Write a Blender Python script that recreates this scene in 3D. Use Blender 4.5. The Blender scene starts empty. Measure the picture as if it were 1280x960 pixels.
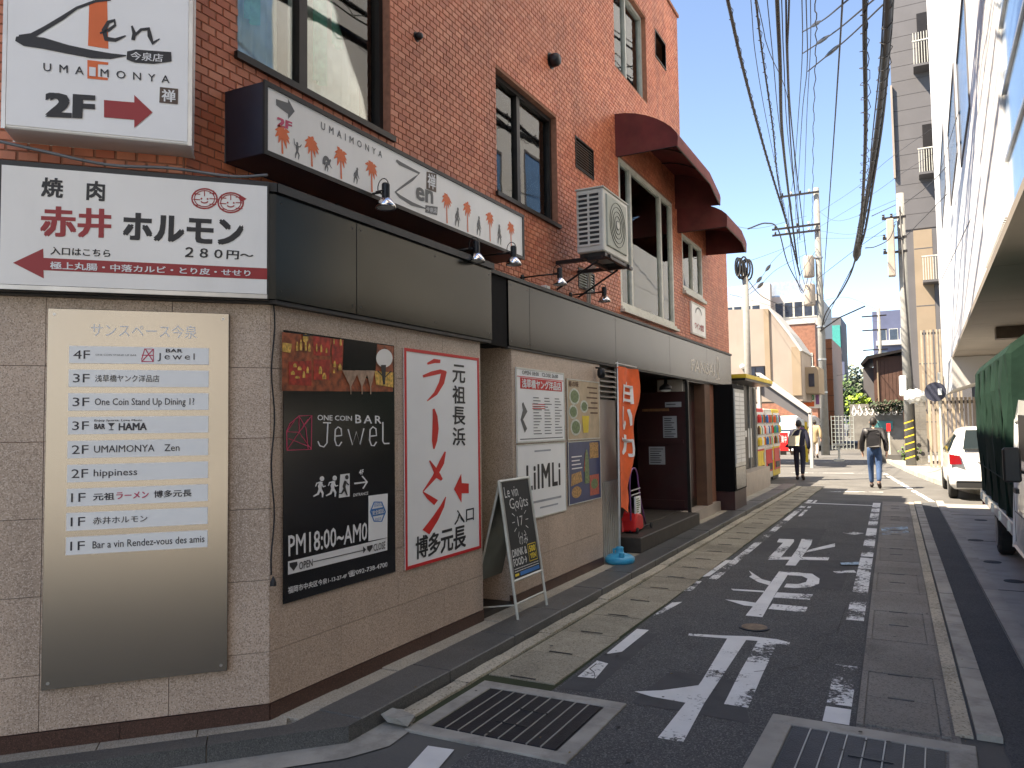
import bpy, bmesh, math, random
from mathutils import Matrix, Vector
from mathutils.geometry import tessellate_polygon
random.seed(11)
SC = bpy.context.scene
COL = SC.collection
R = math.radians
EYE = Vector((0, 0, 1.65))

# ------------------------------------------------------------------ camera
def cam_axes(yaw, p, r):
    cy, sy = math.cos(yaw), math.sin(yaw)
    f = Vector((-sy*math.cos(p), cy*math.cos(p), math.sin(p)))
    x = Vector((cy, sy, 0)); u = x.cross(f)
    cr, sr = math.cos(r), math.sin(r)
    return cr*x + sr*u, -sr*x + cr*u, f
CX, CU, CF = cam_axes(R(27.6), R(3.08), R(-.815))
cam_d = bpy.data.cameras.new('camera'); cam = bpy.data.objects.new('camera', cam_d); COL.objects.link(cam)
m = Matrix((CX, CU, -CF)).transposed().to_4x4(); m.translation = EYE
cam.matrix_world = m
cam_d.sensor_width = 36; cam_d.lens = 27.0; cam_d.clip_end = 2000; cam_d.clip_start = .05
SC.camera = cam

# ------------------------------------------------------------------ light
SUN_EL, SUN_DIR = 55.0, Vector((.82, .573))          # travel direction of the light over the ground
world = bpy.data.worlds.new('World'); SC.world = world; world.use_nodes = True
nt = world.node_tree; nt.nodes.clear()
sky = nt.nodes.new('ShaderNodeTexSky'); sky.sky_type = 'NISHITA'; sky.sun_disc = False
sky.sun_elevation = R(SUN_EL); sky.sun_rotation = math.atan2(-SUN_DIR.x, -SUN_DIR.y)
sky.air_density = .75; sky.dust_density = .1; sky.ozone_density = 3.5
bg = nt.nodes.new('ShaderNodeBackground'); bg.inputs[1].default_value = .112
wo = nt.nodes.new('ShaderNodeOutputWorld')
nt.links.new(sky.outputs[0], bg.inputs[0]); nt.links.new(bg.outputs[0], wo.inputs[0])
sd = bpy.data.lights.new('sun', 'SUN'); sd.energy = 5.0; sd.angle = R(.5); sd.color = (1, .95, .87)
so = bpy.data.objects.new('sun', sd); COL.objects.link(so)
ld = Vector((SUN_DIR.x*math.cos(R(SUN_EL)), SUN_DIR.y*math.cos(R(SUN_EL)), -math.sin(R(SUN_EL))))
so.rotation_euler = ld.to_track_quat('-Z', 'Y').to_euler()
SC.view_settings.view_transform = 'Standard'; SC.view_settings.look = 'None'
SC.view_settings.exposure = 1.87; SC.view_settings.gamma = 1
SC.view_settings.use_white_balance = True; SC.view_settings.white_balance_temperature = 7800; SC.view_settings.white_balance_tint = 12
SC.cycles.max_bounces = 10; SC.cycles.diffuse_bounces = 7
SC.cycles.use_denoising = True

# ------------------------------------------------------------------ helpers
def ray(px, py):
    return CX*((px-640)/960) - CU*((py-480)/960) + CF
def at(px, py, Y):
    d = ray(px, py); return EYE + d*(Y/d.y)
def gnd(px, py, z=0):
    d = ray(px, py); return EYE + d*((z-EYE.z)/d.z)
ORG = {}
def tag(o, label=None, cat=None, group=None, kind=None):
    for k, v in (('label', label), ('category', cat), ('group', group), ('kind', kind)):
        if v: o[k] = v
    return o
def root(name, loc, label, cat, group=None, kind=None):
    o = bpy.data.objects.new(name, None); COL.objects.link(o); o.location = loc
    o.empty_display_size = .1
    ORG[o.name] = Vector(loc); return tag(o, label, cat, group, kind)
def kids(o): return [c for c in bpy.data.objects if c.parent == o]
def dup(o, parent=None, loc=None, rz=None, label=None, _tree=None):
    if _tree is None:
        _tree = {}
        for c in bpy.data.objects:
            if c.parent: _tree.setdefault(c.parent.name, []).append(c)
    c = o.copy(); COL.objects.link(c)
    if parent: c.parent = parent
    for ch in _tree.get(o.name, []): dup(ch, c, _tree=_tree)
    if loc is not None: c.location = loc; ORG[c.name] = Vector(loc)
    if rz is not None: c.rotation_euler.z = rz
    if label: c['label'] = label
    return c
class MB:
    def __init__(s, T=None): s.v = []; s.f = []; s.T = T
    def add(s, vs, fs):
        b = len(s.v)
        s.v += [(s.T @ Vector(p)) if s.T else Vector(p) for p in vs]
        s.f += [tuple(i+b for i in f) for f in fs]; return s
    def box(s, x0, x1, y0, y1, z0, z1):
        return s.add([(x0,y0,z0),(x1,y0,z0),(x1,y1,z0),(x0,y1,z0),(x0,y0,z1),(x1,y0,z1),(x1,y1,z1),(x0,y1,z1)],
                     [(0,3,2,1),(4,5,6,7),(0,1,5,4),(1,2,6,5),(2,3,7,6),(3,0,4,7)])
    def tube(s, pts, r, n=8, cap=True):
        pts = [Vector(p) for p in pts]; rr = r if isinstance(r, (list, tuple)) else [r]*len(pts)
        vs = []; fs = []; ref = None
        for i, p in enumerate(pts):
            t = (pts[min(i+1, len(pts)-1)] - pts[max(i-1, 0)]).normalized()
            if ref is None:
                ref = Vector((0,0,1)) if abs(t.z) < .9 else Vector((1,0,0))
            a = (ref - t*ref.dot(t)); a = a.normalized() if a.length > 1e-6 else t.orthogonal().normalized()
            ref = a; b = t.cross(a)
            for k in range(n):
                w = 2*math.pi*k/n; vs.append(p + (a*math.cos(w) + b*math.sin(w))*rr[i])
        for i in range(len(pts)-1):
            for k in range(n):
                fs.append((i*n+k, i*n+(k+1) % n, (i+1)*n+(k+1) % n, (i+1)*n+k))
        if cap: fs += [tuple(range(n))[::-1], tuple((len(pts)-1)*n+k for k in range(n))]
        return s.add(vs, fs)
    def prism(s, poly, fr, d0, d1):
        """poly of (u,v); fr maps (u,v,d) to a point"""
        n = len(poly)
        vs = [fr(u, v, d0) for u, v in poly] + [fr(u, v, d1) for u, v in poly]
        fs = [(i, (i+1) % n, n+(i+1) % n, n+i) for i in range(n)]
        tri = tessellate_polygon([[Vector((u, v, 0)) for u, v in poly]])
        fs += [tuple(t) for t in tri] + [tuple(n+i for i in t) for t in tri]
        return s.add(vs, fs)
    def lathe(s, prof, n=16, c=(0,0,0)):
        vs = []; fs = []
        for r, z in prof:
            for k in range(n):
                w = 2*math.pi*k/n; vs.append((c[0]+r*math.cos(w), c[1]+r*math.sin(w), c[2]+z))
        for i in range(len(prof)-1):
            for k in range(n): fs.append((i*n+k, i*n+(k+1) % n, (i+1)*n+(k+1) % n, (i+1)*n+k))
        fs += [tuple(range(n))[::-1], tuple((len(prof)-1)*n+k for k in range(n))]
        return s.add(vs, fs)
    def build(s, name, mat, parent=None, smooth=False, bevel=0, kind=None, fix=True):
        o0 = ORG.get(parent.name, Vector()) if parent else Vector()
        me = bpy.data.meshes.new(name); me.from_pydata([tuple(p-o0) for p in s.v], [], s.f)
        if fix or bevel:
            bm = bmesh.new(); bm.from_mesh(me)
            if bevel:
                bmesh.ops.remove_doubles(bm, verts=bm.verts, dist=1e-5)
                bmesh.ops.bevel(bm, geom=bm.edges[:], offset=bevel, segments=1, affect='EDGES')
            if len(bm.faces) < 60000: bmesh.ops.recalc_face_normals(bm, faces=bm.faces)
            bm.to_mesh(me); bm.free()
        if isinstance(mat, str): mat = M[mat]
        me.materials.append(mat)
        if smooth:
            me.polygons.foreach_set('use_smooth', [True]*len(me.polygons))
        o = bpy.data.objects.new(name, me); COL.objects.link(o)
        if parent: o.parent = parent
        ORG[o.name] = o0
        if kind: o['kind'] = kind
        return o
def box(name, mat, parent, x0, x1, y0, y1, z0, z1, bevel=0, **k):
    return MB().box(x0, x1, y0, y1, z0, z1).build(name, mat, parent, bevel=bevel, **k)

# flat surfaces with their own u,v (u to the right, v up as one looks at the face)
class Surf:
    def __init__(s, o, u, n=None):
        s.o = Vector(o); s.u = Vector(u).normalized(); s.v = Vector((0,0,1)); s.n = s.u.cross(s.v) if n is None else Vector(n)
        if n is not None: s.v = s.n.cross(s.u)
    def pt(s, u, v, d=0): return s.o + s.u*u + s.v*v + s.n*d
    def px(s, x, y, d=0):
        r = ray(x, y); o = s.o + s.n*d; t = (o-EYE).dot(s.n)/r.dot(s.n); p = EYE + r*t - s.o
        return p.dot(s.u), p.dot(s.v)
TXT = {}
def glyphs(t, bold=0, sp=1.0):
    k = (t, bold, sp)
    if k not in TXT:
        c = bpy.data.curves.new('t', 'FONT'); c.body = t; c.resolution_u = 2; c.space_character = sp
        c.align_x = 'CENTER'; c.space_line = 1.15
        o = bpy.data.objects.new('t', c); COL.objects.link(o)
        dg = bpy.context.evaluated_depsgraph_get(); me = bpy.data.meshes.new_from_object(o.evaluated_get(dg))
        vs = [(p.co.x, p.co.y) for p in me.vertices]; fs = [tuple(p.vertices) for p in me.polygons]
        x0 = min(p[0] for p in vs); x1 = max(p[0] for p in vs); y0 = min(p[1] for p in vs); y1 = max(p[1] for p in vs)
        vs = [((x-x0)/max(x1-x0, 1e-6), (y-y0)/max(y1-y0, 1e-6)) for x, y in vs]
        if bold:      # heavier weight: the same outlines laid a little apart
            bx, by = bold/max(x1-x0, 1e-6), bold/max(y1-y0, 1e-6); V, Fc = [], []
            for i, (dx, dy) in enumerate(((0, 0), (1, .7), (-1, .7), (1, -.7), (-1, -.7))):
                b0 = len(V); V += [(min(max(x+dx*bx, -bx*.5), 1+bx*.5), min(max(y+dy*by, -by*.5), 1+by*.5)) for x, y in vs]; Fc += [tuple(j+b0 for j in f) for f in fs]
            TXT[k] = (V, Fc, len(vs))
        else: TXT[k] = (vs, fs, len(vs))
        bpy.data.objects.remove(o); bpy.data.curves.remove(c); bpy.data.meshes.remove(me)
    return TXT[k]
class G(MB):
    """flat print on a surface, each shape a hair above the last"""
    def __init__(s, S, off, conv=None, d=None):
        super().__init__(); s.S = S; s.off = off; s.k = 0; s.conv = conv; s.d = off if d is None else d
    def up(s): s.k += 1; return s.off + (s.k % 12)*.00012
    def c(s, p):
        if s.conv is None: return p
        ox, oy, q = s.conv; return s.S.px(ox+p[0]/q, oy+p[1]/q, s.d)
    def poly(s, pts):
        h = s.up(); pts = [s.c(p) for p in pts]
        tri = tessellate_polygon([[Vector((u, v, 0)) for u, v in pts]])
        s.add([s.S.pt(u, v, h) for u, v in pts], [tuple(t) for t in tri]); return s
    def rect(s, x0, y0, x1, y1): return s.poly([(x0,y0),(x1,y0),(x1,y1),(x0,y1)])
    def stroke(s, pts, w):
        """pts in px (conv) or uv, w width(s) in the same unit"""
        w = list(w) if isinstance(w, (list, tuple)) else [w]*len(pts)
        L = []; Rr = []
        for i, p in enumerate(pts):
            a = pts[max(i-1, 0)]; b = pts[min(i+1, len(pts)-1)]
            dx, dy = b[0]-a[0], b[1]-a[1]; q = math.hypot(dx, dy) or 1
            nx, ny = -dy/q*w[i]/2, dx/q*w[i]/2
            L.append((p[0]+nx, p[1]+ny)); Rr.append((p[0]-nx, p[1]-ny))
        h = s.up(); n = len(pts)
        s.add([s.S.pt(*s.c(p), h) for p in L+Rr], [(i, i+1, n+i+1, n+i) for i in range(n-1)]); return s
    def disc(s, cx, cy, rx, ry=None, n=20):
        ry = ry or rx
        return s.poly([(cx+rx*math.cos(2*math.pi*k/n), cy+ry*math.sin(2*math.pi*k/n)) for k in range(n)])
    def ring(s, cx, cy, rx, ry, w, n=20, a0=0, a1=360):
        return s.stroke([(cx+rx*math.cos(R(a0+(a1-a0)*k/n)), cy+ry*math.sin(R(a0+(a1-a0)*k/n))) for k in range(n+1)], w)
    def text(s, t, tl, tr, br, bl, bold=0, sp=1.0):
        """text stretched into the four-cornered box tl,tr,br,bl"""
        vs, fs, nn = glyphs(t, bold, sp); h = s.up()
        tl, tr, br, bl = [Vector(s.c(p)) for p in (tl, tr, br, bl)]
        out = []
        for i, (x, y) in enumerate(vs):
            p = (bl*(1-x)+br*x)*(1-y) + (tl*(1-x)+tr*x)*y
            out.append(s.S.pt(p.x, p.y, h + .00015*(i//nn)))
        s.add(out, fs); return s
    def tx(s, t, x0, y0, x1, y1, bold=0, sp=1.0):
        return s.text(t, (x0,y0), (x1,y0), (x1,y1), (x0,y1), bold, sp)
    def build(s, name, mat, parent=None, **k):
        return super().build(name, mat, parent, fix=False, **k)

# ------------------------------------------------------------------ materials
M = {}
def mk(name, col, rough=.6, metal=0, var=.12, scale=6, bump=0, bscale=40, spec=None, coat=0, dirt=0, dcol=(.05,.045,.04), dscale=1.3, streak=0, obj_rand=0, emit=None, detail=3):
    m = bpy.data.materials.new(name); m.use_nodes = True; n = m.node_tree.nodes; l = m.node_tree.links
    b = n['Principled BSDF']; b.inputs['Roughness'].default_value = rough; b.inputs['Metallic'].default_value = metal
    if spec is not None: b.inputs['Specular IOR Level'].default_value = spec
    if coat: b.inputs['Coat Weight'].default_value = coat; b.inputs['Coat Roughness'].default_value = .08
    geo = n.new('ShaderNodeNewGeometry')
    c4 = (*col, 1)
    nz = n.new('ShaderNodeTexNoise'); nz.inputs['Scale'].default_value = scale; nz.inputs['Detail'].default_value = detail
    l.new(geo.outputs['Position'], nz.inputs['Vector'])
    mr = n.new('ShaderNodeMapRange'); mr.inputs[1].default_value = .3; mr.inputs[2].default_value = .7
    mr.inputs[3].default_value = 1-var; mr.inputs[4].default_value = 1+var; l.new(nz.outputs[0], mr.inputs[0])
    mul = n.new('ShaderNodeVectorMath'); mul.operation = 'SCALE'; mul.inputs[0].default_value = col
    l.new(mr.outputs[0], mul.inputs['Scale']); cur = mul.outputs[0]
    if obj_rand:
        oi = n.new('ShaderNodeObjectInfo'); m2 = n.new('ShaderNodeMapRange'); m2.inputs[3].default_value = 1-obj_rand; m2.inputs[4].default_value = 1+obj_rand
        l.new(oi.outputs['Random'], m2.inputs[0]); s2 = n.new('ShaderNodeVectorMath'); s2.operation = 'SCALE'
        l.new(cur, s2.inputs[0]); l.new(m2.outputs[0], s2.inputs['Scale']); cur = s2.outputs[0]
    if dirt:
        dn = n.new('ShaderNodeTexNoise'); dn.inputs['Scale'].default_value = dscale; dn.inputs['Detail'].default_value = 8; dn.inputs['Roughness'].default_value = .68
        if streak:
            mp = n.new('ShaderNodeMapping'); mp.inputs['Scale'].default_value = (1, 1, streak); l.new(geo.outputs['Position'], mp.inputs[0]); l.new(mp.outputs[0], dn.inputs['Vector'])
        else: l.new(geo.outputs['Position'], dn.inputs['Vector'])
        dm = n.new('ShaderNodeMapRange'); dm.inputs[1].default_value = .48; dm.inputs[2].default_value = .72; dm.inputs[4].default_value = dirt
        l.new(dn.outputs[0], dm.inputs[0]); mx = n.new('ShaderNodeMix'); mx.data_type = 'RGBA'
        l.new(dm.outputs[0], mx.inputs[0]); l.new(cur, mx.inputs[6]); mx.inputs[7].default_value = (*dcol, 1); cur = mx.outputs[2]
        rm = n.new('ShaderNodeMapRange'); rm.inputs[3].default_value = rough; rm.inputs[4].default_value = min(1, rough+.2)
        l.new(dm.outputs[0], rm.inputs[0]); l.new(rm.outputs[0], b.inputs['Roughness'])
    l.new(cur, b.inputs['Base Color'])
    if emit: b.inputs['Emission Color'].default_value = (*col, 1); b.inputs['Emission Strength'].default_value = emit
    if bump:
        bn = n.new('ShaderNodeTexNoise'); bn.inputs['Scale'].default_value = bscale; bn.inputs['Detail'].default_value = 4
        l.new(geo.outputs['Position'], bn.inputs['Vector']); bp = n.new('ShaderNodeBump'); bp.inputs['Strength'].default_value = bump; bp.inputs['Distance'].default_value = .01
        l.new(bn.outputs[0], bp.inputs['Height']); l.new(bp.outputs[0], b.inputs['Normal'])
    M[name] = m; return m
def speckle(name, col, c2, c3, scale=260, rough=.35, bump=.05, dirt=.35, obj_rand=.06, spec=.4):
    mk(name, col, rough, 0, .1, 2.5, bump, 300, spec, dirt=dirt, dscale=1.1, streak=.35, obj_rand=obj_rand, dcol=tuple(c*.45 for c in col))
    m = M[name]; n = m.node_tree.nodes; l = m.node_tree.links; b = n['Principled BSDF']
    src = b.inputs['Base Color'].links[0].from_socket; geo = [x for x in n if x.type == 'NEW_GEOMETRY'][0]
    vo = n.new('ShaderNodeTexVoronoi'); vo.inputs['Scale'].default_value = scale; l.new(geo.outputs['Position'], vo.inputs['Vector'])
    sx = n.new('ShaderNodeSeparateColor'); l.new(vo.outputs['Color'], sx.inputs[0])
    for ch, lo, cc in (('Red', .72, c2), ('Green', .76, c3)):
        mr = n.new('ShaderNodeMapRange'); mr.inputs[1].default_value = lo; mr.inputs[2].default_value = lo+.08; mr.inputs[4].default_value = .6
        l.new(sx.outputs[ch], mr.inputs[0]); mx = n.new('ShaderNodeMix'); mx.data_type = 'RGBA'; l.new(mr.outputs[0], mx.inputs[0])
        l.new(src, mx.inputs[6]); mx.inputs[7].default_value = (*cc, 1); src = mx.outputs[2]
    l.new(src, b.inputs['Base Color'])
def tilemat(name, cols, rough=.45):
    m = bpy.data.materials.new(name); m.use_nodes = True; n = m.node_tree.nodes; l = m.node_tree.links; b = n['Principled BSDF']
    b.inputs['Roughness'].default_value = rough; b.inputs['Specular IOR Level'].default_value = .35
    geo = n.new('ShaderNodeNewGeometry'); oi = n.new('ShaderNodeObjectInfo'); ad = n.new('ShaderNodeMath'); ad.operation = 'ADD'
    l.new(geo.outputs['Random Per Island'], ad.inputs[0]); l.new(oi.outputs['Random'], ad.inputs[1])
    fr = n.new('ShaderNodeMath'); fr.operation = 'FRACT'; l.new(ad.outputs[0], fr.inputs[0])
    cr = n.new('ShaderNodeValToRGB'); e = cr.color_ramp.elements
    while len(e) < len(cols): e.new(.5)
    for i, c in enumerate(cols): e[i].position = i/(len(cols)-1); e[i].color = (*c, 1)
    l.new(fr.outputs[0], cr.inputs[0])
    nz = n.new('ShaderNodeTexNoise'); nz.inputs['Scale'].default_value = .9; nz.inputs['Detail'].default_value = 5; l.new(geo.outputs['Position'], nz.inputs['Vector'])
    mr = n.new('ShaderNodeMapRange'); mr.inputs[1].default_value = .3; mr.inputs[2].default_value = .7; mr.inputs[3].default_value = .82; mr.inputs[4].default_value = 1.16
    l.new(nz.outputs[0], mr.inputs[0]); sc = n.new('ShaderNodeVectorMath'); sc.operation = 'SCALE'; l.new(cr.outputs[0], sc.inputs[0]); l.new(mr.outputs[0], sc.inputs['Scale'])
    mp = n.new('ShaderNodeMapping'); mp.inputs['Scale'].default_value = (2.2, 2.2, .35); l.new(geo.outputs['Position'], mp.inputs[0])
    dn = n.new('ShaderNodeTexNoise'); dn.inputs['Scale'].default_value = 1.0; dn.inputs['Detail'].default_value = 7; dn.inputs['Roughness'].default_value = .7; l.new(mp.outputs[0], dn.inputs['Vector'])
    dm = n.new('ShaderNodeMapRange'); dm.inputs[1].default_value = .5; dm.inputs[2].default_value = .72; dm.inputs[4].default_value = .55; l.new(dn.outputs[0], dm.inputs[0])
    dx = n.new('ShaderNodeMix'); dx.data_type = 'RGBA'; l.new(dm.outputs[0], dx.inputs[0]); l.new(sc.outputs[0], dx.inputs[6]); dx.inputs[7].default_value = (.24, .085, .05, 1)
    l.new(dx.outputs[2], b.inputs['Base Color'])
    bn = n.new('ShaderNodeTexNoise'); bn.inputs['Scale'].default_value = 90; l.new(geo.outputs['Position'], bn.inputs['Vector'])
    bp = n.new('ShaderNodeBump'); bp.inputs['Strength'].default_value = .25; bp.inputs['Distance'].default_value = .005; l.new(bn.outputs[0], bp.inputs['Height']); l.new(bp.outputs[0], b.inputs['Normal'])
    M[name] = m
def glassmat(name, tint=(.9,.93,.92), alpha=.2, rough=.015):
    m = bpy.data.materials.new(name); m.use_nodes = True; n = m.node_tree.nodes; l = m.node_tree.links
    for x in list(n):
        if x.type == 'BSDF_PRINCIPLED': n.remove(x)
    gl = n.new('ShaderNodeBsdfGlossy'); gl.inputs['Color'].default_value = (.95, .97, .97, 1); gl.inputs['Roughness'].default_value = rough
    tr = n.new('ShaderNodeBsdfTransparent'); tr.inputs[0].default_value = (*tint, 1); mx = n.new('ShaderNodeMixShader'); fr = n.new('ShaderNodeLayerWeight'); fr.inputs[0].default_value = .18
    geo = n.new('ShaderNodeNewGeometry'); nz = n.new('ShaderNodeTexNoise'); nz.inputs['Scale'].default_value = 1.3; l.new(geo.outputs['Position'], nz.inputs['Vector'])
    bp = n.new('ShaderNodeBump'); bp.inputs['Strength'].default_value = .06; bp.inputs['Distance'].default_value = .02; l.new(nz.outputs[0], bp.inputs['Height']); l.new(bp.outputs[0], gl.inputs['Normal'])
    mr = n.new('ShaderNodeMapRange'); mr.inputs[3].default_value = alpha; mr.inputs[4].default_value = 1; l.new(fr.outputs['Fresnel'], mr.inputs[0])
    l.new(mr.outputs[0], mx.inputs[0]); l.new(tr.outputs[0], mx.inputs[1]); l.new(gl.outputs[0], mx.inputs[2]); l.new(mx.outputs[0], n['Material Output'].inputs[0])
    M[name] = m
def wornpaint(name, col=(.72,.72,.7), wear=.5, scale=9):
    mk(name, col, .6, 0, .08, 5, .2, 90); m = M[name]; n = m.node_tree.nodes; l = m.node_tree.links
    geo = [x for x in n if x.type == 'NEW_GEOMETRY'][0]
    a = n.new('ShaderNodeTexNoise'); a.inputs['Scale'].default_value = scale; a.inputs['Detail'].default_value = 10; a.inputs['Roughness'].default_value = .75; l.new(geo.outputs['Position'], a.inputs['Vector'])
    c = n.new('ShaderNodeTexNoise'); c.inputs['Scale'].default_value = 1.7; l.new(geo.outputs['Position'], c.inputs['Vector'])
    ad = n.new('ShaderNodeMath'); ad.operation = 'ADD'; l.new(a.outputs[0], ad.inputs[0]); l.new(c.outputs[0], ad.inputs[1])
    mr = n.new('ShaderNodeMapRange'); t = 1.32-.5*wear; mr.inputs[1].default_value = t-.03; mr.inputs[2].default_value = t+.05; l.new(ad.outputs[0], mr.inputs[0])
    tr = n.new('ShaderNodeBsdfTransparent'); mx = n.new('ShaderNodeMixShader'); l.new(mr.outputs[0], mx.inputs[0])
    l.new(n['Principled BSDF'].outputs[0], mx.inputs[1]); l.new(tr.outputs[0], mx.inputs[2]); l.new(mx.outputs[0], n['Material Output'].inputs[0])

tilemat('brick', [(.55,.165,.085), (.62,.215,.12), (.50,.14,.075), (.66,.25,.145), (.58,.19,.10), (.43,.12,.065)])
mk('mortar', (.30,.135,.085), .9, var=.2, scale=20)
speckle('granite', (.53,.40,.31), (.20,.14,.10), (.74,.62,.52), 190, bump=.12, dirt=.5)
speckle('plinth', (.085,.045,.034), (.03,.02,.016), (.17,.09,.07), 230, .3, dirt=.3)
speckle('kerb_stone', (.095,.097,.095), (.035,.035,.036), (.19,.19,.18), 260, .42, dirt=.5)
speckle('paver', (.40,.36,.29), (.2,.18,.15), (.55,.5,.43), 200, .8, .2, dirt=.6)
mk('fascia', (.042,.043,.040), .20, .9, .12, 1.2, .10, 1.6, dirt=.06, dcol=(.05,.05,.05), dscale=1.2, streak=.5)
mk('fascia_cap', (.035,.035,.035), .5, .3)
mk('steel', (.43,.40,.355), .26, 1, .04, 1.2)
mk('steel_dull', (.5,.5,.49), .38, .9)
mk('sign_white', (.86,.84,.80), .32, 0, .04, 2, dirt=.3, dcol=(.62,.6,.54), dscale=2.2, streak=.25)
mk('paper_white', (.86,.86,.85), .4, 0, .03, 3)
mk('frosted', (.86,.87,.86), .35, 0, .03, 3)
mk('ink', (.018,.018,.02), .5); mk('grey_ink', (.12,.12,.12), .5); mk('pale_ink', (.35,.37,.4), .5)
mk('red', (.62,.018,.02), .45, var=.05); mk('dark_red', (.35,.02,.025), .45, var=.05); mk('brush_red', (.66,.02,.015), .45)
mk('orange', (.78,.15,.035), .5, var=.05); mk('pink_red', (.55,.05,.12), .5); mk('green_ink', (.03,.12,.08), .5)
mk('white_ink', (.78,.78,.78), .45, var=.03); mk('poster_black', (.012,.012,.013), .22, 0, .2, 3, spec=.5)
mk('black_metal', (.02,.02,.022), .42, .4); mk('sign_navy', (.018,.02,.035), .4); mk('rubber', (.02,.02,.02), .8)
mk('cable', (.018,.018,.02), .65); mk('grey_cable', (.16,.17,.18), .6)
mk('frame_dark', (.03,.026,.024), .4, .5); mk('frame_white', (.62,.62,.55), .5, 0, .1, 9, dirt=.4, dcol=(.3,.28,.22), dscale=3)
mk('frame_green', (.42,.45,.42), .45, .3)
mk('curtain', (.80,.82,.74), .85, 0, .15, 8); mk('curtain_green', (.25,.66,.47), .8, 0, .3, 14); mk('curtain_red', (.30,.03,.05), .85)
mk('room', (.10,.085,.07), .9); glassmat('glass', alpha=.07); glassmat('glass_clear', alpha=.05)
mk('awning', (.12,.019,.017), .72, 0, .22, 5, .15, 250, dirt=.4, dcol=(.20,.07,.05), dscale=2.4); mk('awning_top', (.15,.022,.019), .7, 0, .25, 4, .15, 250)
mk('ac_white', (.62,.60,.54), .5, 0, .06, 6, dirt=.35, dcol=(.35,.32,.26)); mk('ac_dark', (.03,.03,.03), .6); mk('ac_grille', (.36,.37,.31), .5)
mk('chrome', (.8,.8,.82), .12, 1); mk('lamp_glass', (.85,.85,.8), .1)
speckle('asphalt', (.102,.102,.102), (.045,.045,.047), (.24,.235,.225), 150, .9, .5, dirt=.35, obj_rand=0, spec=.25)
speckle('asphalt_dark', (.072,.077,.085), (.03,.032,.036), (.11,.115,.12), 150, .9, .5, dirt=.2, obj_rand=0, spec=.25)
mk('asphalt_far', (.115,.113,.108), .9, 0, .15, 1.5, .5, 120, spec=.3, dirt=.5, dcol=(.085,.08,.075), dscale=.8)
mk('concrete', (.36,.34,.30), .85, 0, .18, 3, .35, 80, dirt=.75, dcol=(.14,.13,.11), dscale=3.2)
speckle('gutter', (.58,.52,.41), (.22,.19,.13), (.68,.62,.50), 90, .9, .8, dirt=.9, obj_rand=.12)
speckle('slab', (.38,.34,.26), (.15,.13,.095), (.44,.40,.31), 120, .9, .6, dirt=.85, obj_rand=.16)
speckle('slab_grey', (.27,.25,.225), (.11,.10,.09), (.31,.29,.26), 130, .9, .6, dirt=.7, obj_rand=.12)
mk('paving_light', (.33,.31,.28), .8, 0, .12, 2, .3, 80, dirt=.6, dcol=(.14,.135,.13), dscale=1.6)
mk('grate', (.028,.03,.038), .5, .6, .2, 12, .3, 120); mk('grate_line', (.42,.41,.38), .5, .4)
mk('manhole', (.22,.15,.09), .6, .3, .3, 20, .5, 90)
wornpaint('road_paint', wear=.42, scale=26); wornpaint('worn_paint', wear=.68, scale=24); wornpaint('blue_paint', (.35,.5,.62), .6, 24)
mk('moss', (.03,.04,.015), .9)
mk('door_red', (.042,.009,.009), .4, dirt=.3); mk('door_dark', (.02,.014,.012), .4); mk('wood', (.25,.12,.05), .6, 0, .25, 14); mk('brown_wall', (.13,.062,.035), .6, 0, .2, 5)
mk('step', (.045,.038,.032), .6, 0, .2, 8, .2, 60); mk('black_panel', (.006,.006,.007), .7, spec=.1)
mk('louver', (.55,.52,.46), .4, .5); mk('pale_tile', (.42,.36,.31), .4, 0, .1, 4)
mk('flag', (.85,.13,.03), .7, 0, .12, 9); mk('water_blue', (.02,.33,.55), .35, 0, .08, 4); mk('pole_white', (.7,.7,.68), .4)
mk('board', (.02,.022,.024), .6); mk('yellow', (.75,.55,.05), .5); mk('chalk', (.6,.6,.58), .8, var=.4, scale=60)
mk('tan_paper', (.50,.38,.25), .5, 0, .15, 9); mk('navy_paper', (.035,.05,.14), .4, 0, .1, 9); mk('food_green', (.16,.22,.10), .5, 0, .4, 40); mk('food_warm', (.45,.25,.09), .5, 0, .5, 50); mk('skin_red', (.5,.12,.08), .5, 0, .3, 40)
mk('mosaic', (.30,.42,.30), .4, 0, .35, 25); mk('mosaic_pale', (.55,.58,.50), .4, 0, .3, 35); mk('grass_metal', (.20,.22,.19), .3, .6)
mk('bar_warm', (.30,.07,.025), .4, 0, .6, 26); mk('bar_red', (.42,.035,.02), .4, 0, .5, 30); mk('bar_gold', (.70,.42,.09), .4, 0, .5, 50); mk('bar_glass', (.42,.28,.2), .3, 0, .3, 30)
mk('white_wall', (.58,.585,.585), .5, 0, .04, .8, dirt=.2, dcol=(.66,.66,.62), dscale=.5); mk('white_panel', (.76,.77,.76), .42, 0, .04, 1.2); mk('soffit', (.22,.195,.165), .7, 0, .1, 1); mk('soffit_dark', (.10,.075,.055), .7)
mk('blue_glass', (.16,.30,.50), .10, .35); mk('corrugated', (.50,.58,.68), .22, .5); mk('brown_metal', (.10,.07,.055), .5, .4)
mk('grey_siding', (.115,.113,.12), .7, 0, .08, 1); mk('grey_line', (.10,.10,.105), .7); mk('beige', (.34,.29,.25), .75, 0, .08, .8, dirt=.35, dcol=(.24,.2,.17), dscale=.8, streak=.3); mk('beige_warm', (.30,.235,.165), .75, 0, .08, 1, dirt=.3, dcol=(.28,.2,.14)); mk('pale_wall', (.46,.455,.44), .7, 0, .06, 1)
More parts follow.
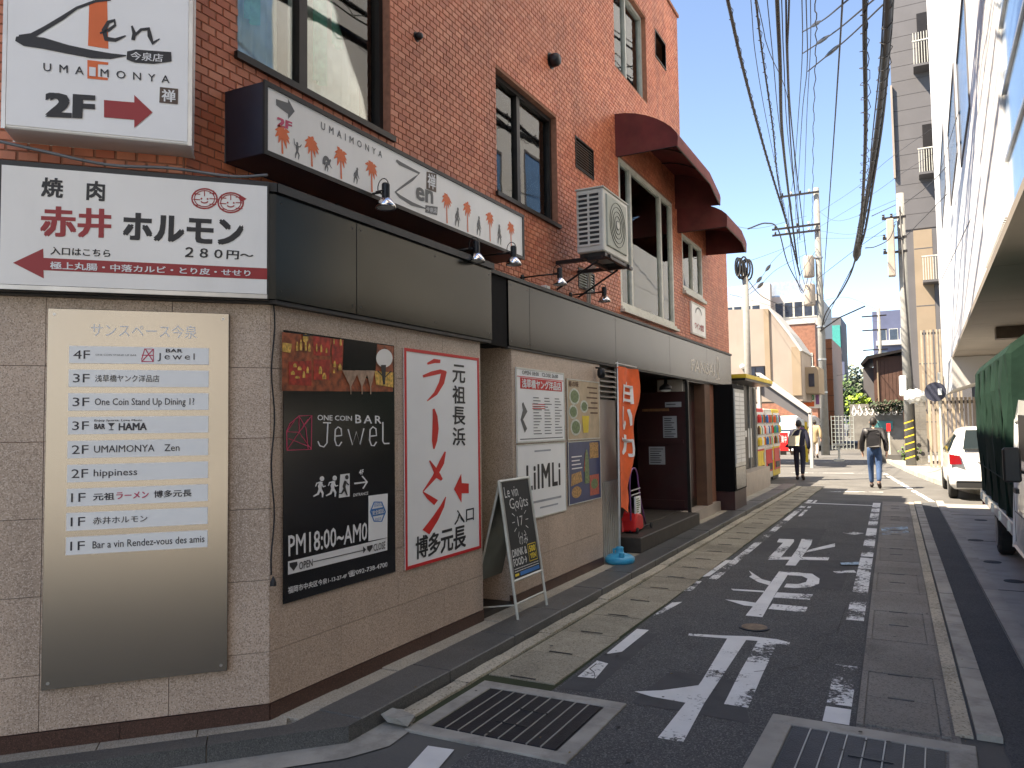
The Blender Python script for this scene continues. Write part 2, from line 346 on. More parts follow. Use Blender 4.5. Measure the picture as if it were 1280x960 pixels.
mk('orange_tile', (.34,.13,.06), .6, 0, .2, 10); mk('brown_clad', (.09,.045,.032), .6, 0, .12, 4); mk('blue_clad', (.10,.115,.19), .5, 0, .1, 1); mk('teal', (.05,.32,.28), .25); mk('dark_window', (.03,.04,.06), .12, 0, .3, 4, spec=.8)
mk('pole_concrete', (.24,.24,.225), .85, 0, .1, 6, .2, 60, dirt=.4, dcol=(.2,.2,.19)); mk('transformer', (.36,.31,.26), .6, 0, .1, 5); mk('white_box', (.62,.66,.68), .4)
mk('car_white', (.74,.75,.74), .28, 0, .02, 3, coat=.8); mk('car_silver', (.45,.47,.49), .28, .6, .03, 3, coat=.8); mk('car_glass', (.02,.03,.035), .05, 0, 0, 3, spec=.9); mk('tail_red', (.22,.006,.009), .15, coat=1); mk('tyre', (.018,.018,.018), .85); mk('rim', (.5,.5,.5), .3, .9); mk('plastic_black', (.015,.015,.015), .5)
mk('tarp', (.009,.026,.018), .8, 0, .25, 3, .5, 14, dirt=.3, dcol=(.015,.035,.025), dscale=3, spec=.12)
mk('skin', (.45,.27,.19), .6); mk('hair', (.012,.01,.009), .6); mk('suit', (.012,.014,.035), .8); mk('jeans', (.03,.07,.16), .85, 0, .2, 20); mk('jacket', (.016,.015,.017), .5, 0, .3, 12); mk('coat', (.42,.32,.19), .85); mk('trousers_white', (.7,.62,.55), .85); mk('bag', (.5,.47,.36), .8); mk('shoe', (.03,.02,.02), .5)
mk('leaf', (.06,.12,.025), .6, 0, .45, 6, obj_rand=.2); mk('leaf_bright', (.22,.34,.03), .6, 0, .4, 6); mk('leaf_dark', (.03,.05,.02), .7, 0, .4, 6); mk('leaf_grey', (.16,.18,.13), .8, 0, .3, 6); mk('bark', (.08,.06,.045), .9)
mk('purple', (.25,.1,.3), .5); mk('sign_blue', (.02,.18,.5), .4); mk('sign_green', (.03,.35,.15), .4); mk('louver_beige', (.42,.35,.26), .6); mk('block_wall', (.20,.19,.17), .9, 0, .2, 2, .3, 30, dirt=.5); mk('plastic_clear', (.62,.63,.6), .25, 0, .1, 6); mk('navy', (.03,.035,.06), .6); mk('brown_tile', (.27,.12,.075), .6, 0, .25, 7); mk('graffiti_teal', (.06,.22,.22), .5)

# ================================================================== GROUND
def XR(x, Y): return x - .023*(Y-5)
def sheet(name, mat, pts, z, kind='structure'):
    o = MB().add([(x, y, z) for x, y in pts], [tuple(range(len(pts)))]).build(name, mat); o['kind'] = kind; return o
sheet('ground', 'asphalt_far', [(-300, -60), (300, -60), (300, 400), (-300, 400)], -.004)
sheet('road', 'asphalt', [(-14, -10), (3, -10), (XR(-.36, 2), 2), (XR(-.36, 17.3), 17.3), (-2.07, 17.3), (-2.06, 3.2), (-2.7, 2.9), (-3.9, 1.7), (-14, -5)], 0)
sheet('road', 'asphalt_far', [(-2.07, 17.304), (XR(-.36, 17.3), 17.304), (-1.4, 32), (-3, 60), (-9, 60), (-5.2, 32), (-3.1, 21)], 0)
sheet('asphalt_strip', 'asphalt_dark', [(XR(.33, 1), 1), (XR(.60, 1), 1), (XR(.60, 17.3), 17.3), (XR(.33, 17.3), 17.3)], .004)
# left: sidewalk, kerb, gutter and drain covers
cd = Vector((math.sin(R(43.8)), math.cos(R(43.8)), 0))
def cpt(s, o, z): return Vector((-3.14, 3.13, 0)) + cd*s + Vector((cd.y, -cd.x, 0))*o + Vector((0, 0, z))
sw = MB()
sw.prism([tuple(cpt(-7, .22, 0))[:2], tuple(cpt(.1, .22, 0))[:2], (-2.72, 3.4), (-2.72, 20.5), (-3.6, 20.5), (-3.6, 2.6), tuple(cpt(-7, -.4, 0))[:2]], lambda u, v, d: (u, v, d), -.05, .062)
sidewalk = sw.build('sidewalk', 'concrete', kind='structure')
kx0, kx1, kc = -2.99, -2.69, 3.30
y = 3.346
while y < 20.3:
    L = .9 + random.uniform(-.06, .06)
    box('kerb_stone', 'kerb_stone', sidewalk, kx0, kx1 + random.uniform(-.003, .003), y + (.0 if y > 3.4 else 0), min(y+L-.006, 20.4), .0, .09 + random.uniform(-.003, .003), bevel=.006)
    y += L
y = 3.2
while y < 15:
    L = .46 + random.uniform(-.05, .05)
    box('paving_stone', 'paver', sidewalk, -3.16, -2.996, y, y+L-.008, .03, .084 + random.uniform(-.004, .003), bevel=.004)
    y += L
# the same band turning along the chamfer
MB().prism([(-2.985, 3.125), (-2.985, 3.34), (-2.69, 3.34), (-2.69, 3.24), tuple(cpt(-.30, .25, 0))[:2], tuple(cpt(-.30, .12, 0))[:2]], lambda u, v, d: (u, v, d), 0, .0885).build('kerb_stone', 'kerb_stone', sidewalk)
s = -.306
while s > -5:
    L = .9 + random.uniform(-.05, .05)
    MB().prism([(s, .12), (s-L+.006, .12), (s-L+.006, .25), (s, .25)], lambda u, v, d: cpt(u, v, d), 0, .088).build('kerb_stone', 'kerb_stone', sidewalk)
    s -= L
s = .10
while s > -5:
    L = .46; MB().prism([(s, -.05), (s-L+.006, -.05), (s-L+.006, .115), (s if s < 0 else s-.02, .115)], lambda u, v, d: cpt(u, v, d), .03, .083).build('paving_stone', 'paver', sidewalk)
    s -= L
gutter = MB().add([(-2.70, 3.6, .004), (-2.06, 3.6, .003), (-2.06, 20.4, .003), (-2.70, 20.4, .004)], [(0, 1, 2, 3)]).build('gutter', 'moss'); gutter['kind'] = 'structure'
y = 3.62
while y < 20.3:
    L = .62 + random.uniform(-.04, .04); mb = MB()
    a, b = -2.682 + random.uniform(-.004, .006), -2.572 + random.uniform(-.006, .004); n = 6; pts = [(a + random.uniform(-.004, .004), y + L*i/n) for i in range(n)] ; pts2 = [(b + random.uniform(-.006, .003), y + L*i/n) for i in range(n)]
    pts.append((a, y+L-.006)); pts2.append((b, y+L-.006)); mb.prism(pts2 + pts[::-1], lambda u, v, d: (u, v, d), 0, .022 + random.uniform(-.004, .006)); mb.build('gutter_stone', 'gutter', gutter); y += L
# cracked lip running round the corner
MB().add([tuple(cpt(-6, .25, .003)), tuple(cpt(-6, .42, .003)), tuple(cpt(.35, .44, .003)), (-2.47, 3.30, .003), (-2.5, 3.62, .003), (-2.70, 3.62, .003), (-2.70, 3.24, .003), tuple(cpt(0, .25, .003))], [tuple(range(8))]).build('gutter', 'concrete')['kind'] = 'structure'
y = 3.3
while y < 20.4:
    L = .60; y1 = y+L-.008
    if y1 > 4.42 or True:
        if y >= 4.4 or y1 < 3.6:
            cx0, cx1 = -2.555, -2.075
            mb = MB(); n = .055
            mb.prism([(cx0, y), (cx1+random.uniform(-.012, .006), y+.004), (cx1+random.uniform(-.012, .006), y1), (cx0, y1)], lambda u, v, d: (u, v, d), -.03, .010 + random.uniform(-.003, .004))
            mb.build('drain_cover', 'slab', gutter, bevel=0)
            box('drain_slot', 'ink', gutter, cx0+.15, cx1-.15, y+.02, y+.032, .013, .0165)
    y += L
# right: drain covers, gutter, kerb
rg = MB()
rg.add([(XR(-.35, 2), 2, .004), (XR(.14, 2), 2, .004), (XR(.14, 17.3), 17.3, .004), (XR(-.35, 17.3), 17.3, .004)], [(0, 1, 2, 3)])
rgo = rg.build('drain_channel', 'slab_grey'); rgo['kind'] = 'structure'
def quadbox(name, mat, parent, x0, x1, y0, y1, z0, z1):
    return MB().prism([(XR(x0, y0), y0), (XR(x1, y0), y0), (XR(x1, y1), y1), (XR(x0, y1), y1)], lambda u, v, d: (u, v, d), z0, z1).build(name, mat, parent)
y = 4.62
k = 0
while y < 17.2:
    L = .98 if k % 2 == 0 else .82
    if k % 2 == 0:   # a lid of two halves let into the slab
        quadbox('drain_frame', 'slab_grey', rgo, -.35, -.315, y, y+L-.008, 0, .016); quadbox('drain_frame', 'slab_grey', rgo, .055, .10, y, y+L-.008, 0, .016)
        quadbox('drain_lid', 'slab_grey', rgo, -.308, .048, y+.012, y+L/2-.01, 0, .015); quadbox('drain_lid', 'slab_grey', rgo, -.308, .048, y+L/2, y+L-.02, 0, .014)
        quadbox('drain_slot', 'ink', rgo, -.2, -.06, y+L/2-.012, y+L/2+.004, .010, .019); quadbox('drain_slot', 'ink', rgo, -.2, -.06, y+L-.03, y+L-.014, .010, .019)
    else:
        quadbox('drain_cover', 'slab_grey', rgo, -.35, .10, y, y+L/2-.006, 0, .016); quadbox('drain_cover', 'slab_grey', rgo, -.35, .10, y+L/2, y+L-.006, 0, .015)
    y += L; k += 1
y = 4.68
while y < 17.2:
    L = .6
    quadbox('gutter_stone', 'gutter', rgo, .118, .20, y, y+L-.006, 0, .012 + random.uniform(0, .006))
    quadbox('kerb_stone', 'concrete', rgo, .215, .33, y, y+L-.006, 0, .03 + random.uniform(-.002, .004))
    y += L
pl = sheet('parking_forecourt', 'paving_light', [(XR(.60, 1), 1), (12, 1), (12, 17.3), (XR(.60, 17.3), 17.3)], .0)
y = 1.5
while y < 17:
    quadbox('kerb_stone', 'paving_light', pl, .605, .73, y, y+.892, 0, .022); y += .9
for yy in (5.2, 8.8, 12.2, 15.4): quadbox('expansion_joint', 'ink', pl, .74, 4.5, yy, yy+.014, 0, .003)
for a, b, c_, d_ in ((1217, 650, 1238, 652), (1209, 675, 1242, 677), (1253, 726, 1280, 733), (1228, 702, 1252, 704)):
    p, q = gnd(a, b), gnd(c_, d_)
    MB().lathe([(.09, 0), (.09, .004)], 14, (p.x+.1, p.y, .002)).build('inspection_cover', 'asphalt_dark', pl)

# white and worn markings (thin sheets of paint)
PZ = .004
def paint(name, polys, mat='road_paint', lab=None, conv=None, z=PZ):
    mb = MB(); k = 0
    for pts in polys:
        if conv: pts = [gnd(conv[0]+p[0]/conv[2], conv[1]+p[1]/conv[2]) for p in pts]
        zz = z + k*.0003; k += 1
        tri = tessellate_polygon([[Vector((p[0], p[1], 0)) for p in pts]])
        mb.add([(p[0], p[1], zz) for p in pts], [tuple(t) for t in tri])
    o = mb.build(name, mat); o['kind'] = 'structure'; return o
CV = (780, 640, 4.0)
paint('road_marking', [[(720,232),(780,232),(850,150),(850,138),(775,135),(765,152),(795,155)], [(807,268),(858,270),(935,165),(943,138),(888,136),(870,180)],
                       [(720,240),(830,240),(1020,243),(1028,228),(840,226),(740,226)], [(905,205),(1055,175),(1055,158),(925,190)]], conv=CV)
P_out = [(775,300),(860,303),(940,310),(978,335),(975,360),(930,378),(850,382),(800,378),(812,360),(870,362),(910,352),(918,335),(890,322),(825,318)]
paint('road_marking', [P_out, [(775,299),(828,302),(758,410),(692,528),(608,520),(690,415)], [(625,295),(648,310),(690,338),(735,350),(725,368),(670,352),(625,325),(640,318)],
                       [(535,386),(700,396),(700,404),(545,394)], [(765,404),(945,415),(928,442),(748,430)], [(505,440),(600,448),(680,460),(676,478),(600,470)], [(742,462),(918,478),(908,505),(722,488)]], conv=CV)
C2 = (640, 720, 3.2)
paint('road_marking', [[(708,232),(850,240),(955,243),(1060,255),(1112,268),(1108,280),(1060,274),(985,262),(860,252),(705,240)], [(862,250),(938,256),(770,510),(685,668),(583,650),(690,515),(760,420)],
                       [(984,260),(1062,268),(1000,400),(945,530),(848,515),(910,390)], [(490,465),(600,460),(745,440),(705,512),(560,486)]], conv=C2)
paint('edge_line', [[(262,405),(335,412),(385,352),(340,340)], [(375,315),(440,305),(548,218),(500,213)], [(565,160),(600,150),(682,105),(640,108)], [(685,62),(720,60),(760,22),(730,22)], [(760,5),(790,2),(880,-62),(855,-62)]], 'road_paint', conv=C2)
paint('edge_line', [[(-1.99,8.2),(-1.9,8.2),(-1.93,17.2),(-2.03,17.2)], [(-1.86,14.2),(-1.80,14.2),(-1.85,17.2),(-1.90,17.2)]], 'worn_paint')
for y0, y1, mt in ((4.6, 4.85, 'road_paint'), (4.9, 5.7, 'worn_paint'), (7.0, 9.4, 'worn_paint'), (9.45, 10.2, 'road_paint'), (10.3, 12.3, 'worn_paint'), (12.3, 13, 'road_paint'), (13, 15.2, 'worn_paint'), (15.3, 17, 'road_paint')):
    paint('edge_line', [[(XR(-.52, y0), y0), (XR(-.385, y0), y0), (XR(-.385, y1), y1), (XR(-.52, y1), y1)]], mt)
paint('road_marking', [[(506,965),(535,933),(568,938),(545,965)]], conv=(0, 0, 1))
paint('road_marking', [[(550,340),(600,336),(640,342),(600,348)], [(515,495),(600,490),(610,500),(530,502)]], 'worn_paint', conv=(880, 560, 3.2))
paint('road_marking', [[(545,465),(620,462),(620,474),(550,473)], [(708,312),(815,318),(820,352),(712,352)]], 'blue_paint', conv=(880, 560, 3.2), z=.019)
paint('road_marking', [[(-2.0, 16.5), (XR(-.4,16.5), 16.4), (XR(-.4,16.6), 16.5), (-2.05, 16.62)]], 'road_paint')
# sun-lit far ground: pale kerb sweeping off to the left and a white line across
kb = MB(); prev = None
curve = [(1.6, 18.6), (1.0, 20), (.45, 22.3), (-.05, 25.5), (-.5, 29), (-1.0, 33), (-1.6, 38)]
for a, b in zip(curve, curve[1:]):
    kb.prism([a, b, (b[0]+.16, b[1]+.1), (a[0]+.16, a[1]+.1)], lambda u, v, d: (u, v, d), 0, .12)
kb.build('kerb', 'concrete')['kind'] = 'structure'
sheet('pavement', 'paving_light', [(1.76, 18.7), (1.1, 20.1), (.6, 22.4), (.1, 25.6), (-.34, 29.1), (-.84, 33.1), (-1.4, 38), (6, 38), (6, 18.7)], .09)
paint('edge_line', [[(-4.1, 22), (-3.95, 22), (-5.6, 34), (-5.8, 34)], [(.2, 17.6), (.3, 17.6), (-.9, 27), (-1.05, 27)]], 'worn_paint')
for yy, x0, x1 in ((19.2, -2.6, -.7), (26, -4, -.9), (33, -5, -1.5)): paint('road_marking', [[(x0, yy), (x1, yy+.3), (x1, yy+.42), (x0, yy+.12)]], 'worn_paint', z=.006)

# repairs, cracks and spots on the asphalt
mk('patch', (.070,.070,.072), .9, 0, .15, 6, .5, 160, dirt=.4, dcol=(.10,.098,.095), dscale=5); mk('spot', (.045,.044,.043), .8); mk('litter_leaf', (.25,.17,.07), .8)
paint('asphalt_patch', [[(-1.55, 4.42), (-1.5, 5.1), (-1.05, 5.08), (-.86, 4.4)], [(-2.04, 4.45), (-2.03, 5.9), (-1.84, 5.95), (-1.82, 4.5)], [(-1.9, 10.2), (-1.9, 12.6), (-1.25, 12.7), (-1.2, 10.3)], [(XR(-.62, 8.2), 8.2), (XR(-.6, 9.9), 9.9), (-1.15, 9.9), (-1.1, 8.2)]], 'patch', z=.0016)
rc = random.Random(5); cr = MB()
for (x, y_, a, n) in ((-1.9, 4.6, 80, 16), (-1.0, 5.3, 20, 9), (-.75, 6.2, 95, 18), (-1.7, 7.6, 60, 14), (-1.2, 9.2, 100, 18), (-.9, 12, 85, 16)):
    pts = []
    for k in range(n): pts.append((x, y_)); a += rc.uniform(-28, 28); x += .085*math.cos(R(a)); y_ += .085*math.sin(R(a)); x = min(max(x, -2.0), -.6)
    for k in range(len(pts)-1):
        (x0, y0), (x1, y1) = pts[k], pts[k+1]; d_ = math.hypot(x1-x0, y1-y0) or 1; w_ = .0035*rc.uniform(.5, 1.3); nx, ny = -(y1-y0)/d_*w_, (x1-x0)/d_*w_
        cr.add([(x0+nx, y0+ny, .0062), (x0-nx, y0-ny, .0062), (x1-nx, y1-ny, .0062), (x1+nx, y1+ny, .0062)], [(0, 1, 2, 3)])
cr.build('asphalt_crack', 'spot', kind='stuff', fix=False)
sp_ = MB()
for k in range(90):
    x, y_ = rc.uniform(-2.6, .1), 3.6+14*rc.random()**1.6; r0 = rc.uniform(.006, .018)
    sp_.add([(x+r0*math.cos(t_*1.05)*rc.uniform(.8, 1.2), y_+r0*math.sin(t_*1.05)*rc.uniform(.8, 1.2), .0225 if (x < -2.06 or x > -.5) else .0066) for t_ in range(6)], [tuple(range(6))])
sp_.build('gum_spots', 'spot', kind='stuff', fix=False)
lf = MB()
for k in range(70):
    x, y_ = rc.choice([rc.gauss(-2.72, .05), rc.gauss(-2.62, .08), rc.gauss(.16, .08), rc.uniform(-2.6, .2)]), 3.5+12*rc.random()**1.4; a = rc.uniform(0, 6.28); L_ = rc.uniform(.008, .022)
    dx, dy = L_*math.cos(a), L_*math.sin(a); z_ = .036 if x > -2.69 else .096
    lf.add([(x, y_, z_), (x+dx*.5-dy*.35, y_+dy*.5+dx*.35, z_+.006), (x+dx, y_+dy, z_+.002), (x+dx*.5+dy*.35, y_+dy*.5-dx*.35, z_+.005)], [(0, 1, 2, 3)])
lf.build('leaf_litter', 'litter_leaf', kind='stuff', fix=False)

# manhole and the two gratings
mh = root('manhole_cover', (-1.2, 6.43, .005), 'small round rusty manhole cover between the painted road characters', 'manhole cover')
MB().lathe([(.12, 0), (.12, .006), (.105, .006)], 24, (-1.2, 6.43, .003)).build('rim', 'grate', mh)
MB().lathe([(.10, 0), (.10, .009), (.03, .010)], 24, (-1.2, 6.43, .003)).build('lid', 'manhole', mh)
def grating(name, label, x0, x1, y0, y1, n, fr, rot=0):
    c = Vector(((x0+x1)/2, (y0+y1)/2, 0)); g = root(name, c, label, 'drain grating'); w = fr
    f = MB()
    f.box(x0-w, x1+w, y0-w, y0, -.02, .012).box(x0-w, x1+w, y1, y1+w, -.02, .012).box(x0-w, x0, y0, y1, -.02, .0115).box(x1, x1+w, y0, y1, -.02, .0115)
    f.build('concrete_surround', 'concrete', g, bevel=.004)
    box('pit', 'ink', g, x0, x1, y0, y1, -.1, .002)
    st = (x1-x0-.02)/n
    for i in range(n):
        a = x0+.01+i*st
        box('steel_plate', 'grate', g, a+.003, a+st-.005, y0+.012, y1-.012, -.01, .010, bevel=.002)
        if i: box('bearing_bar', 'grate_line', g, a-.0045, a+.0025, y0+.012, y1-.012, -.01, .0125)
    for q in (.30, .62): box('hinge_slot', 'ink', g, (x0+x1)/2-.1+q*.06, (x0+x1)/2+.1+q*.06, y0+(y1-y0)*q, y0+(y1-y0)*q+.012, .008, .0145)
    g.rotation_euler.z = rot
    return g
grating('drain_grating', 'dark steel drain grating in rough concrete frame near the left kerb corner', -2.42, -1.66, 3.60, 4.28, 9, .10, 0)
grating('drain_grating', 'dark steel drain grating with wide concrete surround at the lower right', -.66, .08, 3.7, 4.45, 8, .12, R(-1.3))
st = MB()
for c_, r_ in (((-2.6, 3.56, .04), .07), ((-2.68, 3.62, .02), .05)):
    vs = []; 
    bm = bmesh.new(); bmesh.ops.create_icosphere(bm, subdivisions=1, radius=r_)
    idx = {v: i for i, v in enumerate(bm.verts)}
    st.add([(c_[0]+v.co.x*(1.7+random.uniform(-.2,.2)), c_[1]+v.co.y*(1.1+random.uniform(-.4,.4)), max(.0, c_[2]+v.co.z*.6*random.uniform(.5,1.4))) for v in bm.verts], [tuple(idx[v] for v in f.verts) for f in bm.faces]); bm.free()
tag(st.build('broken_kerb_stone', 'concrete'), 'lump of broken concrete lying in the gutter at the kerb corner', 'stone')

# ================================================================== BRICK BUILDING
F = Surf((-3.14, 0, 0), (0, 1, 0)); B = Surf((-3.45, 0, 0), (0, 1, 0)); C = Surf((-3.14, 3.13, 0), cd)
bld = root('brick_building', (-8, 8, 0), 'red brick tiled building with granite ground floor along the left side', 'building')
TALL, LOW = 8.79, 5.5
YC = 2.806                                            # brick corner
CL = 2.9                                              # chamfer length
cend = Vector((-3.45, YC, 0)) - cd*CL                  # far end of the chamfer
SB = (Vector((-3.45, YC, 0)) - C.o).dot(cd)            # s of the brick corner on the chamfer
# window openings on the brick plane: u0,u1,v0,v1
WA = (3.17, 4.66, 3.86, 5.5); WB = (6.34, 7.76, 3.88, 5.10); WC = (9.75, 11.2, 6.55, 7.9); VD = (11.68, 12.28, 7.5, 7.95)
VG = (8.29, 8.88, 4.70, 5.08); VG2 = (8.31, 8.83, 3.26, 3.50); WD = (9.80, 12.42, 3.24, 5.29); WE = (12.99, 14.40, 3.97, 4.93)
HOLES = [WA, WB, WC, VD, VG, VG2, WD, WE, (3.4, 4.9, 6.6, 8.0), (6.3, 7.8, 6.6, 7.9)]
def holed(S, u0, u1, v0, v1, holes, d, depth, name, mat, parent):
    us = sorted({u0, u1} | {min(max(h[i], u0), u1) for h in holes for i in (0, 1)}); vs = sorted({v0, v1} | {min(max(h[i], v0), v1) for h in holes for i in (2, 3)})
    mb = MB()
    for a, b in zip(us, us[1:]):
        for c_, e in zip(vs, vs[1:]):
            um, vm = (a+b)/2, (c_+e)/2
            if any(h[0] < um < h[1] and h[2] < vm < h[3] for h in holes): continue
            mb.add([S.pt(a, c_, d), S.pt(b, c_, d), S.pt(b, e, d), S.pt(a, e, d)], [(0, 1, 2, 3)])
    for h in holes:
        if h[0] < u0 or h[1] > u1 or h[2] < v0 or h[3] > v1: continue
        q = [(h[0], h[2]), (h[1], h[2]), (h[1], h[3]), (h[0], h[3])]
        for i in range(4):
            a, b = q[i], q[(i+1) % 4]
            mb.add([S.pt(*a, d), S.pt(*b, d), S.pt(*b, d-depth), S.pt(*a, d-depth)], [(0, 1, 2, 3)])
    return mb.build(name, mat, parent, fix=False)
holed(B, YC, 13.06, 2.9, TALL, HOLES, 0, .14, 'wall', 'mortar', bld)
holed(B, 13.06, 16.6, 2.9, LOW, HOLES, 0, .14, 'wall', 'mortar', bld)
holed(C, SB-CL, SB, 2.9, TALL, [], 0, .1, 'wall', 'mortar', bld)
w = MB()                                               # the unseen sides and roofs
w.add([(-3.45, 13.06, LOW), (-14, 13.06, LOW), (-14, 13.06, TALL), (-3.45, 13.06, TALL)], [(0, 1, 2, 3)])
w.add([(-3.45, 16.6, 0), (-14, 16.6, 0), (-14, 16.6, LOW), (-3.45, 16.6, LOW)], [(0, 1, 2, 3)])
w.add([(cend.x, cend.y, 0), (-14, cend.y, 0), (-14, cend.y, TALL), (cend.x, cend.y, TALL)], [(0, 1, 2, 3)])
w.add([(-14, cend.y, 0), (-14, 16.6, 0), (-14, 16.6, LOW), (-14, 13.06, TALL), (-14, cend.y, TALL)], [(0, 1, 2, 3, 4)])
w.add([(-3.45, YC, TALL-.02), (-3.45, 13.06, TALL-.02), (-14, 13.06, TALL-.02), (-14, cend.y, TALL-.02), (cend.x, cend.y, TALL-.02)], [(0, 1, 2, 3, 4)])
w.add([(-3.45, 13.06, LOW-.02), (-3.45, 16.6, LOW-.02), (-14, 16.6, LOW-.02), (-14, 13.06, LOW-.02)], [(0, 1, 2, 3)])
w.add([(-3.15, 3.13, 2.94), (-3.15, 15.1, 2.94), (-6, 15.1, 2.94), (-6, 3.13, 2.94)], [(0, 1, 2, 3)])
w.add([(-3.6, 3, 5.9), (-3.6, 16, 5.9), (-7, 16, 5.9), (-7, 3, 5.9)], [(0, 1, 2, 3)])
w.build('side_wall', 'mortar', bld, fix=False)
# coping on the parapets
cp = MB(); cp.box(-3.50, -3.2-.0, 0, 0, 0, 0) if False else None
cp.box(-3.8, -3.42, YC-.02, 13.1, TALL, TALL+.05); cp.build('coping', 'mortar', bld)
# brick tiles, 100 x 50 mm pitch, running bond
def tiles(S, u0, u1, v0, v1, holes, ph=0, flip=False):
    out = []; r = 0; v = v0
    while v + .044 <= v1 + .01:
        u = u0 - (.05 if r % 2 else 0) + ph
        while u < u1:
            a, b = max(u, u0)+.002, min(u+.095, u1)-.002
            ok = b-a > .012
            if ok:
                for h in holes:
                    if v+.046 > h[2]+.004 and v < h[3]-.004 and b > h[0] and a < h[1]:
                        if a < h[0]: b = min(b, h[0])
                        elif b > h[1]: a = max(a, h[1])
                        else: ok = False
                        if b-a < .012: ok = False
                        if not ok: break
            if ok: out.append((S, a, b, v, v+.045))
            u += .1
        v += .05; r += 1
    return out
T = tiles(B, YC+.004, 13.055, 2.98, TALL-.02, HOLES) + tiles(B, 13.06, 16.6, 2.98, LOW-.02, HOLES, ph=.02) + tiles(C, SB-CL, SB-.004, 2.98, TALL-.02, [], ph=-.03)
def tdist(t):
    p = t[0].pt((t[1]+t[2])/2, t[3]); q = p-EYE; z = q.dot(CF)
    if z < .1: return 1e9
    x, y = 640+960*q.dot(CX)/z, 480-960*q.dot(CU)/z
    if not (0 < x < 1278 and 2 < y < 958): return 1e9
    if x < 236 and y < 190: return 1e9
    if t[0] is B and t[1] < 6.3 and t[3] < 3.72 and x > 296: return 1e9
    if t[0] is C and t[3] > 3.12: return 1e9
    return q.length
T.sort(key=tdist)
bm_full = None
def tilebox(mb, S, a, b, c_, e, d0=-.004, d1=.006):
    k = .0025
    mb.add([S.pt(a, c_, d0), S.pt(b, c_, d0), S.pt(b, e, d0), S.pt(a, e, d0), S.pt(a+k, c_+k, d1), S.pt(b-k, c_+k, d1), S.pt(b-k, e-k, d1), S.pt(a+k, e-k, d1)],
           [(4, 5, 6, 7), (0, 1, 5, 4), (1, 2, 6, 5), (2, 3, 7, 6), (3, 0, 4, 7)])
meshes = {}
bo = ORG[bld.name]
for t in T[:300]:
    S, a, b, c_, e = t; key = round(b-a, 3)
    if key not in meshes:
        q = MB(); L0 = Surf((0, 0, 0), (1, 0, 0)); tilebox(q, L0, 0, key, 0, .045); o = q.build('brick', 'brick'); o.parent = bld; meshes[key] = o.data
    else:
        o = bpy.data.objects.new('brick', meshes[key]); COL.objects.link(o); o.parent = bld
    mm = Matrix((S.u, -S.n, S.v)).transposed().to_4x4()
    jit = S.pt(a, c_, random.uniform(-.001, .001)) - bo; mm.translation = jit; o.matrix_local = mm
mb = MB()
for t in T[300:]: tilebox(mb, *t, d1=.006 + random.uniform(-.001, .001))
mb.build('brickwork', 'brick', bld, kind='stuff', fix=False)

# ---- windows
def sbox(mb, S, u0, u1, v0, v1, d0, d1):
    return mb.prism([(u0, v0), (u1, v0), (u1, v1), (u0, v1)], lambda u, v, d: S.pt(u, v, d), d0, d1)
def SBX(name, mat, parent, S, u0, u1, v0, v1, d0, d1, **k): return sbox(MB(), S, u0, u1, v0, v1, d0, d1).build(name, mat, parent, **k)
def window(S, h, muls, mat, parent, d=-.10, fw=.045, sill=None, glass='glass', mw=.04, head=None, curtains=(), reveal=None):
    u0, u1, v0, v1 = h
    f = MB()
    sbox(f, S, u0, u1, v0, v0+fw, d-.04, d+.035); sbox(f, S, u0, u1, v1-fw, v1, d-.04, d+.035)
    sbox(f, S, u0, u0+fw, v0+fw, v1-fw, d-.04, d+.034); sbox(f, S, u1-fw, u1, v0+fw, v1-fw, d-.04, d+.034)
    w = f.build('window', mat, parent)
    ed = [u0+fw] + list(muls) + [u1-fw]
    for mu in muls: SBX('mullion', mat, w, S, mu-mw/2, mu+mw/2, v0+fw, v1-fw, d-.035, d+.028)
    for i in range(len(ed)-1):
        a = ed[i] + (mw/2 if i else 0); b = ed[i+1] - (mw/2 if i < len(ed)-2 else 0)
        SBX('pane', glass, w, S, a, b, v0+fw, v1-fw, d-.012, d-.006)
    if sill: SBX('sill', sill, w, S, u0-.03, u1+.03, v0-.045, v0-.002, d+.0, .035)
    for c in curtains:
        mb = MB(); n = max(4, int((c[1]-c[0])/.03)); pts = []
        for i in range(n+1):
            u = c[0]+(c[1]-c[0])*i/n; dd = d-(.12 if c[4] == 'curtain_green' else .17)+.022*math.sin(i*1.9)+random.uniform(-.006, .006)
            pts += [S.pt(u, c[2], dd), S.pt(u + (random.uniform(-.01, .01)), c[3], dd)]
        mb.add(pts, [(2*i, 2*i+2, 2*i+3, 2*i+1) for i in range(n)]); mb.build('curtain', c[4], w, smooth=True, fix=False)
    # a plain room wall behind the glass
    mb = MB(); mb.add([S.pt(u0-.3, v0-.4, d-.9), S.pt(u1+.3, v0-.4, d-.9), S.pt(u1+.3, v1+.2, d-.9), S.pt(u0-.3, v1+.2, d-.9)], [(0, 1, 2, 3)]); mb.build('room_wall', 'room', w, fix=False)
    return w
fl, cu, cg = 'frame_dark', 'curtain', 'curtain_green'
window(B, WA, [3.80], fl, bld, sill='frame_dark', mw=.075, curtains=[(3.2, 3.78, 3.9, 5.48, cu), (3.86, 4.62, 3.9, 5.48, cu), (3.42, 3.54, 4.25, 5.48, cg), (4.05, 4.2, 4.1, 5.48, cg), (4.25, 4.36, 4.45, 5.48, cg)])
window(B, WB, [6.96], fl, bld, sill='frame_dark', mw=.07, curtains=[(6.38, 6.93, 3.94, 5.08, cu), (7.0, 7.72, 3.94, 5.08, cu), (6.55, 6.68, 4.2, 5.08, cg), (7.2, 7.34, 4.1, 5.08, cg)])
window(B, WC, [10.45], 'frame_green', bld, curtains=[(9.8, 9.98, 6.58, 7.85, cu)])
